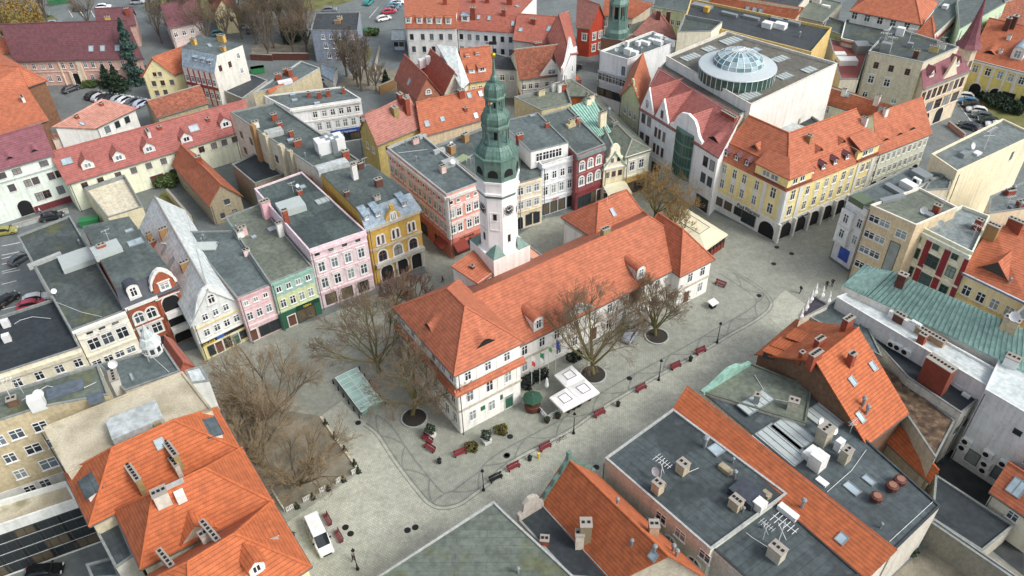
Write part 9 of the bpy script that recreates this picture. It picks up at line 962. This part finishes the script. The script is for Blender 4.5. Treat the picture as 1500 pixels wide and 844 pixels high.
# ---------------------------------------------------------------- planters, rings, topiary
for k, (x, y, _) in enumerate(MISC['balls']):
    o = thing('planter', (x,y,0), .6, 'white square planter with a clipped ball bush, %s' % ('left of the town hall corner' if k == 0 else 'right of the town hall corner'), 'planter'); m = MB(); m.add([(-.5,-.5,0),(.5,-.5,0),(.5,.5,0),(-.5,.5,0),(-.6,-.6,.7),(.6,-.6,.7),(.6,.6,.7),(-.6,.6,.7)], [(0,3,2,1),(4,5,6,7),(0,1,5,4),(1,2,6,5),(2,3,7,6),(3,0,4,7)]); link('tub', m.mesh('tub', ['trim_white']), o)
    V, F = leaf_cloud(20+k, .75, 1.5, 420, .11); V[:,2] += .75; link('bush', quick_mesh('bush', V, F, 'leaf_dark'), o)
for k, (x, y, R) in enumerate(MISC['shr']):
    V, F = leaf_cloud(30+k, R, 1.0, 420, .13); o = thing('shrub', (x,y,0), 0, 'round leafy shrub pot, %s of the town hall corner pair' % ('lower' if k == 0 else 'upper'), 'shrub'); link('crown', quick_mesh('crown', V, F, 'leaf_olive'), o); m = MB(); m.lathe([(.4,0),(.55,.35)], 10); link('pot', m.mesh('pot', ['iron_black']), o)
for k, (x, y, R) in enumerate(MISC['rings']):
    o = thing('tree_ring', (x,y,0), 0, 'round dark soil bed with a stone rim around %s' % ('the tree at the town hall corner','the tree beside the cafe canopy','the tree by the silver car')[k], 'tree bed')
    m = MB(); m.lathe([(R,0),(R,.25),(R-.2,.25),(R-.2,.1)], 28, cap=False); link('rim', m.mesh('rim', ['coping']), o)
    m = MB(); m.lathe([(R-.15,.04),(R-.2,.12),(.3,.2)], 24); link('soil', m.mesh('soil', ['soil_dark']), o)
# ---------------------------------------------------------------- sunken glass canopy
g4 = [Vector(p) for p in MISC['glass']]; cx = sum((p.x for p in g4))/4; cy = sum((p.y for p in g4))/4
o = thing('glass_canopy', (cx,cy,0), 0, 'low glass canopy with metal frame over stairs on the square', 'glass canopy'); c4 = [p-Vector((cx,cy)) for p in g4]
Q = lambda u, v: (c4[0].lerp(c4[1], u)).lerp(c4[3].lerp(c4[2], u), v)
for i in range(8):
    for j in range(2):
        m = MB(); pts = [Q(i/8,j/2),Q((i+1)/8,j/2),Q((i+1)/8,(j+1)/2),Q(i/8,(j+1)/2)]; m.add([(p.x,p.y,1.0+.06*(1-abs(((j if q in (0,1) else j+1)/2-.5)*2))) for q, p in enumerate(pts)], [(0,1,2,3)]); link('pane', m.mesh('pane', ['canopy_glass']), o)
m = MB()
for i in range(9):
    for v0, v1 in ((0,.5),(.5,1)):
        a, b = Q(i/8,v0), Q(i/8,v1); m.tube((a.x,a.y,1.02+.06*(1-abs(v0-.5)*2)),(b.x,b.y,1.02+.06*(1-abs(v1-.5)*2)),.05,.05,4)
for v in (0,.5,1): a, b = Q(0,v), Q(1,v); z = 1.02+.06*(1-abs(v-.5)*2); m.tube((a.x,a.y,z),(b.x,b.y,z),.06,.06,4)
link('frame', m.mesh('frame', ['unit_white']), o)
m = MB(); m.prism([(p.x,p.y) for p in [Q(.02,.03),Q(.98,.03),Q(.98,.97),Q(.02,.97)]], 0.03, .9); link('stairwell', m.mesh('stairwell', ['unit_teal']), o)
pm = MB(); pm.lathe([(.1,0),(.08,.8),(.12,.85),(.05,.95)], 8); pm = pm.mesh('bollard', ['iron_black'])
for k in range(6):
    for v in (-.12,1.12):
        p = Q(k/5,v); tag(link('bollard', pm, None, (p.x+cx,p.y+cy,0)), 'short black bollard beside the glass canopy', 'bollard', 'bollards around the glass canopy')
# ---------------------------------------------------------------- cafe terrace
cp = [Vector(p) for p in MISC['canopy']]
o = thing('cafe_canopy', (0,0,0), 0, 'white L shaped cafe canopy of three square parasols', 'canopy')
def pyr(poly, z, rise, mat, parent, nm='canvas'):
    n = len(poly); c = sum(poly, Vector((0,0)))/n; m = MB(); inn = [c+(p-c)*.45 for p in poly]
    m.add([(p.x,p.y,z) for p in poly]+[(p.x,p.y,z+rise) for p in inn]+[(p.x,p.y,z-.3) for p in poly], [(i,(i+1)%n,(i+1)%n+n,i+n) for i in range(n)]+[tuple(range(n,2*n))]+[((i+1)%n,i,i+2*n,(i+1)%n+2*n) for i in range(n)])
    link(nm, m.mesh(nm, [mat]), parent)
    for i in range(n):
        a, b = inn[i], inn[(i+1)%n]; m = MB(); m.tube((a.x,a.y,z+rise+.02),(b.x,b.y,z+rise+.02),.06,.06,4); link('frame_bar', m.mesh('frame_bar', ['unit_grey']), parent)
    m = MB(); m.tube((c.x,c.y,0),(c.x,c.y,z+rise),.07,.07,8); link('pole', m.mesh('pole', ['unit_white']), parent)
mid = (cp[6]+cp[2])/2
pyr([cp[0],cp[6],cp[2],cp[1]][::1], 2.7, .3, 'canvas_white', o)
low = (cp[4]+cp[3])/2
pyr([cp[6]+Vector((.05,-.05)),low+Vector((.05,0)),cp[3],cp[2]+Vector((.05,-.05))], 2.68, .3, 'canvas_white', o); pyr([cp[5],cp[4],low,cp[6]-Vector((.05,.05))], 2.66, .3, 'canvas_white', o)
x, y = MISC['gump']; o = thing('green_parasol', (x,y,0), 0, 'dark green octagonal parasol over a wooden tub bar', 'parasol')
m = MB(); m.lathe([(1.4,2.1),(1.45,2.3),(.8,2.7),(.05,3.0)], 8, cap=False); link('canvas', m.mesh('canvas', ['canvas_green']), o)
m = MB(); m.tube((0,0,0),(0,0,3.2),.05); link('pole', m.mesh('pole', ['unit_grey']), o)
m = MB(); m.lathe([(1.0,0),(1.15,.5),(1.15,1.1),(1.1,1.15)], 16); link('bar_counter', m.mesh('bar_counter', ['door_wood']), o)
x, y = MISC['umb']; o = thing('folded_parasol', (x,y,0), 0, 'folded white parasol standing beside the green parasol', 'parasol'); m = MB(); m.tube((0,0,0),(0,0,2.9),.04); link('pole', m.mesh('pole', ['unit_grey']), o); m = MB(); m.lathe([(.12,.9),(.3,1.3),(.16,2.6),(.04,2.95)], 8); link('canvas', m.mesh('canvas', ['canvas_white']), o)
ra = [Vector(p) for p in MISC['rail']]; o = thing('terrace_rail', (ra[0].x,ra[0].y,0), 0, 'white terrace railing in front of the green parasol', 'railing')
for a, b in zip(ra, ra[1:]):
    a0_, b0_ = a-ra[0], b-ra[0]
    for z in (.15,.6,1.0): m = MB(); m.tube((a0_.x,a0_.y,z),(b0_.x,b0_.y,z),.06,.06,6); link('rail', m.mesh('rail', ['trim_white']), o)
    for k in range(4): p = a0_.lerp(b0_, k/3); m = MB(); m.box(p.x-.06,p.x+.06,p.y-.06,p.y+.06,0,1.1); link('post', m.mesh('post', ['trim_white']), o)
pt = MB(); pt.lathe([(.28,0),(.42,.5),(.38,.52)], 12); pt = pt.mesh('pot', ['pot_maroon']); V, F = leaf_cloud(61, .42, .6, 160, .09); V[:,2] += .45; pl_ = quick_mesh('plant', V, F, 'leaf_dark')
for x, y in MISC['pots']:
    o = thing('flower_pot', (x,y,0), 0, 'dark maroon flower pot at the edge of the cafe terrace', 'flower pot', 'pots around the cafe terrace'); link('pot', pt, o); link('plant', pl_, o)
V, F = leaf_cloud(62, .8, 1.5, 320, .13); pl2 = quick_mesh('plant', V, F, 'leaf_black')
for x, y in MISC['plants']: o = thing('potted_bush', (x,y,0), 0, 'dark bushy plant against the town hall wall behind the cafe', 'bush', 'dark plants along the cafe wall'); link('crown', pl2, o)
FC = {'r':('trim_white','sign_red'),'g':('p_2f7d4a','trim_white'),'y':('trim_white','p_5a9a4a'),'b':('p_2f4f9a','p_2f4f9a')}
FN = {'r':'white and red','g':'green and white','y':'white and green','b':'blue'}
for x, y, c in MISC['flags']:
    o = thing('flagpole', (x,y,0), .5, 'flagpole with a limp %s flag in front of the town hall' % FN[c], 'flagpole'); m = MB(); m.tube((0,0,0),(0,0,6.6),.05,.035,8); link('pole', m.mesh('pole', ['unit_white']), o)
    fl = link('flag', None, o)
    for k, mt in enumerate(FC[c]):
        m = MB(); v = []
        for i in range(6):
            for j in range(5): v.append((.05+.1*i+.04*math.sin(j*1.4), .12*math.sin(i*1.7+j), 6.4-.9*k-j*.22-.12*i))
        m.add(v, [(i*5+j,i*5+j+1,i*5+j+6,i*5+j+5) for i in range(5) for j in range(4)]); link('stripe', m.mesh('stripe', [mt]), fl)
# small kiosk box and bicycle
x, y = MISC['kiosk']; o = thing('info_board', (x,y,0), .6, 'dark display stand with a white top near the town hall end', 'display stand'); m = MB(); m.box(-.5,.5,-.4,.4,0,.9); link('stand', m.mesh('stand', ['iron_black']), o); m = MB(); m.obox((0,0,1.05),(.75,0,.0),(0,.6,.12),(0,0,.05)); link('top', m.mesh('top', ['trim_white']), o)
x, y = MISC['bike']; o = thing('bicycle', (x,y,0), .6, 'dark bicycle leaning at a stand by the lamp post', 'bicycle')
for s in (-.52,.52):
    m = MB()
    for k in range(14): a, b = 2*math.pi*k/14, 2*math.pi*(k+1)/14; m.tube((s+.33*math.cos(a),0,.34+.33*math.sin(a)),(s+.33*math.cos(b),0,.34+.33*math.sin(b)),.022,.022,4)
    link('wheel', m.mesh('wheel', ['rubber']), o)
m = MB()
for a, b in (((-.52,0,.34),(-.1,0,.34)),((-.1,0,.34),(-.22,0,.85)),((-.52,0,.34),(-.2,0,.78)),((-.1,0,.34),(.36,0,.78)),((-.2,0,.78),(.36,0,.8)),((.52,0,.34),(.34,0,.95))): m.tube(a, b, .025, .025, 5)
link('frame', m.mesh('frame', ['iron_black']), o); m = MB(); m.box(-.36,-.12,-.07,.07,.85,.92); link('saddle', m.mesh('saddle', ['rubber']), o); m = MB(); m.tube((.34,-.28,.97),(.34,.28,.97),.02); link('handlebar', m.mesh('handlebar', ['rim']), o)
# ---------------------------------------------------------------- cream marquee
mq = [Vector(p) for p in MISC['marq']]; c = sum(mq, Vector((0,0)))/4; o = thing('marquee', (c.x,c.y,0), 0, 'cream restaurant marquee with brown wooden sides beyond the town hall', 'marquee')
q = [p-c for p in mq]; pyr(q, 3.0, .7, 'canvas_cream', o); m = MB(); m.prism([(p.x*.93,p.y*.93) for p in q], 0, 1.2); link('side_wall', m.mesh('side_wall', ['awning_red']), o); m = MB(); m.prism([(p.x*.91,p.y*.91) for p in q], 1.2, 2.7); link('side_glazing', m.mesh('side_glazing', ['shop_glass']), o)
for k in range(4):
    a, b = q[k]*.93, q[(k+1)%4]*.93
    for j in range(6): p = a.lerp(b, j/6); m = MB(); m.box(p.x-.08,p.x+.08,p.y-.08,p.y+.08,0,2.9); link('post', m.mesh('post', ['door_wood']), o)
# ---------------------------------------------------------------- white garden fence
f0, f1, f2 = (Vector(p) for p in MISC['fence']); fl = Vector(MISC['fl']); fm = MB()
def fence(a, b, n, label):
    o = thing('garden_fence', (a.x,a.y,0), math.atan2((b-a).y,(b-a).x), label, 'fence'); L = (b-a).length; w = L/n
    for k in range(n):
        if k % 2 == 1 and n > 6: continue
        pn = link('fence_panel', None, o, (w*k,0,0))
        for z in (.25,.85): m = MB(); m.box(.1,w-.1,-.03,.03,z,z+.1); link('rail', m.mesh('rail', ['trim_white']), pn)
        for j in range(int(w/.22)): m = MB(); m.box(.15+.22*j,.27+.22*j,-.05,-.03,.08,1.05); link('picket', m.mesh('picket', ['trim_white']), pn)
fence(f0, f1, 9, 'white picket fence panels along the front of the tree garden'); fence(fl, f0, 2, 'short white picket fence on the left end of the tree garden')
m = MB(); d = (f2-f1); m.obox(((f1+f2)/2).to_3d()+Vector((0,0,.12)), (d/2).to_3d(), Vector((-d.y,d.x,0)).normalized()*.15, (0,0,.12)); tag(link('garden_kerb', m.mesh('garden_kerb', ['w_cfc6ae']), None), 'pale stone kerb along the right side of the tree garden', 'kerb')
V, F = leaf_cloud(63, .45, 1.3, 260, .1, 'cone'); thu = quick_mesh('crown', V, F, 'leaf_dark')
for k in range(5):
    p = f0.lerp(f1, .16+.21*k); o = thing('thuja_pot', (p.x,p.y-.3,0), 0, 'small dark thuja standing between the white fence panels', 'thuja', 'thujas along the white fence'); link('crown', thu, o); m = MB(); m.lathe([(.25,0),(.32,.35)], 8); link('pot', m.mesh('pot', ['iron_black']), o)
for k in range(4):
    p = f1.lerp(f2, .1+.25*k); o = thing('thuja_pot', (p.x,p.y,0), 0, 'small dark thuja on the pale stone kerb of the tree garden', 'thuja', 'thujas along the garden kerb'); link('crown', thu, o)
# ---------------------------------------------------------------- people
def person(x, y, rz, cols, label):
    J_ = [(0,0,.95),(0,0,1.2),(0,0,1.43),(0,0,1.52),(.01,0,1.66),(-.0,.1,.9),(.16,.1,.5),(.05,.1,.07),(.2,.1,.04),(0,-.1,.9),(-.06,-.1,.5),(-.28,-.1,.1),(-.14,-.1,.04),(0,.2,1.38),(-.08,.26,1.12),(.06,.24,.9),(.12,.23,.82),(0,-.2,1.38),(.1,-.26,1.12),(.24,-.22,.95),(.29,-.2,.88)]
    E = [(0,1),(1,2),(2,3),(3,4),(0,5),(5,6),(6,7),(7,8),(0,9),(9,10),(10,11),(11,12),(2,13),(13,14),(14,15),(15,16),(2,17),(17,18),(18,19),(19,20)]
    Rr = [.15,.16,.13,.055,.1,.095,.07,.05,.045,.095,.07,.05,.045,.075,.055,.04,.035,.075,.055,.04,.035]
    me = bpy.data.meshes.new('person'); me.from_pydata(J_, E, []); ob = bpy.data.objects.new('person', me); COL.objects.link(ob)
    md = ob.modifiers.new('skin', 'SKIN'); sv = me.skin_vertices[0].data
    for k, r in enumerate(Rr): sv[k].radius = (r, r*(.8 if k < 3 else 1)); sv[k].use_root = k == 0
    ss = ob.modifiers.new('sub', 'SUBSURF'); ss.levels = 1; ss.render_levels = 1
    dg = bpy.context.evaluated_depsgraph_get(); m2 = bpy.data.meshes.new_from_object(ob.evaluated_get(dg)); bpy.data.objects.remove(ob)
    m2.materials.clear()
    for k in ('p_'+cols[0],'p_'+cols[1],'skin','hair','rubber'): m2.materials.append(M(k))
    for p in m2.polygons:
        c = p.center; p.material_index = 4 if c.z < .1 else 1 if c.z < .9 and abs(c.y) < .19 else 0 if c.z < 1.47 else (3 if c.z > 1.7 or c.x < -.02 else 2)
        if abs(c.y) > .18 and c.z < .9: p.material_index = 2
    o = tag(link('person', m2, None, (x,y,.02), rz), label, 'person')
for q in PEOPLE: person(*q)
